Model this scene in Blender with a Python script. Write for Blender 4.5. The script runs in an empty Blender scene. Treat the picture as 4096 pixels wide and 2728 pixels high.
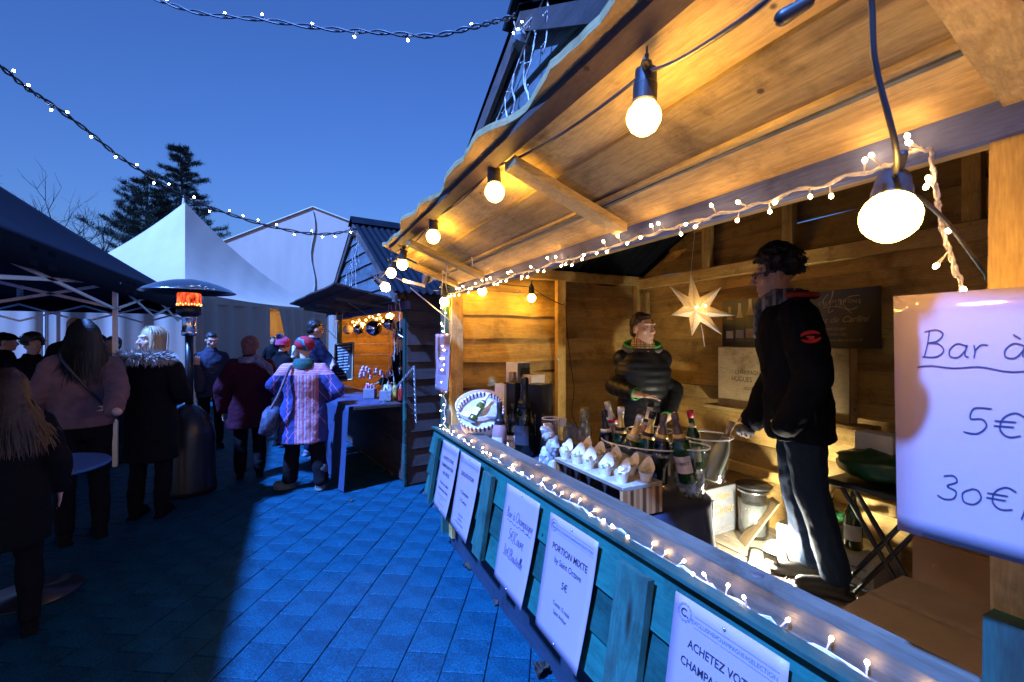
import bpy, math, random
from mathutils import Vector, Matrix, Euler, noise as mnoise
R = math.radians
rnd = random.Random(7)
SC = bpy.context.scene
COL = SC.collection

# ---------------------------------------------------------------- camera
CAMZ = 1.5
ALPHA = R(25.8)                 # the optical axis is turned 25.8 degrees from the street (+Y) towards the stall (+X)
CA, SA = math.cos(ALPHA), math.sin(ALPHA)
FPX = 1820.0                    # focal length in pixels of the 4096 px wide photograph (16 mm lens)
camd = bpy.data.cameras.new('camera'); cam = bpy.data.objects.new('camera', camd); COL.objects.link(cam)
camd.sensor_width = 36.0; camd.lens = 36.0*FPX/4096.0
camd.clip_start = 0.03; camd.clip_end = 400
cam.location = (0, 0, CAMZ); cam.rotation_euler = (R(90), 0, -ALPHA)
camd.dof.use_dof = True; camd.dof.focus_distance = 2.4; camd.dof.aperture_fstop = 8.0
SC.camera = cam
# ---------------------------------------------------------------- sky, key light, exposure
w = bpy.data.worlds.new('World'); SC.world = w; w.use_nodes = True
nt = w.node_tree; nt.nodes.clear()
sky = nt.nodes.new('ShaderNodeTexSky'); sky.sky_type = 'NISHITA'; sky.sun_disc = False
sky.sun_elevation = R(2.0); sky.sun_rotation = R(200); sky.air_density = 1.0; sky.dust_density = 0.4; sky.ozone_density = 3.0
tint = nt.nodes.new('ShaderNodeMix'); tint.data_type = 'RGBA'; tint.blend_type = 'MULTIPLY'; tint.inputs[0].default_value = 1.0
tint.inputs[7].default_value = (0.58, 0.69, 1.24, 1)       # dusk seen with the tungsten white balance of the photograph
bg = nt.nodes.new('ShaderNodeBackground'); bg.inputs[1].default_value = 0.0803
wo = nt.nodes.new('ShaderNodeOutputWorld')
nt.links.new(sky.outputs[0], tint.inputs[6]); nt.links.new(tint.outputs[2], bg.inputs[0]); nt.links.new(bg.outputs[0], wo.inputs[0])
flood_keyd = bpy.data.lights.new('sun', 'SUN'); sun = bpy.data.objects.new('sun', flood_keyd); COL.objects.link(sun)  # parallel-ray lamp standing in for a distant bluish floodlight, not the sun
flood_keyd.energy = 5.0; flood_keyd.angle = R(2.2); flood_keyd.color = (0.12, 0.30, 1.0)
sun.rotation_euler = Vector((1.0, 0.36, -1.45)).to_track_quat('-Z', 'Y').to_euler()
sun.location = (-4, -1.5, 6)
SC.view_settings.view_transform = 'Standard'; SC.view_settings.look = 'None'
SC.view_settings.exposure = 2.4; SC.view_settings.gamma = 1.0; SC.view_settings.use_curve_mapping = False
SC.cycles.max_bounces = 6; SC.cycles.diffuse_bounces = 3; SC.cycles.glossy_bounces = 3
SC.cycles.transmission_bounces = 6; SC.cycles.transparent_max_bounces = 12
SC.cycles.caustics_reflective = False; SC.cycles.caustics_refractive = False
SC.cycles.sample_clamp_indirect = 3.0
SC.cycles.use_denoising = True

# ---------------------------------------------------------------- pixels of the photograph to directions
FW = Vector((SA, CA, 0)); RT = Vector((CA, -SA, 0)); UP = Vector((0, 0, 1)); CAM = Vector((0, 0, CAMZ))
def ray(px, py): return FW + RT*((px-2048)/FPX) - UP*((py-1364)/FPX)
def P(px, py, X=None, Y=None, Z=None, D=None, pl=None):
    d = ray(px, py)
    if D is not None: t = D
    elif X is not None: t = X/d.x
    elif Y is not None: t = Y/d.y
    elif Z is not None: t = (Z-CAMZ)/d.z
    else:
        p, n = pl; t = (p-CAM).dot(n)/d.dot(n)
    return CAM + d*t
def PD(x, y, **k): return P(x*1.74, y*1.74, **k)

# ---------------------------------------------------------------- mesh building
class MB:
    def __init__(s): s.v = []; s.f = []
    def add(s, vs, fs):
        o = len(s.v); s.v += [Vector(v) for v in vs]; s.f += [tuple(i+o for i in f) for f in fs]; return s
    def box(s, c, size, rot=None):
        hx, hy, hz = size[0]/2, size[1]/2, size[2]/2; c = Vector(c)
        vs = [Vector((x, y, z)) for x in (-hx, hx) for y in (-hy, hy) for z in (-hz, hz)]
        if rot is not None:
            m = rot if isinstance(rot, Matrix) else Euler(rot).to_matrix()
            vs = [m @ v for v in vs]
        return s.add([c+v for v in vs], [(0,1,3,2),(4,6,7,5),(0,4,5,1),(2,3,7,6),(0,2,6,4),(1,5,7,3)])
    def bev(s, c, size, b=0.005, rot=None):
        hx, hy, hz = size[0]/2, size[1]/2, size[2]/2; c = Vector(c)
        m = Matrix.Identity(3) if rot is None else (rot if isinstance(rot, Matrix) else Euler(rot).to_matrix())
        vs = []
        for z, k in ((-hz, b), (-hz+b, 0), (hz-b, 0), (hz, b)):
            for x, y in ((-hx+k, -hy+k), (hx-k, -hy+k), (hx-k, hy-k), (-hx+k, hy-k)): vs.append(c + m @ Vector((x, y, z)))
        fs = [(3,2,1,0), (12,13,14,15)]
        for r in range(3):
            for i in range(4): fs.append((r*4+i, r*4+(i+1)%4, (r+1)*4+(i+1)%4, (r+1)*4+i))
        return s.add(vs, fs)
    def tube(s, pts, r, n=6, caps=True):
        pts = [Vector(p) for p in pts]; rs = r if isinstance(r, (list, tuple)) else [r]*len(pts)
        vs = []; fs = []; prev = None
        for i, p in enumerate(pts):
            t = (pts[min(i+1, len(pts)-1)]-pts[max(i-1, 0)])
            t = t.normalized() if t.length > 1e-9 else Vector((0, 0, 1))
            if prev is None:
                a = Vector((0, 0, 1)) if abs(t.z) < 0.9 else Vector((1, 0, 0)); u = t.cross(a).normalized()
            else:
                u = prev - t*prev.dot(t); u = u.normalized() if u.length > 1e-6 else t.orthogonal().normalized()
            prev = u; v = t.cross(u)
            for k in range(n):
                a = 2*math.pi*k/n; vs.append(p + (u*math.cos(a)+v*math.sin(a))*rs[i])
        for i in range(len(pts)-1):
            for k in range(n): fs.append((i*n+k, i*n+(k+1)%n, (i+1)*n+(k+1)%n, (i+1)*n+k))
        if caps: fs.append(tuple(range(n-1, -1, -1))); fs.append(tuple(range((len(pts)-1)*n, len(pts)*n)))
        return s.add(vs, fs)
    def lathe(s, prof, n=20, o=(0,0,0), rot=None, sx=1.0, sy=1.0, closed=False):
        o = Vector(o); m = Matrix.Identity(3) if rot is None else (rot if isinstance(rot, Matrix) else Euler(rot).to_matrix())
        vs = []; fs = []; N = len(prof)
        for r, z in prof:
            for k in range(n):
                a = 2*math.pi*k/n; vs.append(o + m @ Vector((r*math.cos(a)*sx, r*math.sin(a)*sy, z)))
        for i in range(N-1):
            for k in range(n): fs.append((i*n+k, i*n+(k+1)%n, (i+1)*n+(k+1)%n, (i+1)*n+k))
        if closed:
            for k in range(n): fs.append(((N-1)*n+k, (N-1)*n+(k+1)%n, (k+1)%n, k))
        else:
            if prof[0][0] > 1e-5: fs.append(tuple(range(n-1, -1, -1)))
            if prof[-1][0] > 1e-5: fs.append(tuple(range((N-1)*n, N*n)))
        return s.add(vs, fs)
    def ell(s, c, rad, rot=None, n=14, m=9):
        prof = [(max(math.sin(math.pi*i/m), 1e-6), -math.cos(math.pi*i/m)) for i in range(m+1)]
        mm = Matrix.Identity(3) if rot is None else (rot if isinstance(rot, Matrix) else Euler(rot).to_matrix())
        o = Vector(c); vs = []; fs = []
        for r, z in prof:
            for k in range(n):
                a = 2*math.pi*k/n; vs.append(o + mm @ Vector((r*math.cos(a)*rad[0], r*math.sin(a)*rad[1], z*rad[2])))
        for i in range(m):
            for k in range(n): fs.append((i*n+k, i*n+(k+1)%n, (i+1)*n+(k+1)%n, (i+1)*n+k))
        fs.append(tuple(range(n-1, -1, -1))); fs.append(tuple(range(m*n, m*n+n)))
        return s.add(vs, fs)
    def cap(s, a, b, ra, rb, n=12):          # tapered capsule
        a = Vector(a); b = Vector(b); d = (b-a); L = d.length; d = d.normalized() if L > 1e-6 else Vector((0,0,1))
        pts = []; rs = []
        for i in range(4):
            q = math.pi/2*i/3.5; pts.append(a - d*ra*math.cos(q)); rs.append(max(ra*math.sin(q), 1e-4))
        for i in range(5): pts.append(a + (b-a)*(i/4)); rs.append(ra+(rb-ra)*i/4)
        for i in range(3, -1, -1):
            q = math.pi/2*i/3.5; pts.append(b + d*rb*math.cos(q)); rs.append(max(rb*math.sin(q), 1e-4))
        return s.tube(pts, rs, n)
    def loft(s, secs, n=18):                 # (centre, rx, ry) horizontal elliptic sections
        vs = []; fs = []
        for c, rx, ry in secs:
            c = Vector(c)
            for k in range(n):
                a = 2*math.pi*k/n; vs.append(c + Vector((rx*math.cos(a), ry*math.sin(a), 0)))
        for i in range(len(secs)-1):
            for k in range(n): fs.append((i*n+k, i*n+(k+1)%n, (i+1)*n+(k+1)%n, (i+1)*n+k))
        fs.append(tuple(range(n-1, -1, -1))); fs.append(tuple(range((len(secs)-1)*n, len(secs)*n)))
        return s.add(vs, fs)
    def grid(s, fn, nu, nv):
        vs = [fn(i/nu, j/nv) for j in range(nv+1) for i in range(nu+1)]
        fs = [(j*(nu+1)+i, j*(nu+1)+i+1, (j+1)*(nu+1)+i+1, (j+1)*(nu+1)+i) for j in range(nv) for i in range(nu)]
        return s.add(vs, fs)
    def shell(s, fn, nu, nv, t):             # sheet of thickness t (vector)
        t = Vector(t); o = len(s.v); N = (nu+1)*(nv+1)
        vs = [Vector(fn(i/nu, j/nv)) for j in range(nv+1) for i in range(nu+1)]; vs += [v+t for v in vs]
        fs = []
        q = lambda i, j: j*(nu+1)+i
        for j in range(nv):
            for i in range(nu):
                fs.append((q(i,j), q(i+1,j), q(i+1,j+1), q(i,j+1)))
                fs.append((N+q(i,j+1), N+q(i+1,j+1), N+q(i+1,j), N+q(i,j)))
        for i in range(nu):
            fs.append((q(i+1,0), q(i,0), N+q(i,0), N+q(i+1,0))); fs.append((q(i,nv), q(i+1,nv), N+q(i+1,nv), N+q(i,nv)))
        for j in range(nv):
            fs.append((q(0,j), q(0,j+1), N+q(0,j+1), N+q(0,j))); fs.append((q(nu,j+1), q(nu,j), N+q(nu,j), N+q(nu,j+1)))
        return s.add(vs, fs)
    def board(s, a, b, wv, tv, wob=0.004, n=10, wob2=None, seed=None):   # plank from a to b, width vector, thickness vector, uneven edges
        a = Vector(a); b = Vector(b); wv = Vector(wv); tv = Vector(tv); wn = wv.normalized()
        sd = rnd.uniform(0, 100) if seed is None else seed; w2 = wob if wob2 is None else wob2
        def fn(u, v):
            p = a+(b-a)*u
            e = mnoise.noise(Vector((u*5.0+sd, v*7.3, sd*.7)))+.5*mnoise.noise(Vector((u*14.0+sd, v*3.3, 3+sd)))
            return p + wv*v + wn*(e*(w2 if v > .5 else wob))
        return s.shell(fn, n, 1, tv)
    def mesh(s, name, xf=None):
        me = bpy.data.meshes.new(name)
        me.from_pydata([tuple(xf @ v) if xf is not None else tuple(v) for v in s.v], [], s.f); me.update(); return me

def mw(o):
    m = Matrix.Identity(4)
    while o is not None: m = o.matrix_basis @ m; o = o.parent
    return m
def meta(o, label=None, cat=None, group=None, kind=None):
    if label: o['label'] = label
    if cat: o['category'] = cat
    if group: o['group'] = group
    if kind: o['kind'] = kind
    return o
def ob(name, mb, mat, parent=None, smooth=False, world=True, loc=None, **tags):
    """one mesh object; the builder holds world coordinates (or the parent's own, world=False)"""
    if isinstance(mb, MB):
        if parent is not None and world: me = mb.mesh(name, mw(parent).inverted())
        elif loc is not None and world: me = mb.mesh(name, Matrix.Translation(-Vector(loc)))
        else: me = mb.mesh(name)
    else: me = mb
    o = bpy.data.objects.new(name, me); COL.objects.link(o); o.parent = parent
    if loc is not None: o.location = loc
    if mat is not None and not me.materials: me.materials.append(mat)
    if smooth: me.polygons.foreach_set('use_smooth', [True]*len(me.polygons))
    return meta(o, **tags)
def inst(name, me, parent, mat4):
    o = bpy.data.objects.new(name, me); COL.objects.link(o); o.parent = parent; o.matrix_basis = mat4; return o
def thing(name, label, cat, loc=(0,0,0), rz=0.0, group=None):
    o = bpy.data.objects.new(name, None); COL.objects.link(o); o.location = loc; o.rotation_euler = (0, 0, rz)
    o.empty_display_size = 0.1
    return meta(o, label, cat, group)
def copytree(o, parent=None):
    c = o.copy(); COL.objects.link(c); c.parent = parent
    for ch in list(o.children): copytree(ch, c)
    return c
def cr(pts, n=8):                            # Catmull-Rom through points
    pts = [Vector(p) for p in pts]; out = []
    for i in range(len(pts)-1):
        p0 = pts[max(i-1, 0)]; p1 = pts[i]; p2 = pts[i+1]; p3 = pts[min(i+2, len(pts)-1)]
        for k in range(n):
            t = k/n
            out.append(.5*((2*p1)+(p2-p0)*t+(2*p0-5*p1+4*p2-p3)*t*t+(3*p1-p0-3*p2+p3)*t**3))
    out.append(pts[-1]); return out
def basis(x, y, z, o=(0,0,0)):
    m = Matrix((x, y, z)).transposed().to_4x4(); m.translation = Vector(o); return m

# ---------------------------------------------------------------- materials
MATS = {}
def newmat(name):
    m = bpy.data.materials.new(name); m.use_nodes = True; t = m.node_tree
    return m, t, t.nodes['Principled BSDF']
def N(t, ty, **k):
    n = t.nodes.new(ty)
    for a, b in k.items(): setattr(n, a, b)
    return n
def ramp(t, stops, interp='LINEAR'):
    r = N(t, 'ShaderNodeValToRGB'); r.color_ramp.interpolation = interp; e = r.color_ramp.elements
    while len(e) < len(stops): e.new(.5)
    for i, (p, c) in enumerate(stops): e[i].position = p; e[i].color = (*c, 1) if len(c) == 3 else c
    return r
def coords(t, scale=(1,1,1), rnd_off=True, rot=(0,0,0)):
    tc = N(t, 'ShaderNodeTexCoord'); mp = N(t, 'ShaderNodeMapping'); mp.inputs['Scale'].default_value = scale
    mp.inputs['Rotation'].default_value = rot
    t.links.new(tc.outputs['Object'], mp.inputs[0])
    if rnd_off:
        oi = N(t, 'ShaderNodeObjectInfo'); mu = N(t, 'ShaderNodeMath', operation='MULTIPLY'); mu.inputs[1].default_value = 57.0
        t.links.new(oi.outputs['Random'], mu.inputs[0]); t.links.new(mu.outputs[0], mp.inputs['Location'])
    return mp.outputs[0]
def mixc(t, a, b, fac, blend='MIX'):
    m = N(t, 'ShaderNodeMix', data_type='RGBA', blend_type=blend)
    for i, v in ((0, fac), (6, a), (7, b)):
        if hasattr(v, 'is_linked') or hasattr(v, 'links'): t.links.new(v, m.inputs[i])
        else: m.inputs[i].default_value = v if i == 0 else ((*v, 1) if len(v) == 3 else v)
    return m.outputs[2]
def noise(t, vec, scale, detail=4, rough=.55, dist=0):
    n = N(t, 'ShaderNodeTexNoise'); n.inputs['Scale'].default_value = scale; n.inputs['Detail'].default_value = detail
    n.inputs['Roughness'].default_value = rough; n.inputs['Distortion'].default_value = dist
    if vec is not None: t.links.new(vec, n.inputs['Vector'])
    return n.outputs[0]
def bump(t, h, b, strength=.3, dist=.01):
    n = N(t, 'ShaderNodeBump'); n.inputs['Strength'].default_value = strength; n.inputs['Distance'].default_value = dist
    t.links.new(h, n.inputs['Height']); t.links.new(n.outputs[0], b.inputs['Normal'])
def pm(name, col, rough=.6, metal=0.0, var=.25, scale=25.0, bmp=.15, spec=.5, stretch=(1,1,1), emis=None, es=0.0, sheen=0.0, trans=0.0, coat=0.0, alpha=None):
    if name in MATS: return MATS[name]
    m, t, b = newmat(name); v = coords(t, stretch)
    n = noise(t, v, scale, 5)
    r = ramp(t, [(.25, tuple(c*(1-var) for c in col)), (.75, tuple(min(c*(1+var), 1) for c in col))])
    t.links.new(n, r.inputs[0]); t.links.new(r.outputs[0], b.inputs['Base Color'])
    b.inputs['Roughness'].default_value = rough; b.inputs['Metallic'].default_value = metal
    b.inputs['Specular IOR Level'].default_value = spec
    if sheen: b.inputs['Sheen Weight'].default_value = sheen
    if coat: b.inputs['Coat Weight'].default_value = coat
    if trans: b.inputs['Transmission Weight'].default_value = trans
    if emis: b.inputs['Emission Color'].default_value = (*emis, 1); b.inputs['Emission Strength'].default_value = es
    if bmp: bump(t, n, b, bmp, .004)
    MATS[name] = m; return m
def emit(name, col, s):
    if name in MATS: return MATS[name]
    m, t, b = newmat(name); b.inputs['Base Color'].default_value = (.8, .8, .8, 1)
    b.inputs['Emission Color'].default_value = (*col, 1); b.inputs['Emission Strength'].default_value = s
    MATS[name] = m; return m
def wood(name, axis, light, mid, dark, stain=.5, rough=.7, stainscale=2.2, bmp=.3):
    key = name+axis
    if key in MATS: return MATS[key]
    m, t, b = newmat(key)
    sc = {'x': (.9, 9, 9), 'y': (9, .9, 9), 'z': (9, 9, .9)}[axis]
    v = coords(t, sc); g = noise(t, v, 3.0, 6, .6, 1.2)
    v2 = coords(t, tuple(c/3 for c in sc)); big = noise(t, v2, stainscale, 5, .62, .4)
    fine = noise(t, coords(t, tuple(c*5 for c in sc)), 6.0, 3, .6)
    c = ramp(t, [(.28, mid), (.5, light), (.62, mid), (.78, light)]); t.links.new(g, c.inputs[0])
    s = ramp(t, [(.56-.10*stain, (0,0,0)), (.74-.06*stain, (1,1,1))]); t.links.new(big, s.inputs[0])
    st = N(t, 'ShaderNodeMath', operation='MULTIPLY'); st.inputs[1].default_value = min(1, stain); t.links.new(s.outputs[0], st.inputs[0])
    c2 = mixc(t, c.outputs[0], dark, st.outputs[0])
    vo = N(t, 'ShaderNodeTexVoronoi'); vo.inputs['Scale'].default_value = 1.6; t.links.new(coords(t, tuple(q/2.2 for q in sc)), vo.inputs['Vector'])
    kn = ramp(t, [(.05, (1,1,1)), (.11, (0,0,0))]); t.links.new(vo.outputs['Distance'], kn.inputs[0])
    c3 = mixc(t, c2, tuple(q*.5 for q in dark), kn.outputs[0])
    f = ramp(t, [(.3, (.8,.8,.8)), (.7, (1.1,1.1,1.1))]); t.links.new(fine, f.inputs[0])
    c4 = mixc(t, c3, f.outputs[0], 1.0, 'MULTIPLY')
    iso = noise(t, coords(t, (1,1,1)), 5.0, 8, .72); ir = ramp(t, [(.30, (.36,.33,.30)), (.47, (.92,.91,.9)), (.72, (1.2,1.2,1.18))]); t.links.new(iso, ir.inputs[0])
    c4 = mixc(t, c4, ir.outputs[0], .9, 'MULTIPLY')
    nv = N(t, 'ShaderNodeTexVoronoi'); nv.inputs['Scale'].default_value = 7.0; t.links.new(coords(t, (1,1,1)), nv.inputs['Vector'])
    nr = ramp(t, [(.035, (.12,.10,.09)), (.06, (1,1,1))]); t.links.new(nv.outputs['Distance'], nr.inputs[0]); c4 = mixc(t, c4, nr.outputs[0], .85, 'MULTIPLY')
    oi = N(t, 'ShaderNodeObjectInfo'); pr = ramp(t, [(0, (.60,.60,.62)), (1, (1.16,1.14,1.08))]); t.links.new(oi.outputs['Random'], pr.inputs[0])
    c5 = mixc(t, c4, pr.outputs[0], 1.0, 'MULTIPLY')
    t.links.new(c5, b.inputs['Base Color']); b.inputs['Roughness'].default_value = rough
    b.inputs['Specular IOR Level'].default_value = .3
    bump(t, g, b, bmp, .004); MATS[key] = m; return m
def glassm(name, tint=(1,1,1), refl=.12, rough=.02, mixfac=None):
    """thin clear plastic or glass: see-through, with a sheen that grows towards grazing angles"""
    if name in MATS: return MATS[name]
    m, t, b = newmat(name); t.nodes.remove(b); out = t.nodes['Material Output']
    tr = N(t, 'ShaderNodeBsdfTransparent'); tr.inputs[0].default_value = (*tint, 1)
    gl = N(t, 'ShaderNodeBsdfGlossy'); gl.inputs['Roughness'].default_value = rough
    lw = N(t, 'ShaderNodeLayerWeight'); lw.inputs[0].default_value = .35
    r = ramp(t, [(0, (refl*.4,)*3), (.75, (refl,)*3), (1, (.85,)*3)]); t.links.new(lw.outputs['Facing'], r.inputs[0])
    mx = N(t, 'ShaderNodeMixShader'); t.links.new(r.outputs[0], mx.inputs[0]); t.links.new(tr.outputs[0], mx.inputs[1]); t.links.new(gl.outputs[0], mx.inputs[2])
    t.links.new(mx.outputs[0], out.inputs[0]); MATS[name] = m; return m
def bottleglass(name, col, rough=.08):
    if name in MATS: return MATS[name]
    m, t, b = newmat(name); b.inputs['Base Color'].default_value = (*col, 1); b.inputs['Roughness'].default_value = rough
    b.inputs['Transmission Weight'].default_value = .55; b.inputs['IOR'].default_value = 1.45; b.inputs['Coat Weight'].default_value = .6
    MATS[name] = m; return m

# ---------------------------------------------------------------- lettering
_txt = {}
def textmesh(s, bold=0.0, shear=0.0):
    """flat letters, cap height about 0.72 of size 1, starting at the origin"""
    k = (s, bold, shear)
    if k in _txt: return _txt[k]
    c = bpy.data.curves.new('t', 'FONT'); c.body = s; c.size = 1.0; c.offset = bold; c.shear = shear; c.resolution_u = 3; c.fill_mode = 'FRONT'
    o = bpy.data.objects.new('t', c); me = o.to_mesh()
    vs = [v.co.copy() for v in me.vertices]; fs = [tuple(p.vertices) for p in me.polygons]
    o.to_mesh_clear(); bpy.data.objects.remove(o); bpy.data.curves.remove(c)
    if not vs: vs = [Vector((0,0,0))]
    x0 = min(v.x for v in vs); x1 = max(v.x for v in vs)
    _txt[k] = (vs, fs, x0, x1); return _txt[k]
def put_text(mb, s, x, y, size, fn, bold=0.0, shear=0.0, align='C', width=None):
    """write s on a surface fn(u, v) -> 3D at (x, y)"""
    vs, fs, x0, x1 = textmesh(s, bold, shear); W = (x1-x0)
    sx = size if width is None else width/W
    off = {'C': -(x0+x1)/2, 'L': -x0, 'R': -x1}[align]
    mb.add([fn(x+(v.x+off)*sx, y+v.y*size) for v in vs], fs)
# hand lettering: strokes on a 1 x 1 grid
HAND = {
 'B': ([[(.1,0),(.13,.5),(.12,1)],[(.0,.95),(.3,1.02),(.48,.85),(.35,.6),(.12,.53),(.4,.5),(.56,.25),(.4,.02),(.05,.02)]], .66),
 'C': ([[(.55,.85),(.38,1.0),(.12,.8),(.05,.45),(.15,.1),(.38,0),(.6,.12)]], .68),
 'a': ([[(.42,.42),(.2,.5),(.05,.3),(.08,.05),(.28,.02),(.42,.3),(.43,.45),(.42,.1),(.52,.02)]], .54),
 'à': ([[(.42,.42),(.2,.5),(.05,.3),(.08,.05),(.28,.02),(.42,.3),(.43,.45),(.42,.1),(.52,.02)],[(.15,.8),(.32,.64)]], .54),
 'r': ([[(.05,.45),(.1,.2),(.1,0)],[(.1,.25),(.2,.45),(.36,.44)]], .4),
 'h': ([[(.1,.95),(.08,.4),(.06,0)],[(.07,.2),(.2,.45),(.34,.4),(.36,.1),(.44,.02)]], .48),
 'm': ([[(.05,.45),(.06,0)],[(.06,.25),(.2,.46),(.28,.35),(.28,0)],[(.28,.25),(.42,.46),(.5,.35),(.5,.06),(.58,.02)]], .62),
 'p': ([[(.08,.45),(.08,0),(.06,-.45)],[(.08,.3),(.25,.47),(.4,.3),(.32,.05),(.1,.05)]], .46),
 'g': ([[(.4,.4),(.2,.47),(.06,.28),(.14,.05),(.36,.12),(.42,.42),(.4,-.2),(.24,-.45),(.06,-.3)]], .5),
 'n': ([[(.05,.45),(.06,0)],[(.06,.22),(.2,.46),(.33,.36),(.34,.06),(.42,.02)]], .46),
 'e': ([[(.06,.22),(.3,.26),(.32,.42),(.16,.47),(.05,.25),(.12,.03),(.36,.06)]], .42),
 'o': ([[(.2,.46),(.06,.26),(.14,.02),(.34,.08),(.38,.34),(.2,.46)]], .46),
 'u': ([[(.06,.45),(.08,.08),(.24,.02),(.36,.2),(.37,.45),(.38,.08),(.46,.02)]], .5),
 't': ([[(.16,.8),(.14,.1),(.26,.02)],[(.02,.5),(.3,.52)]], .32),
 'i': ([[(.08,.45),(.1,.06),(.16,.02)],[(.1,.66),(.12,.7)]], .22),
 'l': ([[(.06,.1),(.2,.7),(.16,1.0),(.08,.7),(.1,.08),(.2,.02)]], .24),
 '5': ([[(.5,1),(.14,.97),(.1,.58),(.34,.6),(.46,.35),(.3,.05),(.0,.06)]], .6),
 '3': ([[(.08,.92),(.3,1.0),(.4,.78),(.2,.55),(.42,.4),(.4,.1),(.2,.0),(.02,.1)]], .52),
 '0': ([[(.24,.62),(.06,.4),(.12,.06),(.34,.04),(.46,.32),(.36,.6),(.22,.62)]], .56),
 '€': ([[(.56,.8),(.36,.92),(.16,.7),(.14,.3),(.32,.06),(.56,.14)],[(.0,.58),(.42,.6)],[(.0,.4),(.4,.42)]], .66),
 '/': ([[(.2,1.05),(.1,-.15)]], .34),
 'O': ([[(.22,.55),(.05,.3),(.14,.02),(.36,.08),(.4,.38),(.22,.55)]], .48),
 'U': ([[(.06,.5),(.08,.1),(.24,.02),(.36,.15),(.38,.5)]], .46),
 'P': ([[(.08,.52),(.08,0)],[(.06,.5),(.3,.5),(.36,.34),(.1,.24)]], .42),
 'E': ([[(.36,.5),(.08,.5),(.08,.02),(.36,.02)],[(.08,.27),(.3,.28)]], .42),
 ' ': ([], .3)}
def put_hand(mb, s, x, y, size, fn, wd=.045, slant=.12, xs=.75):
    for ch in s:
        st, adv = HAND[ch]
        for line in st:
            p = cr([Vector(((a+slant*b)*xs, b, 0)) for a, b in line], 5)
            vs = []; fs = []
            for i, q in enumerate(p):
                d = (p[min(i+1, len(p)-1)]-p[max(i-1, 0)]).normalized(); nn = Vector((-d.y, d.x, 0))*wd*.5
                for sg in (1, -1):
                    z = q+nn*sg; vs.append(fn(x+z.x*size, y+z.y*size))
                if i: fs.append((2*i-2, 2*i-1, 2*i+1, 2*i))
            mb.add(vs, fs)
        x += adv*size*xs
    return x

# ================================================================ MATERIALS OF THE PLACE
def W_in(ax): return wood('stall_wood', ax, (.68,.46,.15), (.58,.37,.11), (.16,.07,.02), .7)
def W_aw(ax): return wood('awning_wood', ax, (.58,.44,.19), (.44,.32,.13), (.16,.10,.04), .7, stainscale=3.0)
def W_teal(ax): return wood('teal_paint_wood', ax, (0.0091,0.1022,0.0871), (0.0068,0.0795,0.0696), (0.0045,0.0288,0.0303), .55, .6)
def W_teal2(ax): return wood('worn_blue_wood', ax, (0.0182,0.0946,0.0833), (0.0136,0.0696,0.0643), (0.0265,0.0212,0.0151), .75, .65)
def W_base(ax): return wood('dark_blue_base', ax, (0.0212,0.0416,0.0757), (0.0167,0.0341,0.0606), (0.0091,0.0151,0.0227), .5, .7)
def W_rail(ax): return wood('grey_rail_wood', ax, (0.1135,0.1173,0.0984), (0.0757,0.0795,0.0666), (0.0288,0.0227,0.0182), .6, .6)
def W_blue(ax): return wood('blue_lintel_paint', ax, (.085,.12,.34), (.06,.085,.25), (.16,.07,.03), .6, .6)
def W_dark(ax): return wood('dark_stained_wood', ax, (.075,.055,.05), (.055,.04,.038), (.02,.014,.012), .6, .75)
def W_gab(ax): return wood('weathered_gable_wood', ax, (0.106,0.1287,0.1438), (0.0757,0.0908,0.106), (0.0379,0.0303,0.0265), .6, .75)
def W_floor(ax): return wood('floor_wood', ax, (.42,.36,.26), (.33,.27,.19), (.13,.10,.07), .5, .7)
def W_ply(ax): return wood('crate_plywood', ax, (.62,.46,.24), (.54,.38,.18), (.36,.22,.09), .3, .6)
M_black = pm('black_plastic', (.012,.012,.014), .45, var=.2)
M_rubber = pm('black_cable', (.015,.015,.018), .5)
M_steel = pm('steel', (.55,.55,.57), .25, 1.0, .1, bmp=.03)
M_galv = pm('galvanised_steel', (.5,.5,.52), .45, 1.0, .2, bmp=.05)
M_white = pm('white_plastic', (.8,.8,.78), .4, var=.05)
M_paper = pm('paper', (0.2725,0.2044,0.2725), .55, var=.02, bmp=.02)
M_gloss_paper = pm('laminated_paper', (0.2877,0.2271,0.2725), .07, var=.02, bmp=.04, scale=60)
M_ink = pm('ink', (.008,.008,.012), .6, bmp=0)
M_inkblue = pm('blue_ink', (.01,.012,.05), .6, bmp=0)
M_roof = pm('dark_corrugated_iron', (.005,.007,.011), .75, .0, .35, 6, spec=.08)
M_bark = pm('bark', (.03,.024,.02), .9)

def prism(mb, poly, t):
    poly = [Vector(p) for p in poly]; t = Vector(t); n = len(poly)
    vs = poly+[p+t for p in poly]
    fs = [tuple(range(n)), tuple(range(2*n-1, n-1, -1))]+[(i, (i+1)%n, n+(i+1)%n, n+i) for i in range(n)]
    return mb.add(vs, [tuple(reversed(f)) for f in fs])
def B(name, parent, mat, *a, world=True, **k):     # one uneven plank as a part
    return ob(name, MB().board(*a, **k), mat, parent, world=world)
def BX(name, parent, mat, c, size, rot=None, b=.004, world=True):
    return ob(name, MB().bev(c, size, b, rot), mat, parent, world=world)

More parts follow.
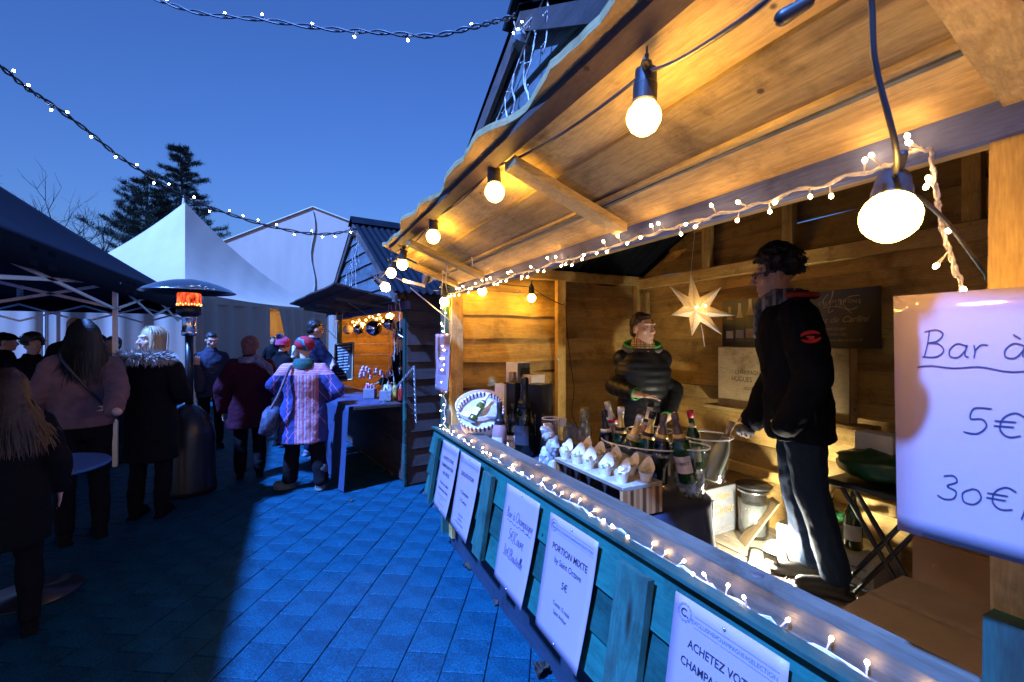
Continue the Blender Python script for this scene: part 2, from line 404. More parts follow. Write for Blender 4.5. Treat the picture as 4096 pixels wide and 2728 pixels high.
# ================================================================ GROUND
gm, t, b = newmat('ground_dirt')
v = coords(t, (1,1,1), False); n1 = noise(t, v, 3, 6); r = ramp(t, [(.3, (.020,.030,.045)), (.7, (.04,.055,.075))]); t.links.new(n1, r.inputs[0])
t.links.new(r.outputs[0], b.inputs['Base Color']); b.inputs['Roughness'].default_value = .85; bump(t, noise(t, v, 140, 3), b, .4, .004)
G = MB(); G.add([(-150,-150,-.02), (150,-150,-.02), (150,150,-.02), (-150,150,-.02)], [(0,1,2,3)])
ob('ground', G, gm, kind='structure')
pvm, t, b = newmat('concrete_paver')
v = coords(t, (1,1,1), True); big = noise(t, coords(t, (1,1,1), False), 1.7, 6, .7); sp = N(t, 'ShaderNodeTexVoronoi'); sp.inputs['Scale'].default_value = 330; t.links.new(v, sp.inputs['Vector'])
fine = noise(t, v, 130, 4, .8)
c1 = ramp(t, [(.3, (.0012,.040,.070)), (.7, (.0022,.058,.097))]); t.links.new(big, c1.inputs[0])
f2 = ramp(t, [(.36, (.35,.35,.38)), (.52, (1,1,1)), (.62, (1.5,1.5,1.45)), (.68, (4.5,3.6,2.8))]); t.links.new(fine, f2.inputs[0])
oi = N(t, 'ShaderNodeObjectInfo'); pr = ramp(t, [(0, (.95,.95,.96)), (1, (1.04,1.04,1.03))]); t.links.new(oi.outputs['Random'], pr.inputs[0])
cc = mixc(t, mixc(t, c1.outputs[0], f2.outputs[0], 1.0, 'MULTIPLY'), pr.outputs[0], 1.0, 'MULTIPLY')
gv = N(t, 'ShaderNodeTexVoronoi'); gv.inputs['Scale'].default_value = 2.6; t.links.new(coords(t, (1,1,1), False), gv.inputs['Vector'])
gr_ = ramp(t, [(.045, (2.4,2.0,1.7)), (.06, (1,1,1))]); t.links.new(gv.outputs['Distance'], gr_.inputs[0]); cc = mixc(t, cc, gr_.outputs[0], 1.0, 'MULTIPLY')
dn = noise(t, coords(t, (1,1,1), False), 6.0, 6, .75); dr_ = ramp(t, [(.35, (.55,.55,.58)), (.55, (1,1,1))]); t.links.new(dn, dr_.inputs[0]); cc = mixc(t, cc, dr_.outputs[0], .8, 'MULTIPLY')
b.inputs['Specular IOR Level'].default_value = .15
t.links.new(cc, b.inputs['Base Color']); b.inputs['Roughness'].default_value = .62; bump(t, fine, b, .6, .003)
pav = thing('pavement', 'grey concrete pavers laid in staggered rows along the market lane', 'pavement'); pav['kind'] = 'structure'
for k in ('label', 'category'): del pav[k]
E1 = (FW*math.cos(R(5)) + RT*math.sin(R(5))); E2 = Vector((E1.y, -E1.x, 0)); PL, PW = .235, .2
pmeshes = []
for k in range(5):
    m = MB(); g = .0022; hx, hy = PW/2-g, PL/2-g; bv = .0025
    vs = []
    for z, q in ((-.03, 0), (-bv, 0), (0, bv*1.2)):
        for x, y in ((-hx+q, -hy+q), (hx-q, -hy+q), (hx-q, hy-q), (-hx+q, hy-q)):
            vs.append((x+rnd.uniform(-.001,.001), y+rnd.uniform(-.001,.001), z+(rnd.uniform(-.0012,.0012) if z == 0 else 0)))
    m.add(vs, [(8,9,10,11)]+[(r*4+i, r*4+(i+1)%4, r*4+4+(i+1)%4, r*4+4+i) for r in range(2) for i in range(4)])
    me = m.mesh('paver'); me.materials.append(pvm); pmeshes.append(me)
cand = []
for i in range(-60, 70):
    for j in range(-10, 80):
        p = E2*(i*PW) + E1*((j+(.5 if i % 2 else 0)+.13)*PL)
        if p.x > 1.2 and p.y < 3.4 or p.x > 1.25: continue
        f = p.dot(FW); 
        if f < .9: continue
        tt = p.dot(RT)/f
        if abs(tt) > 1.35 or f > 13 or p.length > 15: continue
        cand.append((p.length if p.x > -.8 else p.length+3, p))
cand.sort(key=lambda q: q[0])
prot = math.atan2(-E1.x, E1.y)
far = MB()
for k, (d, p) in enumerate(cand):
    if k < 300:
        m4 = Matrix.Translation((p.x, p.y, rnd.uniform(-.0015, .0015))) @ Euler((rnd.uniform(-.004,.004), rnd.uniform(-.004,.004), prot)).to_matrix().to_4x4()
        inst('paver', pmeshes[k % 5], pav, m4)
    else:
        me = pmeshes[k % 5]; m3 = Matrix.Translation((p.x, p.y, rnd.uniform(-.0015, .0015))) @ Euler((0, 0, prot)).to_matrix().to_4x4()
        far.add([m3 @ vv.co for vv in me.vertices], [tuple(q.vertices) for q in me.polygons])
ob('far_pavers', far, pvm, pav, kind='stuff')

# ================================================================ ROOF + GABLE shared by both chalets
def chalet_top(par, world, X0, XG, X1, Y0, Y1, ze, zr, gz, tag_):
    yr = (Y0+Y1)/2
    for side, ye in ((0, Y0-.1), (1, Y1+.1)):
        for k in range(3):
            xa = X0+(X1-X0)*k/3-.03*(k > 0); xb = X0+(X1-X0)*(k+1)/3
            def fn(u, v, xa=xa, xb=xb, ye=ye, k=k):
                x = xa+(xb-xa)*u; s = v
                return Vector((x, yr+(ye-yr)*s, zr+(ze-.05-zr)*s + .013*math.sin(2*math.pi*x/.08)+.005*(k % 2)))
            ob('roof_sheet', MB().shell(fn, 66, 3, (0, 0, .004)), M_roof, par, smooth=False, world=world)
    m = MB(); prism(m, [(X0-.02, yr-.13, zr-.05), (X0-.02, yr-.1, zr-.06), (X0-.02, yr, zr+.035), (X0-.02, yr+.1, zr-.06), (X0-.02, yr+.13, zr-.05), (X0-.02, yr, zr+.06)], (X1-X0+.04, 0, 0))
    ob('ridge_cap', m, M_roof, par, world=world)
    for ye, s in ((Y0-.12, -1), (Y1+.12, 1)):
        B('bargeboard', par, W_dark('y'), (X0+.005, yr, zr-.04), (X0+.005, ye, ze-.08), (0, 0, -.085), (.022, 0, 0), wob=.004, world=world)
        B('rafter', par, W_in('y'), (X1-.14, yr, zr-.05), (X1-.14, ye-.12*s, ze-.03), (0, 0, -.075), (.05, 0, 0), wob=.002, world=world)
        B('rafter', par, W_dark('y'), (XG+.04, yr, zr-.05), (XG+.04, ye-.12*s, ze-.03), (0, 0, -.075), (.05, 0, 0), wob=.002, world=world)
    z = gz; k = 0
    while z < zr-.12:
        z1 = min(z+.17, zr-.1); sl = (zr-ze)/((Y1-Y0)/2)
        def hw(zz): return max((zr-.05-zz)/sl, .03)
        a0, a1 = hw(z), hw(z1); tl = .012
        m = MB(); nn = 8
        def fn(u, v, z=z, z1=z1, a0=a0, a1=a1, sd=rnd.uniform(0, 50)):
            a = a0+(a1-a0)*v
            e = .006*mnoise.noise(Vector((u*6+sd, v, 0)))
            return Vector((XG-tl*(1-v)-.006*(1-v), yr-a+2*a*u, z+(z1+.015-z)*v+e))
        ob('gable_plank', MB().shell(fn, nn, 1, (.016, 0, 0)), W_gab('y'), par, world=world)
        z = z1; k += 1
    ob('ridge_beam', MB().cap((X0+.02, yr, zr-.16), (X1-.05, yr, zr-.16), .045, .045, 8), W_gab('x'), par, world=world)

# ================================================================ OUR STALL
XF, XB, YL, YR = 1.06, 2.83, 3.2, .22
FZ = .27                          # raised stall floor
stall = thing('market_stall', 'open wooden market chalet with teal counter front, raised awning and champagne bar inside', 'stall', (1.95, 1.7, 0), group='wooden market chalets')
chalet_top(stall, True, .86, .915, 3.0, YR, YL, 2.06, 2.93, 1.93, 'a')
# floor boards along the street direction
for k in range(13):
    x = XF+.02+k*.14
    B('floor_board', stall, W_floor('y'), (x, YR, FZ+rnd.uniform(-.002,.002)), (x, YL, FZ), (.128, 0, 0), (0, 0, -.03), wob=.002, n=6)
# left wall, back wall and right wall planks (lapped, uneven)
for k in range(11):
    z = .08+k*.18
    B('wall_plank', stall, W_in('x'), (XF+.03, YL+.012, z), (XB+.02, YL+.012, z), (0, .030, .19), (0, .02, 0), wob=.012, n=14)
for k in range(15):
    z = .08+k*.18; yl, yr = YR, YL
    if z > 1.95:
        hw = (2.93-.02-z)/.584; yl, yr = max(YR, 1.71-hw), min(YL, 1.71+hw)
    if yr-yl < .1: break
    B('wall_plank', stall, W_in('y'), (XB+.012, yl, z), (XB+.012, yr, z), (.030, 0, .188), (.02, 0, 0), wob=.012, n=16)
for k in range(11):
    z = .08+k*.18
    B('wall_plank', stall, W_in('x'), (1.16, YR-.03, z), (XB+.02, YR-.03, z), (0, -.016, .19), (0, -.02, 0), wob=.006, n=8)
# frame: posts, studs, plates
M_post = W_in('z')
BX('post', stall, M_post, (XF+.015, YL-.035, 1.0), (.085, .075, 1.85))                       # left front post, inside the opening
B('post_board', stall, W_teal2('z'), (.985, YL-.005, .1), (.985, YL-.005, 1.93), (0, .05, 0), (.05, 0, 0), wob=.003)
BX('stud', stall, M_post, (1.97, YL-.03, 1.03), (.075, .05, 1.95))
BX('stud', stall, M_post, (XB-.045, YL-.03, 1.03), (.07, .05, 1.95))
BX('stud', stall, M_post, (XB-.03, YL-.10, 1.0), (.045, .07, 1.85))
BX('wall_plate', stall, W_in('x'), (1.93, YL-.03, 2.03), (1.78, .055, .08))
BX('tie_beam', stall, W_in('y'), (XB-.035, 1.71, 2.0), (.06, 2.9, .085))
for y, h in ((2.42, .42), (1.80, .72), (.95, .45)):
    BX('stud', stall, M_post, (XB-.04, y, 2.045+h/2), (.05, .065, h))
BX('cross_rail', stall, W_in('y'), (XB-.02, 1.71, 1.12), (.03, 2.9, .09))
BX('cross_rail', stall, W_in('y'), (XB-.02, 1.71, .62), (.03, 2.9, .07))
# right front post: bare wood above, teal below
ob('post', MB().board((1.04, .335, .95), (1.04, .335, 2.0), (0, -.16, 0), (.07, 0, 0), wob=.003), W_in('z'), stall)
ob('post', MB().board((1.0, .33, 0.0), (1.0, .33, 1.06), (0, -.24, 0), (.07, 0, 0), wob=.003), W_teal2('z'), stall)
ob('wall_plank', MB().board((1.13, .16, .3), (1.13, .16, 2.0), (0, -.3, 0), (.03, 0, 0), wob=.003), W_in('z'), stall)
# lintel
BX('lintel', stall, W_in('y'), (1.075, 1.68, 1.885), (.055, 3.05, .10))
B('lintel_board', stall, W_blue('y'), (1.022, YR-.3, 1.828), (1.022, YL+.02, 1.828), (0, 0, .075), (.024, 0, 0), wob=.003, n=20)
# awning: lapped boards rising outwards, thin battens across
def az(x): return 1.887+(1.02-x)*.365
def awn(xa, xb, dz, w1, w2, mat, y0=-.75, y1=2.97):
    a = Vector((xa, y0, az(xa)+dz)); b2 = Vector((xa, y1, az(xa)+dz)); wv = Vector((xb-xa, 0, az(xb)-az(xa)+.004))
    return B('awning_board', stall, mat, a, b2, wv, (0, 0, .02), wob=w1, wob2=w2, n=34)
awn(1.03, .885, 0, .002, .004, W_aw('y')); awn(.91, .745, .014, .003, .005, W_aw('y')); awn(.77, .605, .028, .003, .004, W_aw('y'))
def wavy(u, v):
    y = -.75+3.75*u; e = .016*math.sin(y*7.3+.8)+.010*math.sin(y*17+2)+.012*mnoise.noise(Vector((y*3, 4, 1)))+.006*mnoise.noise(Vector((y*22, 4, 1)))
    x = .665+(.528-.665)*v + (e if v > .5 else 0)
    return Vector((x, y, az(x)+.034+.01*v))
ob('awning_board', MB().shell(wavy, 110, 1, (0, 0, .02)), W_aw('y'), stall)
B('awning_fascia', stall, W_dark('y'), (.60, -.75, az(.6)+.022), (.60, 2.95, az(.6)+.022), (-.045, 0, .018), (0, 0, .03), wob=.003, n=20)
for y, xo in ((2.93, .6), (2.47, .57), (1.225, .585), (.27, .56), (-.4, .57)):
    B('awning_batten', stall, W_aw('x'), (1.0, y-.035, az(1.0)-.003), (xo, y-.035, az(xo)-.003), (0, .07, 0), (0, 0, -.026), wob=.003)
ob('awning_prop', MB().tube([P(1640, 1150, X=.74), (1.035, 3.155, 1.64)], .0045), M_galv, stall)
ob('metal_strip', MB().board(P(1612, 1128, X=.68), P(1700, 1150, X=.80), (0, .0, .022), (0, .004, 0), wob=0), M_galv, stall)
# counter: beam, gap with ledge, hinged teal panel leaning outwards
RAIL_Z = .90
B('counter_beam', stall, W_rail('y'), (1.03, .3, RAIL_Z-.09), (1.03, YL-.05, RAIL_Z-.09), (0, 0, .088), (.083, 0, 0), wob=.0025, n=26)
B('counter_ledge', stall, W_rail('y'), (.955, .3, .835), (.955, YL, .835), (.075, 0, 0), (0, 0, -.02), wob=.002, n=16)
PT, PB = Vector((.926, 0, .872)), Vector((.856, 0, .43))
pdir = (PB-PT).normalized(); pn = Vector((-(pdir.z), 0, pdir.x)); pn = pn if pn.x < 0 else -pn     # outward normal of the panel
PY0, PY1 = .1, 3.235
for k, (s0, s1) in enumerate(((0, .175), (.155, .315), (.295, .448))):
    a = PT+pdir*s1 - pn*.016; tilt = pn*.020
    ob('panel_board', MB().board(a+Vector((0, PY0, 0))+tilt, a+Vector((0, PY1-.012*k, 0))+tilt, -pdir*(s1-s0)-tilt*1.0+(pn*.002), -pn*.016, wob=.006, n=26), W_teal('y'), stall)
B('panel_cap', stall, W_teal2('y'), PT+Vector((0, PY0, -.004))+pn*.0135, PT+Vector((0, PY1, -.004))+pn*.0135, -pn*.05, (0, 0, .012), wob=.002, n=24)
def on_panel(px, py, off=.012): return P(px, py, pl=(PT+pn*off, pn))
for (xa, ya, xb, yb, wv) in ((1757, 1748, 1722, 2006, .06), (1950, 1885, 1924, 2230, .12), (2495, 2240, 2440, 2760, .145)):
    a = on_panel(xa, ya, .01); b2 = on_panel(xb, yb, .01); b2.y = a.y
    B('panel_batten', stall, W_teal2('z'), a, b2, (0, -wv*.9, 0), pn*.024, wob=.003, n=6)
ob('panel_batten', MB().board(PT+pn*.01+Vector((0, .36, 0)), PB+pn*.01+Vector((0, .36, 0)), (0, .1, 0), pn*.024, wob=.003), W_teal2('z'), stall)
B('base_board', stall, W_base('y'), (1.055, .1, -.01), (1.055, YL+.03, -.01), (0, 0, .30), (.025, 0, 0), wob=.004, n=16)
B('base_board', stall, W_base('y'), (1.06, .1, .285), (1.06, YL+.03, .285), (0, 0, .5), (.02, 0, 0), wob=.003, n=16)
# outer ends of the left wall (dark boards against the gap)
# hinges and perforated corner plates
for px, py in ((2905, 2400), (2330, 1935)):
    p = P(px, py, X=.95); p = Vector((.968, p.y, .842))
    ob('hinge', MB().tube([p+Vector((0, -.05, .012)), p+Vector((0, .05, .012))], .009, 10), M_steel, stall, smooth=True)
def plate(c, sy, sz, x):
    m = MB(); m.box(c, (.002, sy, sz)); o = ob('corner_plate', m, M_galv, stall)
    h = MB()
    for i in range(2):
        for j in range(4): h.ell(Vector(c)+Vector((-.0012, (i-.5)*sy*.5, (j-1.5)*sz*.22)), (.0008, .004, .004), n=8, m=4)
    ob('screw_hole', h, M_black, o)
plate((1.016, YL-.035, 1.80), .045, .10, 0); plate((1.016, YL-.035, .955), .045, .10, 0)
for z in (1.47,):
    ob('bolt', MB().ell((1.014, YL-.035, z), (.008, .013, .013)), M_galv, stall, smooth=True)
ob('bolt', MB().ell((1.97-.04, YL-.057, 1.36), (.013, .006, .013)), M_galv, stall, smooth=True)
for y in (1.93, .78):
    m = MB(); m.lathe([(.016, 0), (.016, .002), (.010, .004)], 14, (1.075, y, RAIL_Z-.0015)); ob('screw', m, M_galv, stall)

# ================================================================ NEIGHBOUR CHALET (local frame: x into the stall, y along the lane, origin at its near front corner)
NC = Vector((1.066, 4.70, 0)); NRZ = R(8)
nst = thing('market_stall', 'dark weathered market chalet with corrugated roof and glowing orange interior', 'stall', NC, NRZ, group='wooden market chalets')
NM = mw(nst)
def NL(x, y, z): return NM @ Vector((x, y, z))
NW, ND = 2.95, 1.9
chalet_top(nst, False, -.17, -.12, ND, 0, NW, 2.04, 3.04, 1.9, 'b')
for k in range(11):
    z = .02+k*.18
    B('wall_plank', nst, W_dark('x'), (.0, -.02, z), (ND, -.02, z), (0, .02, .195), (0, .02, 0), wob=.006, n=10, world=False)
for k in range(11):
    z = .02+k*.18
    B('wall_plank', nst, W_in('x'), (.0, NW, z), (ND, NW, z), (0, .0, .178), (0, .02, 0), wob=.004, n=6, world=False)
for k in range(14):
    z = .02+k*.18; hw = min(NW/2, max((3.0-z)/.66, .1)); yy = NW/2
    B('wall_plank', nst, W_in('y'), (ND, yy-hw, z), (ND, yy+hw, z), (0, 0, .178), (.02, 0, 0), wob=.003, n=8, world=False)
B('post', nst, W_teal2('z'), (-.02, .0, 0), (-.02, .0, 1.93), (0, .065, 0), (.06, 0, 0), wob=.003, world=False)
B('post', nst, W_teal2('z'), (-.02, NW-.06, 0), (-.02, NW-.06, 1.93), (0, .065, 0), (.06, 0, 0), wob=.003, world=False)
B('lintel', nst, W_blue('y'), (-.03, -.02, 1.83), (-.03, NW+.02, 1.83), (0, 0, .085), (.06, 0, 0), wob=.003, n=12, world=False)
for k in range(4):
    z = .02+k*.2
    B('front_plank', nst, W_dark('y'), (.01, .06, z), (.01, NW-.06, z), (0, 0, .205), (.02, 0, 0), wob=.004, n=8, world=False)
for i, (xa, xb) in enumerate(((-.02, -.2), (-.18, -.37), (-.35, -.56), (-.54, -.70))):
    za = 1.9-.02*i*0+(-xa)*.10+.02*i
    B('awning_board', nst, W_dark('y'), (xa, .05, za), (xa, NW-.02, za), (xb-xa, 0, .03), (0, 0, .018), wob=.004, wob2=.02, n=16, world=False)
for y in (.5, 1.5, 2.4):
    B('awning_batten', nst, W_gab('x'), (-.05, y, 1.885), (-.58, y, 1.96), (0, .07, 0), (0, 0, -.025), wob=.002, world=False)
ob('awning_prop', MB().tube([(-.40, .75, 1.93), (-.0, .03, 1.52)], .005), M_galv, nst, world=False)
ob('awning_prop', MB().tube([(-.45, NW-.2, 1.93), (-.0, NW-.03, 1.5)], .005), M_galv, nst, world=False)
B('counter_flap', nst, W_dark('y'), (.0, .10, .815), (.0, NW-.1, .815), (-.50, 0, 0), (0, 0, .028), wob=.003, n=8, world=False)
for k in range(4):
    B('corner_lap', nst, W_teal2('z'), (-.035, -.03-.002*k, .02+k*.22), (-.035, -.03, .22+k*.22), (0, .05, 0), (.02, 0, 0), wob=.004, world=False)
# ================================================================ GAZEBO over the tables on the left
GX, GX2, GY0, GY1, GZ = -1.85, -5.6, .5, 11.9, 2.12
M_canopy = pm('navy_canopy_cloth', (.0018,.003,.010), .85, var=.2, scale=4, spec=.08)
M_frame = pm('white_frame_metal', (.62,.60,.55), .4, .3, .1)
gaz = thing('gazebo', 'navy folding gazebo with pale metal scissor frame beside the patio heater', 'gazebo', (-3.7, 7.7, 0))
gxm = (GX+GX2)/2; RZ = 3.75; ry0, ry1 = GY0+5.0, GY1-3.9
def slope(a, b2, c, d, sag=.12):     # eave a-b, ridge d-c
    def fn(u, v):
        e = Vector(a).lerp(Vector(b2), u); r = Vector(d).lerp(Vector(c), u)
        p = e.lerp(r, v); p.z -= sag*math.sin(math.pi*v)*(.4+.6*math.sin(math.pi*u)) + .008*math.sin(u*40)*math.sin(math.pi*v); return p
    return fn
ez = GZ+.17
cn = [(GX, GY0, ez), (GX, GY1, ez), (GX2, GY1, ez), (GX2, GY0, ez)]; rg = [(gxm, ry0, RZ), (gxm, ry1, RZ)]
for a, b2, c, d in ((cn[0], cn[1], rg[1], rg[0]), (cn[2], cn[3], rg[0], rg[1]), (cn[1], cn[2], rg[1], rg[1]), (cn[3], cn[0], rg[0], rg[0])):
    ob('canopy_panel', MB().shell(slope(a, b2, c, d), 14, 8, (0, 0, .003)), M_canopy, gaz, smooth=True)
for a, b2 in ((cn[0], cn[1]), (cn[1], cn[2]), (cn[2], cn[3]), (cn[3], cn[0])):
    def fn(u, v, a=a, b2=b2):
        p = Vector(a).lerp(Vector(b2), u); p.z -= .22*v; d = (Vector(b2)-Vector(a)).normalized(); n_ = Vector((d.y, -d.x, 0))
        return p + n_*(.02*v*math.sin(u*31)+.01*v)
    ob('valance', MB().shell(fn, 40, 2, (.002, .002, 0)), M_canopy, gaz, smooth=True)
posts = [(GX-.05, 6.95), (GX-.05, GY1-.05), (GX2, 6.95), (GX2, GY1-.05), (GX-.05, GY0+.05), (GX2, GY0)]
for x, y in posts: BX('leg', gaz, M_frame, (x, y, 1.12), (.045, .045, 2.24), b=.006)
def bar(p, q, wd=.035, th=.018):
    p = Vector(p); q = Vector(q); d = (q-p); L = d.length; d.normalize(); s = d.cross(UP).normalized(); u2 = s.cross(d)
    m = MB().bev((0, 0, 0), (th, L, wd), .003)
    m.v = [ (s*v_.x + d*v_.y + u2*v_.z) + (p+q)/2 for v_ in m.v]
    return m
def scissor(x0, y0, x1, y1, n):
    for k in range(n):
        a = Vector((x0, y0, 0)).lerp(Vector((x1, y1, 0)), k/n); c = Vector((x0, y0, 0)).lerp(Vector((x1, y1, 0)), (k+1)/n)
        for zz in ((2.2, 1.88), (1.88, 2.2)): ob('truss_bar', bar(a+UP*zz[0], c+UP*zz[1]), M_frame, gaz)
scissor(GX-.05, GY0, GX-.05, 6.95, 2); scissor(GX-.05, 6.95, GX-.05, GY1, 3); scissor(GX, 6.95, GX2, 6.95, 3); scissor(GX, GY1-.05, GX2, GY1-.05, 4)
mp_ = MB().tube([(gxm, 6.95, 1.95), (gxm, 6.95, 3.5)], .025); ob('centre_mast', mp_, M_frame, gaz)
m = MB()
for k in range(8): m.lathe([(.028, 0), (.038, .008), (.028, .016)], 12, P(80, 1145+k*7, D=6.4))
ob('mast_spring', m, M_frame, gaz)

# ================================================================ WHITE TENTS
def tentm(name, col, tr=.25):
    m, t, b = newmat(name); v = coords(t, (1,1,.35), False); n1 = noise(t, v, 1.1, 4)
    r = ramp(t, [(.3, tuple(c*.86 for c in col)), (.7, col)]); t.links.new(n1, r.inputs[0]); t.links.new(r.outputs[0], b.inputs['Base Color'])
    b.inputs['Roughness'].default_value = .5
    w2 = N(t, 'ShaderNodeTexWave'); w2.inputs['Scale'].default_value = .6; w2.inputs['Distortion'].default_value = 5; t.links.new(coords(t, (1,1,.1), False), w2.inputs['Vector'])
    bump(t, w2.outputs[1], b, .06, .05); return m
M_tent = tentm('white_tent_canvas', (.45,.33,.25)); M_tent2 = tentm('white_hall_canvas', (.41,.31,.23))
pag = thing('pagoda_tent', 'white pagoda tent with pointed peak and hanging canvas walls', 'tent', (-3.2, 17.7, 0))
pc = P(740, 1364, D=14.6); pc.z = 0; apex = P(735, 808, D=14.6); tow = Vector((-pc.x, -pc.y, 0)).normalized(); lat = Vector((-tow.y, tow.x, 0))
HD = 4.35; pcs = [pc+tow*HD, pc+lat*HD, pc-tow*HD, pc-lat*HD]
PZ = 2.72
for k in range(4):
    a, b2 = pcs[k], pcs[(k+1) % 4]
    def fn(u, v, a=a, b2=b2):
        e = a.lerp(b2, u); p = e.lerp(Vector((pc.x, pc.y, 0)), v)
        s = 1-v; p.z = PZ + (apex.z-PZ)*(v**1.75*.72+.28*v) - .10*math.sin(math.pi*u)*(1-v); return p
    ob('roof_panel', MB().grid(fn, 12, 22), M_tent, pag, smooth=True)
    def fv(u, v, a=a, b2=b2):
        p = a.lerp(b2, u); p.z = PZ-.3*v*(1-.25*math.sin(math.pi*u)) -.10*math.sin(math.pi*u)*(1-v) + (.0); o_ = (p-Vector((pc.x, pc.y, p.z))).normalized(); return p + o_*.03*v
    ob('valance', MB().grid(fv, 24, 2), M_tent, pag, smooth=True)
    ob('pole', MB().tube([Vector((a.x, a.y, 0)), Vector((a.x, a.y, PZ))], .05, 8), M_frame, pag)
ob('finial', MB().tube([apex-UP*.15, apex+UP*.25], [.06, .015], 8), M_frame, pag)
# walls: the one facing the lane (near corner to right corner) has an opening
def curtain(a, b2, u0, u1, z0=.02, z1=2.6, lean=0.0, fold=.05, fr=60):
    def fn(u, v):
        uu = u0+(u1-u0)*u; p = a.lerp(b2, uu + lean*v*(1 if u > .5 else 1)*(u if lean > 0 else (1-u)))
        d = (b2-a).normalized(); n_ = Vector((d.y, -d.x, 0)); p = p + n_*(fold*math.sin(uu*fr+1.3*v)*(.3+.7*(1-v))+.03*math.sin(uu*17))
        p.z = z0+(z1-z0)*(1-v); return p
    return MB().grid(fn, 50, 6)
sides = [(0, 1), (3, 0)] if pcs[1].dot(RT) > pcs[3].dot(RT) else [(0, 3), (1, 0)]
aR, bR = pcs[sides[0][0]], pcs[sides[0][1]]; aL, bL = pcs[sides[1][0]], pcs[sides[1][1]]
def upar(px):
    d = ray(px, 1364); d2 = Vector((d.x, d.y)); ab = bR-aR
    det = d2.x*(-ab.y)+ab.x*d2.y
    return (d2.x*aR.y - d2.y*aR.x)/(d2.y*ab.x-d2.x*ab.y) if abs(d2.y*ab.x-d2.x*ab.y) > 1e-9 else 0
ua, ub = upar(1082), upar(1150)
ob('wall_curtain', curtain(aR, bR, 0.0, ua), M_tent, pag, smooth=True)
ob('wall_curtain', curtain(aR, bR, ub, .99, lean=0.0, fold=.07, fr=40), M_tent, pag, smooth=True)
ob('wall_curtain', curtain(aL, bL, .01, .99), M_tent, pag, smooth=True)
for a_, b_ in ((bR, pcs[2]), (pcs[2], bL)): ob('wall_curtain', curtain(a_, b_, .01, .99), M_tent, pag, smooth=True)
dt, db = aR.lerp(bR, upar(1110)), aR.lerp(bR, upar(1165))
ob('door_curtain', MB().grid(lambda u, v: Vector((0, 0, 2.55*(1-v)+.02*v)) + dt.lerp(db, v**.8).lerp(aR.lerp(bR, upar(1230)), u) + tow*(.12+.05*math.sin(u*20+v*2)), 26, 10), M_tent, pag, smooth=True)
# drawn-back curtain leaning across the doorway
# big frame tent behind
hall = thing('frame_tent', 'large white gabled marquee standing behind the pagoda tent', 'tent', (1.0, 27, 0))
hp = P(1253, 832, D=25.0); hz = hp.z; hc = Vector((hp.x, hp.y, 0)); hl = RT.copy()
hw_ = 8.6; hdrop = hw_*.375; HL = 14
def hpnt(l, d, z): return hc + hl*l + FW*d + UP*z
ob('gable_wall', MB().add([hpnt(-hw_, 0, 0), hpnt(hw_, 0, 0), hpnt(hw_, 0, hz-hdrop), hpnt(0, 0, hz), hpnt(-hw_, 0, hz-hdrop)], [(0,1,2,3,4)]), M_tent2, hall)
for sg in (-1, 1):
    ob('roof_sheet', MB().shell(lambda u, v, sg=sg: hpnt(sg*(hw_+.05)*v, -.015+HL*u, hz+.06-(hdrop+.08)*v), 6, 4, (0, 0, .01)), M_tent2, hall)
    ob('side_wall', MB().shell(lambda u, v, sg=sg: hpnt(sg*hw_, HL*u, (hz-hdrop)*v), 6, 2, (.01, 0, 0)), M_tent2, hall)
    ob('edge_rail', MB().tube([hpnt(sg*(hw_+.05), -.03, hz-.02-hdrop), hpnt(0, -.03, hz+.05)], .05, 6), M_tent2, hall)
ob('seam', MB().tube([hpnt(.12*math.sin(k*.9), -.05, hz-.2-k*.45) for k in range(16)], .05, 5), pm('grimy_canvas', (.34,.33,.38), .7), hall)
# white side wall behind the gazebo
tw = thing('tent_wall', 'long white plastic tent side wall hanging behind the crowd', 'tent wall', (-5.5, 13.2, 0))
for k in range(4):
    xa = -13+k*2.75
    ob('wall_sheet', MB().grid(lambda u, v, xa=xa: Vector((xa+2.8*u, 13.2+.05*math.sin(u*17+k)+.02*math.sin(u*40), 2.75*v)), 40, 4), M_tent, tw, smooth=True)
    ob('pole', MB().tube([(xa, 13.1, 0), (xa, 13.1, 2.8)], .03), M_frame, tw)
# ================================================================ TREES
M_needle = pm('pine_needles', (.02,.035,.022), .8, var=.4, scale=3)
def limb(mb, p, d, L, r, depth, out=None, wig=.25, kids=4, ang=.6):
    pts = [p]; dd = d.copy()
    for k in range(5):
        dd = (dd+Vector((rnd.gauss(0, wig*.3), rnd.gauss(0, wig*.3), rnd.gauss(.02, wig*.2)))).normalized(); pts.append(pts[-1]+dd*L/5)
    mb.tube(pts, [r*(1-.13*i) for i in range(6)], 5 if r > .03 else 3, caps=False)
    if depth == 0:
        if out is not None: out.append(pts)
        return
    for k in range(kids):
        i = rnd.choice((2, 3, 4, 5, 5)); ax = Vector((rnd.gauss(0, 1), rnd.gauss(0, 1), rnd.gauss(.25, .6))).normalized()
        limb(mb, pts[i], (dd+ax*ang).normalized(), L*rnd.uniform(.5, .75), r*.55, depth-1, out, wig, kids, ang)
def bare(name, label, base, H, r, seed):
    rnd.seed(seed); th = thing(name, label, 'tree', base, group='bare winter trees behind the tents'); tr = MB(); cw = MB()
    b0 = Vector(base); tr.tube([b0+UP*H*.09*k+Vector((rnd.gauss(0, .05), rnd.gauss(0, .05), 0)) for k in range(5)], [r*(1-.1*k) for k in range(5)], 8)
    top = b0+UP*H*.36
    for k in range(5): limb(cw, top, Vector((math.cos(k*.9)*.6, math.sin(k*.9)*.6, .9)).normalized(), H*.34, r*.4, 3, None, .3, 3, .75)
    ob('trunk', tr, M_bark, th); ob('crown', cw, M_bark, th)
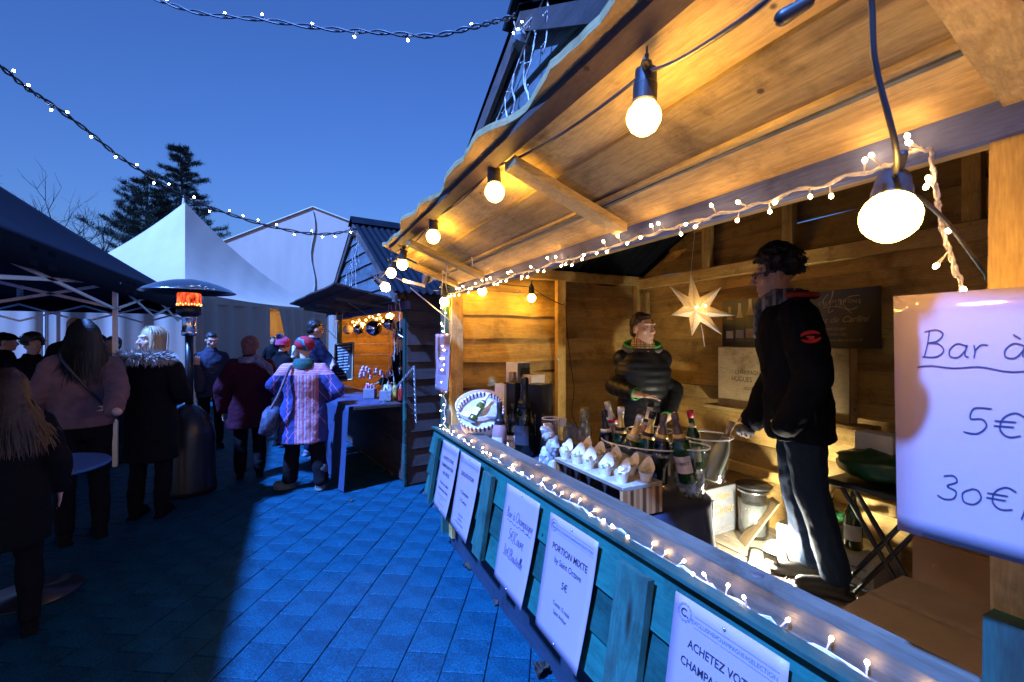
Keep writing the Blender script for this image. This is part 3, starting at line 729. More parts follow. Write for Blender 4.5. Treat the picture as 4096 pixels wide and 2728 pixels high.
def pine(name, label, base, H, Wd, seed, z0=.3, levels=15, conic=True, droop=-.05):
    rnd.seed(seed); th = thing(name, label, 'tree', base, group='pine trees behind the tents'); b0 = Vector(base); tr = MB(); cw = MB()
    tr.tube([b0+UP*H*k/8+Vector((rnd.gauss(0, .08), rnd.gauss(0, .08), 0)) for k in range(9)], [.30*(1-.115*k) for k in range(9)], 7)
    for i in range(levels):
        f = z0+(1-z0)*(i+.2)/levels
        R_ = Wd*((1-f)/(1-z0))**.8+.35 if conic else Wd*(1.05-.75*((f-.45)/.5)**2)
        n_ = 7 if conic else 6; ph = rnd.uniform(0, 6.28)
        for q in range(n_):
            a = ph+q*6.283/n_+rnd.gauss(0, .25); L = R_*rnd.uniform(.55, 1.12)
            d = Vector((math.cos(a), math.sin(a), droop+rnd.uniform(-.06, .18))); p0 = b0+UP*H*(f+rnd.uniform(-.01, .01)); sag = L*.10
            bough = [p0+d*L*k/5+UP*(sag*(k/5)**2*2-.02*k) for k in range(6)]
            tr.tube(bough, [.05*(1-.15*k) for k in range(6)], 3, caps=False)
            side = Vector((-d.y, d.x, 0)).normalized()
            for c_ in range(int(17*L)+8):
                u = rnd.uniform(.22, 1.03); k = min(int(u*5), 4); c = bough[k].lerp(bough[k+1], min(u*5-k, 1))+side*rnd.gauss(0, .17*L*(1.15-u))+UP*rnd.gauss(.05, .05)
                for w_ in range(16):
                    dv = (d*.5+Vector((rnd.gauss(0, .8), rnd.gauss(0, .8), rnd.gauss(.25, .45)))).normalized()*rnd.uniform(.14, .34); sv = dv.cross(UP).normalized()*.020
                    o_ = c+Vector((rnd.gauss(0, .09), rnd.gauss(0, .09), rnd.gauss(0, .05))); cw.add([o_-sv, o_+sv, o_+dv], [(0,1,2)])
    ob('trunk', tr, M_bark, th); ob('crown', cw, M_needle, th)
def at_ground(px, D): 
    p = P(px, 1364, D=D); p.z = 0; return p
pine('pine_tree', 'tall dark pine with a pointed top behind the pagoda peak', at_ground(728, 33), 1.5+(1364-575)/FPX*33, 3.9, 3, .36, 13)
pine('pine_tree', 'broad dark pine with flat spreading boughs beside the taller pine', at_ground(590, 30), 1.5+(1364-700)/FPX*30, 3.5, 9, .42, 10, False, .12)
bare('bare_tree', 'bare leafless tree with fine twigs above the gazebo roof', at_ground(275, 32), 12.2, .25, 12)
bare('bare_tree', 'thin bare tree tips rising behind the gazebo peak', at_ground(40, 30), 12.6, .2, 15)
bare('bare_tree', 'small rounded bare tree between pagoda tent and gabled marquee', at_ground(905, 44), 12.0, .2, 21)
rnd.seed(77)

# ================================================================ PAPER SHEETS
def sheet(name, label, tl, tr, bl, draw, mat, curl=.012, group=None, pins=1, hand=False, Wd=.297, Hd=.42):
    """A3 sheet; draw(put) writes on it in metres from its lower left corner"""
    tl, tr, bl = Vector(tl), Vector(tr), Vector(bl)
    ux = (tr-tl).normalized(); vy = (tl-bl); vy = (vy-ux*vy.dot(ux)).normalized(); nz = ux.cross(vy)
    o = tl - vy*Hd
    th = thing(name, label, 'paper sign', o+ux*Wd/2, group=group)
    def fn(x, y, e=0.0):
        a = x/Wd; b_ = y/Hd
        c = curl*((1-b_)**2*(.35+.65*a*a)) + .003*math.sin(a*3.1+b_*2)
        return o + ux*x + vy*y + nz*(c+e)
    ob('paper', MB().shell(lambda u, v: fn(u*Wd, v*Hd), 10, 14, nz*(-.0006)), mat, th, smooth=True)
    if hand:
        mb = MB(); draw(mb, lambda x, y: fn(x, y, .0012)); ob('handwriting', mb, M_inkblue, th, kind='stuff')
    else:
        mb = MB(); lg = MB(); draw(mb, lg, lambda x, y: fn(x, y, .0012)); ob('lettering', mb, M_ink, th, kind='stuff')
        if lg.v: ob('logo', lg, pm('logo_ink', (.05,.10,.22), .6, bmp=0), th, kind='stuff')
    for k in range(pins):
        ob('pin', MB().ell(fn(Wd*.5, Hd*(.965 if k == 0 else .03), .003), (.004, .004, .004), n=8, m=5), M_steel, th, smooth=True)
    return th
def header(mb, lg, fn):
    for (r0, r1, seg) in ((.0205, .0225, 13), (.0175, .0185, 40)):
        for k in range(seg):
            a0 = 2*math.pi*k/seg; a1 = a0+2*math.pi/seg*(.7 if seg < 20 else 1)
            pts = []
            for i in range(4):
                a = a0+(a1-a0)*i/3
                for r_ in (r0, r1): pts.append(fn(.036+r_*math.cos(a), .384+r_*math.sin(a)))
            lg.add(pts, [(2*i, 2*i+2, 2*i+3, 2*i+1) for i in range(3)])
    put_text(mb, 'C.', .036, .3745, .027, fn, .02)
    put_text(lg, 'EXCLUSIVE', .092, .371, .0135, fn, width=.066); put_text(lg, 'CHAMPAGNE', .167, .371, .0135, fn, width=.070); put_text(lg, 'SELECTION', .245, .371, .0135, fn, width=.066)
    for x in (.129, .2075): put_text(lg, '*', x, .366, .02, fn)
    for y in (.3635, .3885): lg.add([fn(.066+.215*k/8, y+dy) for k in range(9) for dy in (0, .0008)], [(2*k, 2*k+2, 2*k+3, 2*k+1) for k in range(8)])
def d_achetez(mb, lg, fn):
    header(mb, lg, fn)
    for s, y, z, bd, w_ in (('ACHETEZ VOTRE', .312, .028, .012, .185), ('CHAMPAGNE POUR', .266, .028, .012, .215), ('VOS FÊTES', .220, .028, .012, .125),
                        ('Vente sur place', .160, .026, .002, .165), ('Enlèvement direct', .122, .026, .002, .195),
                        ('dans nos locaux disponibles sur commande', .090, .0105, 0, .19), ('à emporter', .074, .0105, 0, .06), ('Paiement par carte accepté', .045, .0105, 0, .12)):
        put_text(mb, s, .148, y, z, fn, bd, width=w_)
def d_degus(mb, lg, fn):
    header(mb, lg, fn)
    for s, y, z, bd, w_ in (('DEGUSTATION', .300, .032, .012, .18), ('1 Domaine', .206, .028, .002, .12), ('3 Cuvées', .162, .028, .002, .105),
                        ('Chaque heure', .090, .016, 0, .075), ('présentation', .068, .016, 0, .07), ("d'un nouveau domaine", .046, .016, 0, .125)):
        put_text(mb, s, .148, y, z, fn, bd, width=w_)
def d_portion(mb, lg, fn):
    header(mb, lg, fn)
    for s, y, z, bd, w_ in (('PORTION MIXTE', .303, .033, .012, .215), ('by Saint Octave', .262, .030, .004, .165), ('5€', .196, .034, .010, .035),
                        ('Comté 15 mois', .128, .021, 0, .105), ('Saint Arthur', .100, .021, 0, .085)):
        put_text(mb, s, .153, y, z, fn, bd, width=w_)
def d_bar(mb, fn):
    put_hand(mb, 'Bar à Champagne', .040, .288, .042, fn, .05)
    ln = [(.05+.215*k/40, .272+.003*math.sin(k*.95)+.002*math.sin(k*.31)) for k in range(41)]
    mb.add([fn(x, y+dy) for x, y in ln for dy in (0, .0022)], [(2*k, 2*k+2, 2*k+3, 2*k+1) for k in range(40)])
    put_hand(mb, '5€/COUPE', .085, .202, .046, fn, .055)
    put_hand(mb, '30€/Bouteille', .058, .128, .044, fn, .055)
def d_bar2(mb, fn):
    put_hand(mb, 'Bar à Champagne', .034, .285, .042, fn, .042, xs=1.12)
    ln = [(  .03+.345*k/40, .268+.002*math.sin(k*.95)+.002*math.sin(k*.31)) for k in range(41)]
    mb.add([fn(x, y+dy) for x, y in ln for dy in (0, .0018)], [(2*k, 2*k+2, 2*k+3, 2*k+1) for k in range(40)])
    x = put_hand(mb, '5€', .082, .172, .040, fn, .048, xs=1.25); put_hand(mb, '/COUPE', x+.03, .172, .040, fn, .048, xs=1.0)
    put_hand(mb, '30€/Bouteille', .050, .068, .038, fn, .048, xs=1.3)
def panel_sheet(label, c4, draw, mat, **k):
    pts = [on_panel(x, y, .02) for x, y in c4]
    # the outline in the photograph sets the place, A3 paper the size
    o = pts[0]; y0 = (pts[0].y+pts[2].y)/2 if len(pts) > 2 else pts[0].y
    return sheet('paper_sign', label, o, o+Vector((0, -.297, 0)), o+pdir*.42, draw, mat, **k)
panel_sheet('printed white sheet reading ACHETEZ VOTRE CHAMPAGNE next to the DEGUSTATION sheet', [(1776,1758),(1836,1796),(1743,1994)], d_achetez, M_paper, pins=2, curl=.02)
panel_sheet('printed white sheet reading DEGUSTATION 1 Domaine 3 Cuvées', [(1847,1805),(1927,1849),(1817,2071)], d_degus, M_paper, pins=2, curl=.02)
panel_sheet('handwritten white sheet reading Bar à Champagne on teal counter panel', [(2032,1932),(2164,2011),(1996,2277)], d_bar, M_paper, pins=2, hand=True, curl=.02)
panel_sheet('printed white sheet reading PORTION MIXTE by Saint Octave', [(2205.5,2047),(2391,2174),(2155,2461)], d_portion, M_paper, pins=2, curl=.02)
panel_sheet('printed white sheet reading ACHETEZ VOTRE CHAMPAGNE below the silver hinge', [(2706.6,2362),(3169,2645)], d_achetez, M_paper, pins=1, curl=.01)
a = P(1743, 1336, X=.972); sheet('paper_sign', 'glossy handwritten sheet hanging on the lit front post beside the hatbox', a, a+Vector((.01, -.297, 0)), a-UP*.42, d_bar, M_gloss_paper, curl=.015, hand=True)
a = P(3576, 1186, X=.90); sheet('paper_sign', 'glossy handwritten sheet on the post at the cardboard box end', a, a+Vector((.03, -.297, .004)), a-UP*.385, d_bar2, M_gloss_paper, curl=.006, hand=True, Wd=.40, Hd=.385)

# ================================================================ LIGHTS ON STRINGS
def two(mb1, mb2, m1, m2, name):
    me = bpy.data.meshes.new(name); n1 = len(mb1.v)
    me.from_pydata([tuple(v_) for v_ in mb1.v+mb2.v], [], mb1.f+[tuple(i+n1 for i in f) for f in mb2.f])
    me.materials.append(m1); me.materials.append(m2)
    for i, p in enumerate(me.polygons): p.material_index = 0 if i < len(mb1.f) else 1; p.use_smooth = True
    return me
E_warm = emit('warm_led', (1.0, .55, .20), 24.2); E_cold = emit('cold_led', (.62, .78, 1.0), 15.1); E_star = emit('star_led', (1.0, .55, .16), 2.3)
M_clear = pm('clear_plastic', (.85,.80,.75), .2, var=.05, trans=.6); M_cablew = pm('clear_cable', (.55,.52,.52), .3, var=.3, scale=90, bmp=.3)
led_w = two(MB().tube([(0,0,0), (0,0,.014), (0,0,.026)], [.0016, .002, .0034], 6), MB().ell((0,0,.029), (.0042,.0042,.0055), n=8, m=5), M_clear, E_warm, 'led')
led_c = two(MB().tube([(0,0,0), (0,0,.03)], [.006, .0065], 6), MB().ell((0,0,.036), (.0085,.0085,.009), n=8, m=5), M_black, E_cold, 'led')
led_off = two(MB().tube([(0,0,0), (0,0,.014), (0,0,.024)], [.0016, .002, .0032], 5), MB().ell((0,0,.026), (.0035,.0035,.005), n=6, m=4), M_clear, pm('unlit_led', (.75,.78,.85), .25), 'led')
def along(pts, n, jitter=.25):
    L = [0]
    for i in range(1, len(pts)): L.append(L[-1]+(pts[i]-pts[i-1]).length)
    out = []
    for k in range(n):
        s = L[-1]*min(.999, max(.001, (k+.5+rnd.uniform(-jitter, jitter))/n))
        i = next(j for j in range(1, len(L)) if L[j] >= s); f = (s-L[i-1])/max(L[i]-L[i-1], 1e-6)
        out.append((pts[i-1].lerp(pts[i], f), (pts[i]-pts[i-1]).normalized()))
    return out
def string(name, label, paths, n, led, cabm, r, dirf, scale=1.0, group=None, twist=0.0, cat='string lights'):
    p0 = paths[0][0]
    th = thing(name, label, cat, p0, group=group)
    cb = MB()
    for pts in paths:
        if twist:
            for q in (0, 1):
                pp = []
                for i, p in enumerate(pts):
                    d = (pts[min(i+1, len(pts)-1)]-pts[max(i-1, 0)]).normalized(); u = d.cross(UP).normalized(); v_ = d.cross(u)
                    a = i*.9+q*math.pi; pp.append(p+(u*math.cos(a)+v_*math.sin(a))*twist)
                cb.tube(pp, r, 5)
        else: cb.tube(pts, r, 6)
    ob('cable', cb, cabm, th, smooth=True)
    for pts, nn in zip(paths, n):
        for p, d in along(pts, nn):
            z = dirf(p, d).normalized(); x = z.orthogonal().normalized(); y = z.cross(x)
            inst('led', led, th, Matrix.Translation(-Vector(p0)) @ basis(x*scale, y*scale, z*scale, p))
    return th
def wig(pts, amp, n=9, k=1.0):
    out = cr(pts, n)
    return [p+Vector((mnoise.noise(Vector((i*.37*k, 1.1, 5)))*amp, 0, mnoise.noise(Vector((i*.41*k, 7.7, 2)))*amp)) for i, p in enumerate(out)]
# along the counter gap
pr_ = [Vector((.995, y, .853)) for y in (3.16, 2.8, 2.4, 2.0, 1.6, 1.25, .95, .65, .40, .30)]
pr_[-1] = Vector((1.02, .33, .86))
string('string_lights', 'warm white fairy lights lying along the counter gap', [wig(pr_, .022, 14)], [46], led_w, M_cablew, .0026,
       lambda p, d: Vector((rnd.choice((-1, 1))*rnd.uniform(.4, 1.0), rnd.uniform(-.5, .5), rnd.uniform(.25, 1.0))), twist=.0022, group='warm fairy lights')
# along the lintel
pl_ = [Vector((1.012, y, 1.832)) for y in (3.18, 2.7, 2.3, 1.9, 1.5, 1.2, .9, .65, .47)]+[Vector((.99, .40, 1.835)), Vector((.985, .385, 1.78)), Vector((.99, .378, 1.70)), Vector((.99, .36, 1.62)), Vector((.995, .345, 1.55)), Vector((.995, .345, 1.51))]
string('string_lights', 'warm white fairy lights strung along the lintel under the awning', [wig(pl_, .012, 12)], [66], led_w, M_cablew, .0026,
       lambda p, d: Vector((rnd.uniform(-1, -.1), rnd.uniform(-.4, .4), rnd.choice((-1, -1, 1))*rnd.uniform(.3, 1.0))), twist=.0022, group='warm fairy lights')
# down the left front post
pp_ = [Vector((.99, 3.155, z)) for z in (1.83, 1.6, 1.4, 1.2, 1.0, .87)]
string('string_lights', 'warm white fairy lights running down the left front post', [wig(pp_, .02, 9)], [18], led_w, M_cablew, .0024,
       lambda p, d: Vector((rnd.uniform(-1, 0), rnd.uniform(-1, 1), rnd.uniform(-.3, .5))), twist=.002, group='warm fairy lights')
# overhead cold strings
c1 = [PD(x, y, D=d) for x, y, d in ((-1400, -700, 3.6), (-600, -330, 3.1), (-150, -170, 2.8), (150, -70, 2.6), (290, -30, 2.45), (360, -2, 2.4), (460, 30, 2.32), (600, 45, 2.22), (750, 66, 2.12), (870, 74, 2.05), (990, 82, 2.0), (1080, 64, 1.96), (1135, 50, 1.94), (1186, 36, 1.92))]
c1 = cr(c1, 8)
string('string_lights', 'cold white string lights on twin black cable ending at the stall ridge', [c1], [34], led_c, M_rubber, .0045, lambda p, d: Vector((rnd.uniform(-.5, .5), rnd.uniform(-.5, .5), rnd.choice((-1, 1)))), scale=.62, twist=.008, group='cold string lights across the lane')
c2 = [PD(x, y, D=d) for x, y, d in ((-1500, -900, 2.3), (-800, -350, 2.6), (-300, -50, 2.9), (-90, 90, 3.1), (0, 152, 3.3), (60, 202, 3.5), (115, 238, 3.7), (200, 300, 4.0), (270, 357, 4.2), (340, 402, 4.4), (430, 455, 4.7), (520, 490, 5.0), (620, 520, 5.25), (720, 538, 5.5), (790, 533, 5.65), (822, 522, 5.7))]
string('string_lights', 'cold white string lights sagging across to the neighbouring chalet ridge', [cr(c2, 8)], [38], led_c, M_rubber, .008, lambda p, d: Vector((rnd.uniform(-.5, .5), rnd.uniform(-.5, .5), rnd.choice((-1, 1)))), scale=1.1, twist=.012, group='cold string lights across the lane')
# icicle wires on the gables (mostly unlit)
def icicle(label, top, ydir, zslope, n, x, lens, group):
    paths = []; rndl = rnd.uniform
    paths.append(cr([top+ydir*(k*.19)+UP*(zslope*k*.19+.01*math.sin(k*2)) for k in range(n)], 4))
    for k in range(n*2-1):
        p = top+ydir*(k*.095)+UP*(zslope*k*.095); L = lens*rndl(.35, 1.1); q = [p]
        while L > 0:
            q.append(q[-1]+Vector((rndl(-.012, .012), rndl(-.025, .025), -.06))); L -= .06
        paths.append(cr(q, 3))
    return string('icicle_lights', label, paths, [4]+[max(2, int(len(p)/5)) for p in paths[1:]], led_off, M_cablew, .0022, lambda p, d: Vector((rnd.uniform(-.6, .1), rnd.uniform(-1, 1), rnd.uniform(-.6, .4))), group=group, twist=.0018)
icicle('pale icicle light wires hanging over the blue gable boards above the awning', Vector((.875, 1.50, 2.84)), Vector((0, 1, 0)), -.60, 8, 0, .38, 'icicle lights on the gables')
icicle('pale icicle light wires down the neighbouring chalet gable', NL(-.16, 1.2, 2.75), (NM.to_3x3() @ Vector((0, 1, 0))), -.62, 8, 0, .5, 'icicle lights on the gables')
icicle('short pale icicle wires on the near corner of the neighbouring chalet', NL(-.06, .02, 1.95), (NM.to_3x3() @ Vector((.0, 1, 0))), -.02, 3, 0, .9, 'icicle lights on the gables')
th = thing('string_lights', 'knot of cold white lights at the stall ridge beam', 'string lights', (.84, 1.7, 2.8), group='cold string lights across the lane')
ob('cable', MB().tube(cr([(.85, 1.74, 2.86), (.86, 1.72, 2.80), (.85, 1.66, 2.78), (.87, 1.6, 2.80)], 5), .003), M_cablew, th)
for q in ((.85, 1.745, 2.795), (.85, 1.70, 2.785), (.845, 1.655, 2.785)): inst('led', led_c, th, Matrix.Translation(-Vector((.84, 1.7, 2.8))) @ basis(Vector((.5,0,0)), Vector((0,.5,0)), Vector((0,0,.5)), q))

# festoon bulbs
E_bulb = emit('festoon_bulb_glow', (1.0, .52, .06), 20.0)
fes = thing('festoon_lights', 'black festoon cable with round warm bulbs hanging under the awning edge', 'festoon lights', (.6, 1.4, 1.95), group='festoon bulb cables')
fes2 = thing('festoon_lights', 'short festoon cable with warm bulbs along the inner left wall', 'festoon lights', (1.2, 3.05, 1.85), group='festoon bulb cables')
def bulb(par, c, axis, s=1.0, w_=True):
    """c: centre of the glass, axis: from glass to socket"""
    z = Vector(axis).normalized(); x = z.orthogonal().normalized(); y = z.cross(x); m4 = basis(x*s, y*s, z*s, c)
    def tf(mb): mb.v = [m4 @ v_ for v_ in mb.v]; return mb
    k = ob('bulb_socket', tf(MB().lathe([(.0, .104), (.010, .103), (.012, .092), (.020, .088), (.021, .062), (.0225, .060), (.0225, .030), (.019, .026), (.019, .020)], 28)), M_black, par, smooth=False)
    arms = MB()
    for sg in (-1, 1): arms.cap((sg*.012, 0, .085), (sg*.040, 0, .084), .008, .0055, 8)
    arms.lathe([(.004, .10), (.004, .118)], 8); arms.tube([Vector((.007*math.cos(a_), 0, .124+.007*math.sin(a_))) for a_ in [i*.63 for i in range(11)]], .002, 5)
    ob('cable_arm', tf(arms), M_black, k)
    g = tf(MB().lathe([(.0006, -.033), (.012, -.031), (.023, -.023), (.031, -.008), (.032, .002), (.029, .013), (.022, .022), (.019, .028)], 20))
    ob('glass_bulb', g, E_bulb, par, smooth=True)
    return Vector(c)+z*.085*s
outer = []
for px, py, ax in ((2575, 470, (.02, -.05, 1)), (1979, 768, (0, .1, 1)), (1733, 946, (0, .0, 1)), (1610, 1058, (.05, -.1, 1)), (1565, 1092, (.05, .15, 1))):
    c = P(px, py, X=.6); outer.append(bulb(fes, c, ax))
c6 = P(1541, 1148, D=3.12); s6 = bulb(fes, c6, (-.6, .35, .6)); 
c8 = P(1777, 1207, X=.985); s8 = bulb(fes, c8, (0, 0, 1))
c7 = P(3560, 868, D=.60); s7 = bulb(fes, c7, RT*.5+FW*.55+UP*.72, s=1.05)
cab = MB()
def sagc(a, b2, sag, n=10): return [Vector(a).lerp(Vector(b2), i/n)-UP*sag*4*(i/n)*(1-i/n) for i in range(n+1)]
chain_ = outer
for i in range(len(chain_)-1): cab.tube(sagc(chain_[i], chain_[i+1], .015+.012*(chain_[i]-chain_[i+1]).length), .0036, 6)
cab.tube(sagc(chain_[-1], s6, .03), .0036, 6); cab.tube(cr([s6, s6+Vector((.05, .05, .06)), (.8, 3.1, 1.86), s8], 6), .0036, 6)
hookp = P(3060, 10, D=.52); cab.tube(cr([chain_[0], chain_[0].lerp(hookp, .4)-UP*.012, hookp, P(3300, -260, D=.5), P(3470, -60, D=.52), P(3500, 250, D=.54), P(3585, 600, D=.57), s7], 8), .0036, 6)
cab.tube(cr([s7, P(3760, 860, D=.66), P(3930, 1080, D=.80), P(3960, 1120, D=.9), P(4100, 1130, D=.95)], 8), .0032, 6)
ob('cable', cab, M_rubber, fes, smooth=True)
ob('connector', MB().cap(P(3130, 70, D=.57), P(3230, 10, D=.56), .010, .008, 12), M_black, fes, smooth=True)
i1 = bulb(fes2, P(1929, 1166, Y=3.06), (0, 0, 1)); i2 = bulb(fes2, P(2126, 1192, Y=3.06), (0, 0, 1))
cab = MB(); cab.tube(sagc(s8, i1, .0), .0032, 6); cab.tube(sagc(i1, i2, .01), .0032, 6); cab.tube(sagc(i2, (1.97, 3.12, 1.79), .015), .0032, 6)
cab.tube(cr([(2.0, 3.13, 1.79), (2.03, 3.165, 1.6), (2.07, 3.165, 1.3), (2.1, 3.165, 1.1), (2.08, 3.165, .9), (2.16, 3.165, .75)], 6), .003, 6)
ob('cable', cab, M_rubber, fes2, smooth=True)
ob('switch_box', MB().bev(P(1812, 1377, X=1.06), (.012, .03, .06), .004, (0, 0, .2)), M_white, stall)

# ================================================================ DRINKS TABLE INSIDE
TZ = .74
tb = thing('folding_table', 'long low serving table under a navy cloth behind the counter', 'table', (1.55, 2.3, 0))
ob('tabletop', MB().bev((1.535, 2.31, TZ-.022), (.64, 1.42, .03), .005), W_ply('y'), tb)
for x in (1.2, 1.87):
    for y in (1.6, 3.0): ob('leg', MB().tube([(x, y, FZ), (x, y, TZ-.03)], .014, 8), M_galv, tb)
M_cloth = pm('navy_cloth', (.012,.018,.055), .85, var=.3, scale=60, sheen=.2)
def clothf(u, v):
    # plan outline: rounded rectangle, v from the middle outwards and down
    a = u*2*math.pi; n_ = 5.0; ca, sa = math.cos(a), math.sin(a)
    r_ = (abs(ca)**n_+abs(sa)**n_)**(-1/n_)
    hx, hy = .388, .79
    if v <= .45: k = v/.45; return Vector((1.535+hx*ca*r_*k, 2.31+hy*sa*r_*k, TZ+.004))
    k = (v-.45)/.55; dr = k*.455; fl = 1+.05*k*math.sin(a*11)*(1 if k > 0 else 0)+.02*k
    return Vector((1.535+hx*ca*r_*fl, 2.31+hy*sa*r_*fl, TZ+.004-dr*(1-.0*k)))
ob('tablecloth', MB().grid(clothf, 120, 26), M_cloth, None, smooth=True, label='navy cloth with rounded corner draped over the serving table', cat='tablecloth', loc=(1.535, 2.31, TZ))
def onT(px, py): return P(px, py, Z=TZ+.006)
# ---- bottles
def BG(n): return {'green': bottleglass('green_bottle_glass', (.02,.10,.03)), 'dark': bottleglass('dark_bottle_glass', (.008,.014,.010)), 'clear': bottleglass('clear_bottle_glass', (.75,.72,.55)), 'olive': bottleglass('olive_bottle_glass', (.12,.14,.02)), 'rose': bottleglass('rose_bottle_glass', (.70,.40,.38))}[n]
def foilm(n):
    c = {'gold': (.80,.55,.18), 'silver': (.75,.74,.74), 'black': (.015,.015,.018), 'pale': (.62,.58,.52), 'red': (.45,.02,.05), 'brown': (.16,.11,.09), 'bronze': (.30,.22,.17), 'pink': (.62,.42,.48), 'cork': (.5,.36,.2)}[n]
    return pm('foil_'+n, c, .32, .35 if n not in ('black', 'red') else .1, .2, 60, .25)
PROF = [(.0005, .0), (.030, .0), (.041, .004), (.044, .014), (.044, .150), (.043, .168), (.037, .195), (.026, .222), (.0185, .245), (.0150, .265), (.0142, .292), (.0160, .294), (.0160, .303), (.0142, .305), (.0140, .314), (.0005, .315)]
def bottle(label, base, tip, glass='green', foil='gold', top=None, lab=(.75,.72,.68), s=1.0, text=None, collar=None, open_=False, fh=.205, group='champagne bottles', par=None):
    """bottle standing at base with its mouth towards tip"""
    base = Vector(base); z = (Vector(tip)-base).normalized(); 
    x = (Vector((-1, -.45, 0))); x = (x-z*x.dot(z)).normalized(); y = z.cross(x)   # label faces the lane
    m4 = basis(x*s, y*s, z*s, base)
    th = thing('champagne_bottle', label, 'bottle', base, group=group)
    def tf(mb): mb.v = [m4 @ v_ for v_ in mb.v]; return mb
    ob('glass_body', tf(MB().lathe(PROF if not open_ else PROF[:-1], 22)), BG(glass), th, smooth=True)
    if foil:
        pf = [(r_+.0012, zz) for r_, zz in PROF if zz >= fh and zz < .303]; pf = [(.0345 if fh < .21 else .0245, fh)]+pf+[(.0175, .306), (.0172, .328), (.0150, .333), (.0005, .334)]
        f = ob('foil', tf(MB().lathe(pf, 18)), foilm(foil), th, smooth=True)
        ob('neck_band', tf(MB().lathe([(.0305, fh+.012), (.0290, fh+.022), (.0265, fh+.030)] if fh < .21 else [(.0205, fh+.02), (.019, fh+.035)], 18, closed=False)), foilm(collar or 'black'), f, smooth=True)
        if top: ob('stopper', tf(MB().lathe([(.0185, .305), (.0190, .330), (.0165, .340), (.0005, .342)], 16)), foilm(top), f, smooth=True)
    if lab:
        lw = MB(); nn = 10; rr = .0448
        lw.add([m4 @ Vector((rr*math.cos(-1.05+2.1*i/nn), rr*math.sin(-1.05+2.1*i/nn), zz)) for i in range(nn+1) for zz in (.055, .135)], [(2*i, 2*i+2, 2*i+3, 2*i+1) for i in range(nn)])
        l_ = ob('label', lw, pm('label_%d_%d' % (int(lab[0]*99), int(lab[2]*99)), lab, .5, var=.05), th, smooth=True)
        if text:
            tm = MB(); put_text(tm, text, 0, .095, .020, lambda u, v_: m4 @ Vector(((rr+.0006)*math.cos(u/rr), (rr+.0006)*math.sin(u/rr), v_)), .01)
            ob('lettering', tm, M_ink, l_)
    return th
def bucket(name, label, base, r0, r1, h, sx=1.0, sy=1.0, rot=0.0, group=None):
    th = thing(name, label, 'ice bucket', base, rot, group=group); t_ = .004
    pr2 = [(.0005, .0), (r0*.8, .0), (r0, .006), (r0+(r1-r0)*.45, h*.4), (r1*.985, h*.8), (r1, h), (r1-t_, h), (r1*.985-t_, h*.8), (r0+(r1-r0)*.45-t_, h*.4), (r0-t_, .016), (.0005, .014)]
    ob('shell', MB().lathe(pr2, 40, sx=sx, sy=sy), glassm('clear_acrylic', (.95,.97,.98), .16), th, smooth=True, world=False)
    ob('rim', MB().lathe([(r1+.0015, h-.004), (r1+.0015, h+.002), (r1-t_-.001, h+.002), (r1-t_-.001, h-.004)], 40, sx=sx, sy=sy, closed=True), pm('acrylic_rim', (.80,.84,.90), .12), th, smooth=True, world=False)
    return th
M_ice = pm('crushed_ice', (.72,.76,.86), .25, var=.15, trans=.25)
def ice(label, c, rx, ry, z0, z1, n, seed):
    rs = random.Random(seed); m = MB()
    for k in range(n):
        a = rs.uniform(0, 6.28); q = math.sqrt(rs.uniform(0, 1)); zz = z0+(z1-z0)*rs.uniform(0, 1)**.6; sh = .72+.28*(zz-z0)/max(z1-z0, .01)
        s = rs.uniform(.009, .017)
        m.bev((c[0]+math.cos(a)*q*rx*sh, c[1]+math.sin(a)*q*ry*sh, zz), (s*rs.uniform(.8, 1.6), s*rs.uniform(.8, 1.6), s), s*.22, Euler((rs.uniform(0, 3), rs.uniform(0, 3), rs.uniform(0, 3))).to_matrix())
    return ob('crushed_ice', m, M_ice, None, label=label, cat='ice', kind='stuff', loc=(c[0], c[1], z0))
def tipb(label, px, py, D, lean=0.0, back=0.0, s=1.0, **k):
    tip = P(px, py, D=D); z = (UP+RT*lean+FW*back).normalized(); return bottle(label, tip-z*.334*s, tip, s=s, **k)
# bucket standing at the front right of the table
b1 = onT(2758, 1990); b1 = Vector((b1.x, b1.y, TZ+.006))
bucket('ice_bucket', 'clear plastic ice bucket holding one labelled green bottle on crushed ice', b1, .066, .094, .250, group='clear ice buckets')
ice('crushed ice around the labelled green bottle', b1, .066, .066, TZ+.024, TZ+.13, 260, 3)
tipb('green champagne bottle with dark neck and white ROBERT label standing in ice', 2696, 1652, 2.15, -.22, 0.0, glass='green', foil='brown', lab=(.62,.56,.58), text='ROBERT', collar='gold')
b2 = onT(2826, 1928); b2 = Vector((b2.x, b2.y, TZ+.006))
bucket('ice_bucket', 'clear plastic ice bucket glowing beside the table end with a tilted pale bottle', b2, .090, .132, .250, group='clear ice buckets')
tipb('pale clear sparkling bottle with bronze foil tilted in the end bucket', 2930, 1685, 2.42, .42, .05, glass='clear', foil='bronze', lab=None, collar='bronze', fh=.222)
tipb('green bottle with red capsule and cream neck label', 2760, 1640, 2.52, -.12, 0, glass='green', foil=None, lab=(.55,.50,.40))
b3 = P(2598, 1364, D=2.66); b3 = Vector((b3.x, b3.y, TZ+.006))
bucket('ice_bucket', 'clear plastic ice bucket at the back of the table near the down jacket', b3, .085, .130, .235, group='clear ice buckets')
tipb('silver and pink bottle with black stopper under the man\'s hand', 2605, 1608, 2.62, .18, 0, glass='rose', foil='silver', top='black', lab=None)
tipb('dark bottle with black foil standing in the back bucket', 2562, 1636, 2.68, .0, 0, glass='dark', foil='black', lab=None)
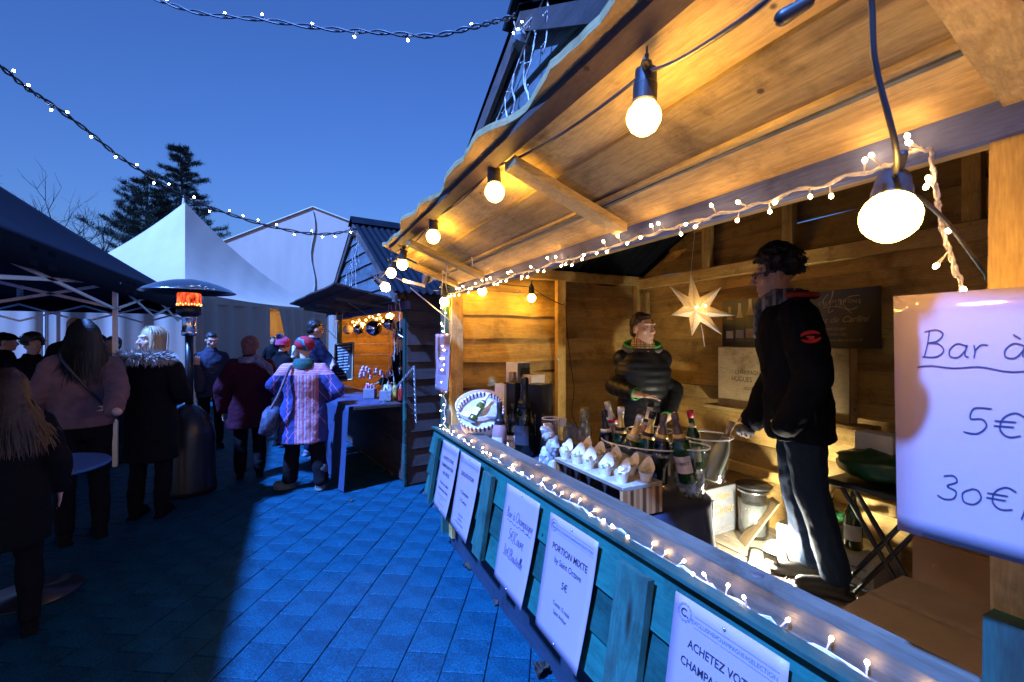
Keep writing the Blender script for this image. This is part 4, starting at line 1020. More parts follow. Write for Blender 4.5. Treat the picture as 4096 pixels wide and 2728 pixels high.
# big oval tub
b4 = Vector((1.60, 1.81, TZ+.006))
bucket('ice_tub', 'large clear oval tub crowded with champagne bottles beside the cheese cones', b4, .140, .180, .235, sx=.70, sy=1.20, rot=R(20))
ice('crushed ice in the bottom of the oval tub', b4, .085, .14, TZ+.024, TZ+.075, 190, 5)
tipb('dark champagne bottle with black foil and silver crest collar', 2417, 1640, 2.46, -.08, 0, glass='dark', foil='black', collar='silver', lab=(.5,.5,.48))
tipb('pale foil bottle with maroon collar leaning back in the tub', 2427, 1606, 2.56, -.30, 0, glass='rose', foil='pale', collar='red', lab=None)
tipb('gold necked green bottle with white stopper', 2484, 1632, 2.40, .03, 0, glass='green', foil='gold', top='silver', lab=(.6,.5,.3))
tipb('gold necked bottle with torn silver wire leaning to the counter', 2562, 1664, 2.30, .36, 0, glass='green', foil='gold', top='silver', collar='pale', lab=(.6,.5,.3))
tipb('gold necked bottle with black stopper', 2612, 1652, 2.27, .2, 0, glass='green', foil='gold', top='black', lab=(.6,.5,.3))
tipb('dark bronze foiled bottle standing nearest the striped stand', 2656, 1655, 2.20, .08, 0, glass='dark', foil='brown', collar='gold', lab=None)
# red capsule on its bottle
rb = [o for o in bpy.data.objects if o.get('label', '').startswith('green bottle with red')][0]
z = (P(2760, 1640, D=2.52)-Vector(rb.location)).normalized(); x = z.orthogonal().normalized(); m4 = basis(x, z.cross(x), z, rb.location)
m = MB().lathe([(.0175, .292), (.0185, .330), (.016, .334), (.0005, .335)], 16); m.v = [m4 @ q for q in m.v]; ob('capsule', m, foilm('red'), rb, smooth=True)
m = MB().lathe([(.0225, .238), (.0195, .247), (.0165, .262)], 16); m.v = [m4 @ q for q in m.v]; ob('neck_label', m, pm('cream_label', (.6,.55,.42), .5), rb, smooth=True)

# ---- stand with paper cones of cheese
cs = thing('cone_stand', 'striped wooden stand with a slotted top for paper cones', 'stand', (1.36, 1.795, TZ+.006))
SX0, SX1, SY0, SY1, SZ = 1.252, 1.472, 1.52, 2.075, .882
zm, t, b = newmat('zebrano_wood'); wv_ = N(t, 'ShaderNodeTexWave'); wv_.inputs['Scale'].default_value = 2.6; wv_.inputs['Distortion'].default_value = 5; wv_.inputs['Detail'].default_value = 2
t.links.new(coords(t, (1.6, 2.0, .12), False), wv_.inputs['Vector']); r = ramp(t, [(.10, (.09,.035,.015)), (.28, (.50,.22,.07)), (.7, (.58,.28,.10)), (.9, (.34,.14,.05))]); t.links.new(wv_.outputs[1], r.inputs[0]); t.links.new(r.outputs[0], b.inputs['Base Color']); b.inputs['Roughness'].default_value = .45
ob('top_board', MB().bev(((SX0+SX1)/2, (SY0+SY1)/2, SZ-.009), (SX1-SX0, SY1-SY0, .018), .002), wood('pale_ply', 'y', (.60,.55,.45), (.50,.45,.36), (.35,.28,.2), .3, .5), cs)
for y in (SY0+.009, SY1-.009): ob('side_board', MB().bev(((SX0+SX1)/2, y, (TZ+.006+SZ-.0185)/2), (SX1-SX0, .018, SZ-.0185-TZ-.006), .002), zm, cs)
for k in range(4): ob('ply_edge', MB().box((SX0-.0006, (SY0+SY1)/2, SZ-.015+k*.004), (.001, SY1-SY0-.006, .0014)), pm('dark_ply_line', (.12,.08,.05), .7), cs)
M_cone = pm('poplar_paper', (.80,.74,.62), .6, var=.12, scale=30, stretch=(1,1,6), bmp=.2); M_chs = pm('cheese', (.78,.70,.42), .45, var=.1)
cheese_me = MB().bev((0,0,0), (.016,.016,.015), .0015).mesh('cheese_cube'); cheese_me.materials.append(M_chs)
def cone_mesh():
    m = MB(); n_ = 20; rows = []
    for j in range(8):
        f = j/7; ring = []
        for i in range(n_+1):
            a = 2*math.pi*i/n_; tall = .012*math.cos(a)+max(0, math.cos(a))**4*.038
            zz = -.085+f*(.135+tall); r_ = .0015+.0300*min(1, f*1.0)*(1+.12*f)+ (.012*max(0, math.cos(a))*max(0, f-.8)*5*.4)
            ring.append((r_*math.cos(a), r_*math.sin(a), zz))
        rows.append(ring)
    m.add([q for rr in rows for q in rr], [(j*(n_+1)+i, j*(n_+1)+i+1, (j+1)*(n_+1)+i+1, (j+1)*(n_+1)+i) for j in range(7) for i in range(n_)])
    me = m.mesh('paper_cone'); me.materials.append(M_cone)
    for p in me.polygons: p.use_smooth = True
    return me
cone_me = cone_mesh()
spots = [(1.298, 2.035, 'at the rock vase end'), (1.302, 1.935, 'second from the rock vase'), (1.300, 1.83, 'in the middle of the counter row'), (1.300, 1.70, 'fourth from the rock vase'), (1.302, 1.585, 'at the striped end panel on the counter side'),
         (1.412, 2.02, 'in the tub row at the glasses end'), (1.410, 1.91, 'in the tub row behind the second cone'), (1.412, 1.78, 'in the middle of the tub row'), (1.412, 1.66, 'in the tub row beside the bronze bottle'), (1.414, 1.56, 'at the striped end panel on the tub side')]
for x, y, d in spots:
    th = thing('cheese_cone', 'pale wooden paper cone of cheese cubes '+d, 'cheese cone', (x, y, SZ), group='cones of cheese cubes')
    inst('cone', cone_me, th, Matrix.Rotation(rnd.uniform(-.25, .25)+R(22), 4, 'Z') @ Matrix.Rotation(rnd.uniform(-.06,.06), 4, 'X'))
    for k in range(11):
        a = rnd.uniform(0, 6.28); q = rnd.uniform(0, .019)
        inst('cheese_cube', cheese_me, th, Matrix.Translation((q*math.cos(a), q*math.sin(a), .050+rnd.uniform(-.006, .008)+.009*(k > 6))) @ Euler((rnd.uniform(0,3), rnd.uniform(0,3), rnd.uniform(0,3))).to_matrix().to_4x4())
# ---- vase with chalk rocks
vb = Vector((1.325, 2.235, TZ+.006))
th = thing('glass_vase', 'tapered clear glass vase filled with white chalk rocks', 'vase', vb)
ob('glass', MB().lathe([(.0005, 0), (.062, 0), (.066, .01), (.060, .15), (.052, .315), (.049, .315), (.057, .15), (.062, .014), (.0005, .012)], 32), glassm('vase_glass', (.94,.96,.98), .14), th, smooth=True, world=False)
ob('rim', MB().lathe([(.0525, .312), (.0525, .317), (.0487, .317), (.0487, .312)], 32, closed=True), pm('acrylic_rim', (.62,.68,.78), .15), th, smooth=True, world=False)
M_rock = pm('chalk_rock', (.66,.60,.55), .9, var=.25, scale=30, bmp=.8)
def rock(label, c, s, seed):
    m = MB().ell((0,0,0), (1,1,1), n=14, m=10); rs = Vector((seed*3.1, seed, 0))
    m.v = [Vector((q.x*s[0], q.y*s[1], q.z*s[2]))*(1+.38*mnoise.noise(q*1.5+rs)+.16*mnoise.noise(q*4+rs)) for q in m.v]
    ob('chalk_rock', m, M_rock, None, world=False, loc=c, label=label, cat='rock', group='chalk rocks in the vase')
rock('white chalk rock topmost in the glass vase', vb+Vector((-.012, .015, .235)), (.040, .036, .046), 1)
rock('large brownish chalk rock wedged in the middle of the vase', vb+Vector((.012, -.012, .160)), (.038, .040, .062), 2)
rock('rough chalk rock low on the post side of the vase', vb+Vector((-.012, .026, .085)), (.044, .034, .058), 3)
rock('chalk rock at the bottom of the vase', vb+Vector((.008, -.024, .045)), (.044, .034, .036), 4)
# ---- glasses
def flute(label, p, s=1.0, wine=False):
    th = thing('champagne_flute', label, 'glass', p, group='champagne glasses')
    ob('bowl', MB().lathe([(.0006, .085), (.010, .092), (.024, .115), (.029, .145), (.026, .175), (.022, .198), (.0208, .198), (.0248, .175), (.0278, .145), (.0228, .116), (.0006, .094)], 20), glassm('wine_glass', (.90,.93,.96), .34), th, smooth=True, world=False)
    ob('stem', MB().lathe([(.030, 0), (.028, .003), (.006, .006), (.0032, .02), (.003, .085)], 16), glassm('wine_glass', (.90,.93,.96), .34), th, smooth=True, world=False)
    if wine: ob('wine', MB().lathe([(.0006, .095), (.010, .098), (.021, .117), (.0245, .130), (.0006, .130)], 16), pm('white_wine', (.75,.6,.3), .1, trans=.8), th, smooth=True, world=False)
    th.scale = (s, s, s)
for px, D in ((2268, 2.95), (2296, 3.02), (2322, 2.92), (2350, 2.98), (2284, 3.14), (2340, 3.12)):
    p = P(px, 1364, D=D); flute('tulip champagne glass in the cluster between rock vase and oval tub', Vector((p.x, p.y, TZ+.006)), 1.0)
p = P(2337, 1364, D=3.22); flute('taller glass holding a little pale wine behind the empty ones', Vector((p.x, p.y, TZ+.006)), 1.42, True)
ob('place_card', MB().bev(P(2250, 1690, D=3.05), (.004, .055, .06), .001, (0, .2, .4)), M_white, None, label='small white card propped behind the champagne glasses', cat='card', loc=P(2250, 1690, D=3.05))
# ---- hatbox gift set
hb = thing('hatbox', 'round white hatbox with striped rim tipped open towards the lane', 'gift box', P(1922, 1640, D=3.0))
hc_ = Vector(hb.location); hn = (CAM-hc_+Vector((.35, .9, 1.0))).normalized(); hn = Vector((-.36, -.56, .76)).normalized(); hx = Vector((-hn.y, hn.x, 0)).normalized(); hy = hn.cross(hx); hm = basis(hx, hy, hn, hc_)
def hf(mb): mb.v = [hm @ q for q in mb.v]; return mb
M_stripeA = pm('stripe_white', (.8,.78,.8), .5, var=.03); M_stripeB = pm('stripe_plum', (.05,.015,.03), .5, var=.03)
ob('box_side', hf(MB().lathe([(.150, -.10), (.155, 0), (.149, 0), (.1445, -.034)], 48)), M_stripeA, hb, smooth=False)
m = MB(); 
ob('box_floor', hf(MB().lathe([(.0005, -.034), (.145, -.034), (.145, -.042), (.0005, -.042)], 40)), pm('satin_lining', (.82,.80,.80), .35, var=.03), hb)
for k in range(72):
    a0 = 2*math.pi*k/72; a1 = a0+2*math.pi/72; vs = []
    for i in range(3):
        a = a0+(a1-a0)*i/2
        for r_, zz in ((.1430, -.030), (.1480, .0030), (.1570, .0030), (.1565, -.032)): vs.append(hm @ Vector((r_*math.cos(a), r_*math.sin(a), zz)))
    ob('rim_stripe', MB().add(vs, [(0,1,5,4), (1,2,6,5), (2,3,7,6), (4,5,9,8), (5,6,10,9), (6,7,11,10)]), M_stripeB if k % 2 else M_stripeA, hb)
lidc = hc_+hx*(-.02)+hy*.075+hn*(-.055); lx = hx; ln_ = (hn+Vector((.15, .35, -.2))).normalized(); ly = ln_.cross(lx).normalized(); lm = basis(lx, ly, ln_, lidc)
m = MB().lathe([(.0005, 0), (.162, 0), (.164, .004), (.164, .032), (.160, .032), (.159, .006), (.0005, .006)], 40); m.v = [lm @ q for q in m.v]
lid = ob('lid', m, M_stripeA, hb, smooth=False)
m = MB(); rs = random.Random(4)
for k in range(22):
    x0 = -.135+k*.0125; hh = math.sqrt(max(0, .145**2-x0**2)); y = -hh
    while y < hh:
        L = rs.uniform(.004, .012); m.add([lm @ Vector((x0+dx, y+dy, .0075)) for dx, dy in ((0,0), (.0028,0), (.0028,L), (0,L))], [(0,1,2,3)]); y += L+rs.uniform(.002, .007)
ob('script_print', m, M_ink, lid)
bottle('small golden sparkling bottle with silver foil lying in the hatbox', hm @ Vector((-.045, -.095, .0)), hm @ Vector((.045, .12, .03)), 'olive', 'silver', lab=(.8,.78,.75), s=.70, text='BOIGNON')
m = MB()
prism(m, [hm @ Vector((.045, -.06, -.012)), hm @ Vector((.11, -.06, -.012)), hm @ Vector((.118, .02, -.012)), hm @ Vector((.085, .045, -.012))], hn*.022); ob('gift_card', m, pm('grey_print', (.25,.24,.26), .4), hb)
ob('led_spot', MB().ell(P(2022, 1778, D=2.98), (.006, .006, .006), n=10, m=6), E_cold, hb)
# ---- boxes and bottles by the left wall
def gbox(label, c, size, col, rz=0.0, text=None, tcol=None, lidcol=None, rough=.4, script=None):
    base = Vector((c[0], c[1], c[2]-size[2]/2)); th = thing('bottle_carton', label, 'box', base, rz, group='champagne gift cartons')
    ob('carton', MB().bev((0, 0, size[2]/2), size, .002), pm('card_%d_%d_%d' % tuple(int(q*99) for q in col), col, rough, var=.08), th, world=False)
    if lidcol: ob('side_panel', MB().box((0, -size[1]/2-.0012, size[2]/2), (size[0]*.96, .001, size[2]*.98)), pm('card_%d_%d_%d' % tuple(int(q*99) for q in lidcol), lidcol, rough), th, world=False)
    if text:
        tm = MB()
        for k, (s_, sz, sh) in enumerate(text):
            put_text(tm, s_, 0, 0, sz, lambda u, v_, k=k: Vector((-size[0]/2-.0014, (k-.6)*.026+v_, size[2]*.42+u)) if script is None else Vector(((k-.6)*.024-v_+.01, -size[1]/2-.0022, size[2]*.42+u)), .004, sh)
        ob('lettering', tm, pm('silver_print', (.6,.58,.55), .4, bmp=0), th, world=False, kind='stuff')
    return th
zt = TZ+.006
def pb(px, D, h): q_ = P(px, 1364, D=D); return (q_.x, q_.y, zt+h/2)
gbox('tall black champagne carton lettered in silver behind the large dark bottle', pb(2058, 3.14, .47), (.12, .10, .47), (.015,.015,.022), .45, (('CHAMPAGNE', .020, 0), ('Aspasie', .034, .4), ('BRUT', .012, 0)))
gbox('black champagne carton with white edge, right of the large dark bottle', pb(2158, 3.08, .465), (.13, .13, .465), (.018,.016,.024), .45, (('CHAMPAGNE', .024, 0), ('Aspasie', .044, .4), ('Carte d\'or', .014, 0)))
gbox('tall white carton with gold emblem next to the hatbox', pb(2018, 3.16, .46), (.10, .09, .46), (.74,.70,.70), .35, None)
gbox('white carton with dark side standing highest by the wall', pb(2072, 3.36, .60), (.13, .12, .60), (.76,.72,.66), .3, None, lidcol=(.04,.04,.05))
gbox('pinkish white carton behind the black cartons', pb(2125, 3.34, .51), (.14, .14, .51), (.72,.60,.54), .3, None)
def sb(label, px, D, s_, **k): q_ = P(px, 1364, D=D); q_ = Vector((q_.x, q_.y, zt)); return bottle(label, q_, q_+UP, s=s_, **k)
sb('very large dark champagne bottle with plain dark label in front of the black cartons', 2098, 2.98, 1.55, glass='dark', foil='black', lab=(.03,.03,.04), text='2006')
sb('dark bottle half hidden behind the large dark bottle', 2052, 3.0, 1.02, glass='dark', foil='black', lab=(.7,.7,.68), text='ROBERT')
sb('slim bottle with brown foil in front of the white cartons', 2050, 3.26, 1.6, glass='olive', foil='bronze', lab=None)
sb('small pink bottle in a dotted sleeve with black stopper beside the hatbox', 1998, 2.9, 1.1, glass='rose', foil='black', lab=(.62,.45,.58))

# ================================================================ PEOPLE
def skinm(n, c): return pm('skin_'+n, c, .5, var=.08, scale=18, bmp=.05)
M_skin = skinm('light', (.58,.36,.27)); M_skin2 = skinm('tan', (.42,.25,.18)); M_skind = skinm('deep', (.16,.09,.06))
def clothm(n, c, rough=.85, scale=60, var=.25, bm=.3): return pm('cloth_'+n, c, rough, var=var, scale=scale, bmp=bm, spec=.12)
class Fig:
    def __init__(s, label, loc, face, H, lean=(0,0), vox=.011, width=1.0, skin=None, group=None, drop=0.0):
        f = Vector((face[0], face[1], 0)).normalized()
        s.th = thing('person', label, 'person', loc, math.atan2(-f.x, f.y), group=group); s.M = mw(s.th); s.Mi = s.M.inverted()
        s.drop = drop; s.k = H/1.75; s.g = {}; s.vox = vox; s.lean = Vector((lean[0], lean[1], 0)); s.w = width; s.skin = skin or M_skin
        k = s.k; s.J = {}
        for sg, n in ((-1, 'L'), (1, 'R')):
            s.J['hip'+n] = s.b((sg*.09, 0, .92)); s.J['knee'+n] = s.b((sg*.10, .02, .50), False); s.J['ank'+n] = s.b((sg*.105, -.02, .09), False)
            s.J['sh'+n] = s.b((sg*.160*width, -.01, 1.372)); s.J['el'+n] = s.b((sg*.25*width, -.03, 1.13)); s.J['wr'+n] = s.b((sg*.25*width, .06, .90))
        s.hc = s.b((0, .02, 1.625)); s.hR = Matrix.Identity(3)
    def b(s, p, ln=True):
        p = Vector(p)*s.k; f = p.z/(1.75*s.k)
        if s.drop and p.z > .7*s.k: p.z -= s.drop
        elif s.drop and p.z > .3*s.k: p.y += .04; p.z -= s.drop*.4
        return p + s.lean*f
    def L(s, wp): return s.Mi @ Vector(wp)
    def G(s, n): return s.g.setdefault(n, MB())
    def head(s, yaw=0.0, pitch=0.0, eyes=True, off=(0,0,0)):
        s.hc = s.hc+Vector(off); s.hR = Euler((pitch, 0, yaw)).to_matrix(); m = s.G('body'); k = s.k
        def q(p): return s.hc + s.hR @ (Vector(p)*k)
        s.q = q
        def E(c, r, rot=None): m.ell(q(c), tuple(x*k for x in r), s.hR if rot is None else s.hR @ Euler(rot).to_matrix(), 16, 10)
        E((0,-.012,.030), (.074,.094,.086)); E((0,.018,-.018), (.063,.076,.098)); E((0,.030,-.072), (.050,.054,.046)); E((0,.072,-.098), (.022,.018,.018))
        m.cap(q((0,.090,.012)), q((0,.116,-.028)), .009*k, .012*k, 8)
        for sg in (-1, 1):
            E((sg*.012,.104,-.032), (.010,.010,.008)); m.cap(q((sg*.046,.076,.034)), q((sg*.012,.090,.032)), .010*k, .010*k, 8)
            E((sg*.044,.056,-.022), (.022,.022,.024)); E((sg*.077,-.008,-.006), (.009,.022,.033), (0, 0, sg*-.35))
        m.cap(q((-.021,.086,-.060)), q((.021,.086,-.060)), .0065*k, .0065*k, 8); m.cap(q((-.017,.084,-.072)), q((.017,.084,-.072)), .008*k, .008*k, 8)
        m.cap(s.b((0,-.015,1.44)), q((0,-.012,-.07)), .062*k, .054*k)
        s.eyes = eyes
    def hand(s, n, wr, d, up, curl=.35, spread=.10, m=None):
        m = m or s.G('body'); k = s.k; d = Vector(d).normalized(); up = Vector(up); up = (up-d*up.dot(d)).normalized(); sd = d.cross(up); wr = Vector(wr)
        sg = 1 if n == 'R' else -1
        m.cap(wr-d*.05*k, wr+d*.012*k, .030*k, .026*k); 
        for i in range(4): m.cap(wr+d*.01*k+sd*((i-1.5)*.012*k), wr+d*.078*k+sd*((i-1.5)*.0185*k), .015*k, .0115*k, 8)
        for i, L in enumerate((.062, .074, .070, .054)):
            p = wr+d*.080*k+sd*((i-1.5)*.0195*k); dd = (d+sd*(i-1.5)*spread).normalized()
            for sg2, (fr, c) in enumerate(((.45, .25), (.32, .9), (.23, 1.5))):
                d2 = (dd*math.cos(c*curl)-up*math.sin(c*curl)).normalized(); e = p+d2*L*fr*k; m.cap(p, e, (.0095-.001*sg2)*k, (.0088-.001*sg2)*k, 8); p = e
        th = wr+d*.02*k-sd*sg*-.026*k*(-1)
        p = wr+d*.022*k+sd*(-.027*k*sg); e = p+(d*.6-sd*sg*.75-up*.25).normalized()*.036*k; m.cap(p, e, .0125*k, .0105*k, 8); m.cap(e, e+(d*.9-sd*sg*.3-up*.25).normalized()*.030*k, .0105*k, .0085*k, 8)
    def base(s):
        m = s.G('body'); k = s.k; J = s.J; w_ = s.w
        m.loft([(s.b((0, 0, .86)), .13*k, .09*k), (s.b((0, 0, .95)), .150*k*w_, .10*k), (s.b((0, 0, 1.10)), .128*k*w_, .088*k), (s.b((0, .005, 1.28)), .152*k*w_, .105*k), (s.b((0, -.005, 1.40)), .150*k*w_, .085*k), (s.b((0, -.012, 1.46)), .07*k, .06*k)])
        for n in 'LR':
            m.cap(J['sh'+n], J['el'+n], .050*k, .040*k); m.cap(J['el'+n], J['wr'+n], .040*k, .027*k)
            m.cap(J['hip'+n], J['knee'+n], .080*k, .055*k); m.cap(J['knee'+n], J['ank'+n], .052*k, .038*k); m.cap(J['ank'+n]+Vector((0,0,-.03*k)), J['ank'+n]+Vector((0, .13*k, -.055*k)), .035*k, .028*k)
    def legs(s, n='trousers', r=(.098, .072, .060)):
        m = s.G(n); k = s.k; J = s.J
        m.loft([(s.b((0, 0, .80)), .10*k, .09*k), (s.b((0, 0, .88)), .158*k*s.w, .112*k), (s.b((0, 0, .98)), .155*k*s.w, .108*k), (s.b((0, 0, 1.03)), .14*k*s.w, .10*k)])
        for q in 'LR': m.cap(J['hip'+q], J['knee'+q], r[0]*k, r[1]*k); m.cap(J['knee'+q], J['ank'+q]+Vector((0,0,.02*k)), r[1]*k, r[2]*k)
    def shoes(s, n='shoes', r=.046, hi=.0):
        k = s.k
        for q in 'LR':
            m = s.G('shoe#'+q); a = s.J['ank'+q]; m.cap(a+Vector((0, -.02*k, -.035*k)), a+Vector((0, .14*k, -.05*k)), r*k, (r-.006)*k); m.box(a+Vector((0, .055*k, -.078*k)), (.085*k, .27*k, .024*k))
            if hi: m.cap(a, a+Vector((0, -.01*k, hi*k)), .058*k, .064*k)
    def jacket(s, n='jacket', hem=.80, r=1.0, dr=1.0, arm=(.078, .066, .052), cuffs=.02, flare=1.0, quilt=0.0, collar=True):
        m = s.G(n); k = s.k; w_ = s.w*r; J = s.J
        key = [(hem, .172*flare, .135*flare), (.95, .172*(.5+.5*flare), .130), (1.08, .158, .122), (1.22, .174, .134), (1.30, .184, .132), (1.355, .170, .122), (1.40, .138, .108), (1.44, .104, .092), (1.49, .08, .08)]
        if quilt:
            secs = []
            for i in range(110):
                f = i/109; z = hem+(1.475-hem)*f
                j = max(q for q in range(len(key)-1) if key[q][0] <= z+1e-6); a, c = key[j], key[j+1]; u = min(1, (z-a[0])/(c[0]-a[0]))
                e = quilt*(abs(math.sin(math.pi*z/.058))-.5)
                secs.append((s.b((0, .01, z)), ((a[1]+(c[1]-a[1])*u)*w_+e)*k, ((a[2]+(c[2]-a[2])*u)*r*dr+e)*k))
            m.loft(secs, 28)
        else: m.loft([(s.b((0, .005, z)), a*k*w_, c*k*r*dr) for z, a, c in key], 24)
        for q in 'LR':
            sh, el, wr = J['sh'+q], J['el'+q], J['wr'+q]; we = wr+(el-wr).normalized()*cuffs*k
            if quilt:
                for p0, p1, r0, r1 in ((sh, el, arm[0], arm[1]), (el, we, arm[1], arm[2])):
                    nn = 30; pts = [p0.lerp(p1, i/nn) for i in range(nn+1)]; L = (p1-p0).length
                    m.tube(pts, [(r0+(r1-r0)*i/nn+quilt*.8*(abs(math.sin(math.pi*i/nn*L/.055))-.5))*k for i in range(nn+1)], 14)
                m.ell(sh, (arm[0]*k*.97,)*3); m.ell(el, (arm[1]*k*.97,)*3)
            else: m.cap(sh, el, arm[0]*k, arm[1]*k); m.cap(el, we, arm[1]*k, arm[2]*k)
        for q, sg in (('L', -1), ('R', 1)): m.cap(s.b((sg*.045, -.012, 1.435)), J['sh'+q]+Vector((0, 0, .012*k)), .062*k, arm[0]*.93*k)
        if collar: m.loft([(s.b((0, -.012, 1.44)), .095*k, .09*k), (s.b((0, -.015, 1.53)), .083*k, .083*k)], 18)
    def hair(s, kind, n='hair', seed=1):
        m = s.G(n); k = s.k; rs = random.Random(seed); q = s.q
        def E(c, r): m.ell(q(c), tuple(x*k for x in r), s.hR, 16, 10)
        E((0,-.024,.044), (.081,.096,.082))
        if kind == 'short':
            E((0,.018,.088), (.058,.055,.032)); E((0,-.055,-.01), (.070,.055,.06))
            for i in range(70):
                a = rs.uniform(0, 6.28); b_ = rs.uniform(.15, 1.5); d = Vector((math.cos(a)*math.cos(b_)*.080, math.sin(a)*math.cos(b_)*.094-.022, math.sin(b_)*.086+.042))
                if d.y < .065: m.ell(q(d), (.011*k, .013*k, .010*k), None, 6, 4)
        if kind == 'curly':
            for i in range(260):
                a = rs.uniform(0, 6.28); b_ = rs.uniform(-.35, 1.55); rr = rs.uniform(.95, 1.22); d = Vector((math.cos(a)*math.cos(b_)*.088*rr, math.sin(a)*math.cos(b_)*.102*rr-.022, math.sin(b_)*.108*rr+.045))
                if d.y < .055 or d.z > .075: m.ell(q(d), (rs.uniform(.010, .019)*k,)*3, None, 6, 4)
            m2 = s.G('hair_strands')
            for i in range(190):
                a = rs.uniform(0, 6.28); b_ = rs.uniform(-.3, 1.5); d = Vector((math.cos(a)*math.cos(b_)*.10, math.sin(a)*math.cos(b_)*.112-.022, math.sin(b_)*.105+.045)); o_ = d.normalized()
                if d.y < .05 or d.z > .09:
                    u_ = o_.orthogonal().normalized(); v_ = o_.cross(u_); m2.tube([q(d+o_*.003*j+(u_*math.cos(j*.8)+v_*math.sin(j*.8))*.011) for j in range(10)], .0018*k, 3, caps=False)
        if kind == 'long':
            m2 = s.G('hair_strands')
            for i in range(420):
                a = rs.uniform(1.9, 7.5); x = math.cos(a)*.082; y = math.sin(a)*.090-.02
                if y > .05: continue
                L = rs.uniform(.18, .36); w1 = rs.uniform(.6, 1.7)
                pts = [Vector((x*.4, y*.5-.01, .132)), Vector((x*1.12, y*1.12, .06)), Vector((x*1.35, y*1.28-.01, -.05)), Vector((x*(1.3+.3*w1)+rs.gauss(0, .008), y*1.35-.02, -.15)), Vector((x*(1.4+.5*w1)+rs.gauss(0, .018), y*1.4-.02+rs.gauss(0, .015), -.06-L))]
                m2.tube([q(p) for p in cr(pts, 4)], [.0022*k]*16+[.0008*k], 3, caps=False)
            for i in range(170):
                a = rs.uniform(1.9, 7.5) ; x = math.cos(a)*.078; y = math.sin(a)*.085-.02
                if y > .05: continue
                L = rs.uniform(.20, .33); w1 = rs.uniform(.7, 1.5)
                pts = [Vector((x*.5, y*.6-.01, .115)), Vector((x*1.05, y*1.05, .05)), Vector((x*1.2, y*1.15-.01, -.05)), Vector((x*(1.2+.3*w1), y*1.2-.02, -.15)), Vector((x*(1.3+.5*w1)+rs.gauss(0, .012), y*1.3-.02+rs.gauss(0, .01), -.06-L))]
                m.tube([q(p) for p in cr(pts, 4)], [.010*k]*16+[.005*k], 5)
    def fur(s, n, pts, r, L, cnt, seed=2):
        """ruff of fur along a path"""
        m = s.G(n); rs = random.Random(seed); pts = [Vector(p) for p in pts]; m.tube(pts, r*.6, 6)
        for i in range(cnt):
            j = rs.randrange(len(pts)-1); p = pts[j].lerp(pts[j+1], rs.random()); d = Vector((rs.gauss(0,1), rs.gauss(0,1), rs.gauss(0,1))).normalized(); o_ = p+d*r*.5; tip = o_+d*L*rs.uniform(.5, 1)+Vector((0, 0, -.2*L)); sd = d.orthogonal().normalized()*L*.09
            m.add([o_-sd, o_+sd, tip], [(0,1,2)])
    def done(s, mats, raw=(), vox=None):
        vox = vox or {}
        raw = tuple(raw)+('hair_strands',)
        if 'hair' in mats: mats.setdefault('hair_strands', mats['hair'])
        for n, mb in s.g.items():
            n = n.split('#')[0]
            o = ob(n, mb, mats[n], s.th, smooth=n not in raw, world=False)
            if n not in raw:
                r_ = o.modifiers.new('blend', 'REMESH'); r_.mode = 'VOXEL'; r_.voxel_size = vox.get(n, s.vox); r_.use_smooth_shade = True
                q = o.modifiers.new('soften', 'SMOOTH'); q.factor = .5; fo_ = FOLDS.get(n)
                if fo_: dm = o.modifiers.new('folds', 'DISPLACE'); dm.texture = WR; dm.strength = fo_; dm.mid_level = .5; dm.texture_coords = 'LOCAL'
                q.iterations = 2 if vox.get(n, s.vox) < .009 else 3
        if getattr(s, 'eyes', False):
            for sg in (-1, 1):
                e = ob('eye', MB().ell(s.q((sg*.031, .0735, .009)), (.0118*s.k,)*3, n=12, m=8), pm('eye_white', (.36,.34,.33), .2, var=.02), s.th, smooth=True, world=False)
                ob('iris', MB().ell(s.q((sg*.031, .0820, .009)), (.006*s.k, .005*s.k, .006*s.k), n=10, m=6), pm('iris_dark', (.03,.02,.015), .15), e, smooth=True, world=False)
        return s.th
WR = bpy.data.textures.new('cloth_folds', 'CLOUDS'); WR.noise_scale = .11; WR.noise_depth = 3
FOLDS = {'jacket': .030, 'coat': .030, 'parka': .030, 'trousers': .022, 'scarf': .012, 'shoulder_scarf': .02, 'headscarf': .015, 'hair': .016, 'collar': .01}
C_black = clothm('black', (.005,.005,.007)); C_navy = clothm('navy', (.008,.011,.032)); C_jean = clothm('denim', (.014,.026,.055), scale=120)
H_dark = pm('hair_dark', (.012,.009,.008), .55, var=.4, scale=60, bmp=.4); H_brown = pm('hair_brown', (.045,.024,.014), .5, var=.5, scale=40, bmp=.4)

# --- seller in the down jacket
wl = P(2570, 1364, X=2.30); f = Fig('man in a black quilted down jacket with green trim and checked scarf behind the drinks', (wl.x, wl.y, FZ), (-.535, -.81), 1.64, vox=.007, width=1.06, drop=.205)
def jt(n, wp): f.J[n] = f.L(wp)
jt('elL', P(2455, 1545, D=3.27)); jt('wrL', P(2553, 1578, D=3.05)); jt('elR', P(2698, 1560, D=3.30)); jt('wrR', P(2668, 1672, D=3.16))
for n_, sg in (('L', -1), ('R', 1)): f.J['sh'+n_] = f.b((sg*.152, -.01, 1.385))
f.base(); f.head(yaw=R(36), pitch=R(2))
f.hand('L', f.J['wrL'], f.L(P(2640, 1592, D=2.98))-f.J['wrL'], (0, -.3, 1), curl=.30, spread=.04); f.hand('R', f.J['wrR'], f.L(P(2640, 1700, D=3.16))-f.J['wrR'], (0, -.2, 1), .5)
f.legs(); f.shoes(); f.jacket('down_jacket', hem=.82, r=1.10, arm=(.076, .070, .057), quilt=.0055, dr=1.0, collar=False); f.hair('short')
m = f.G('hood_lining'); 
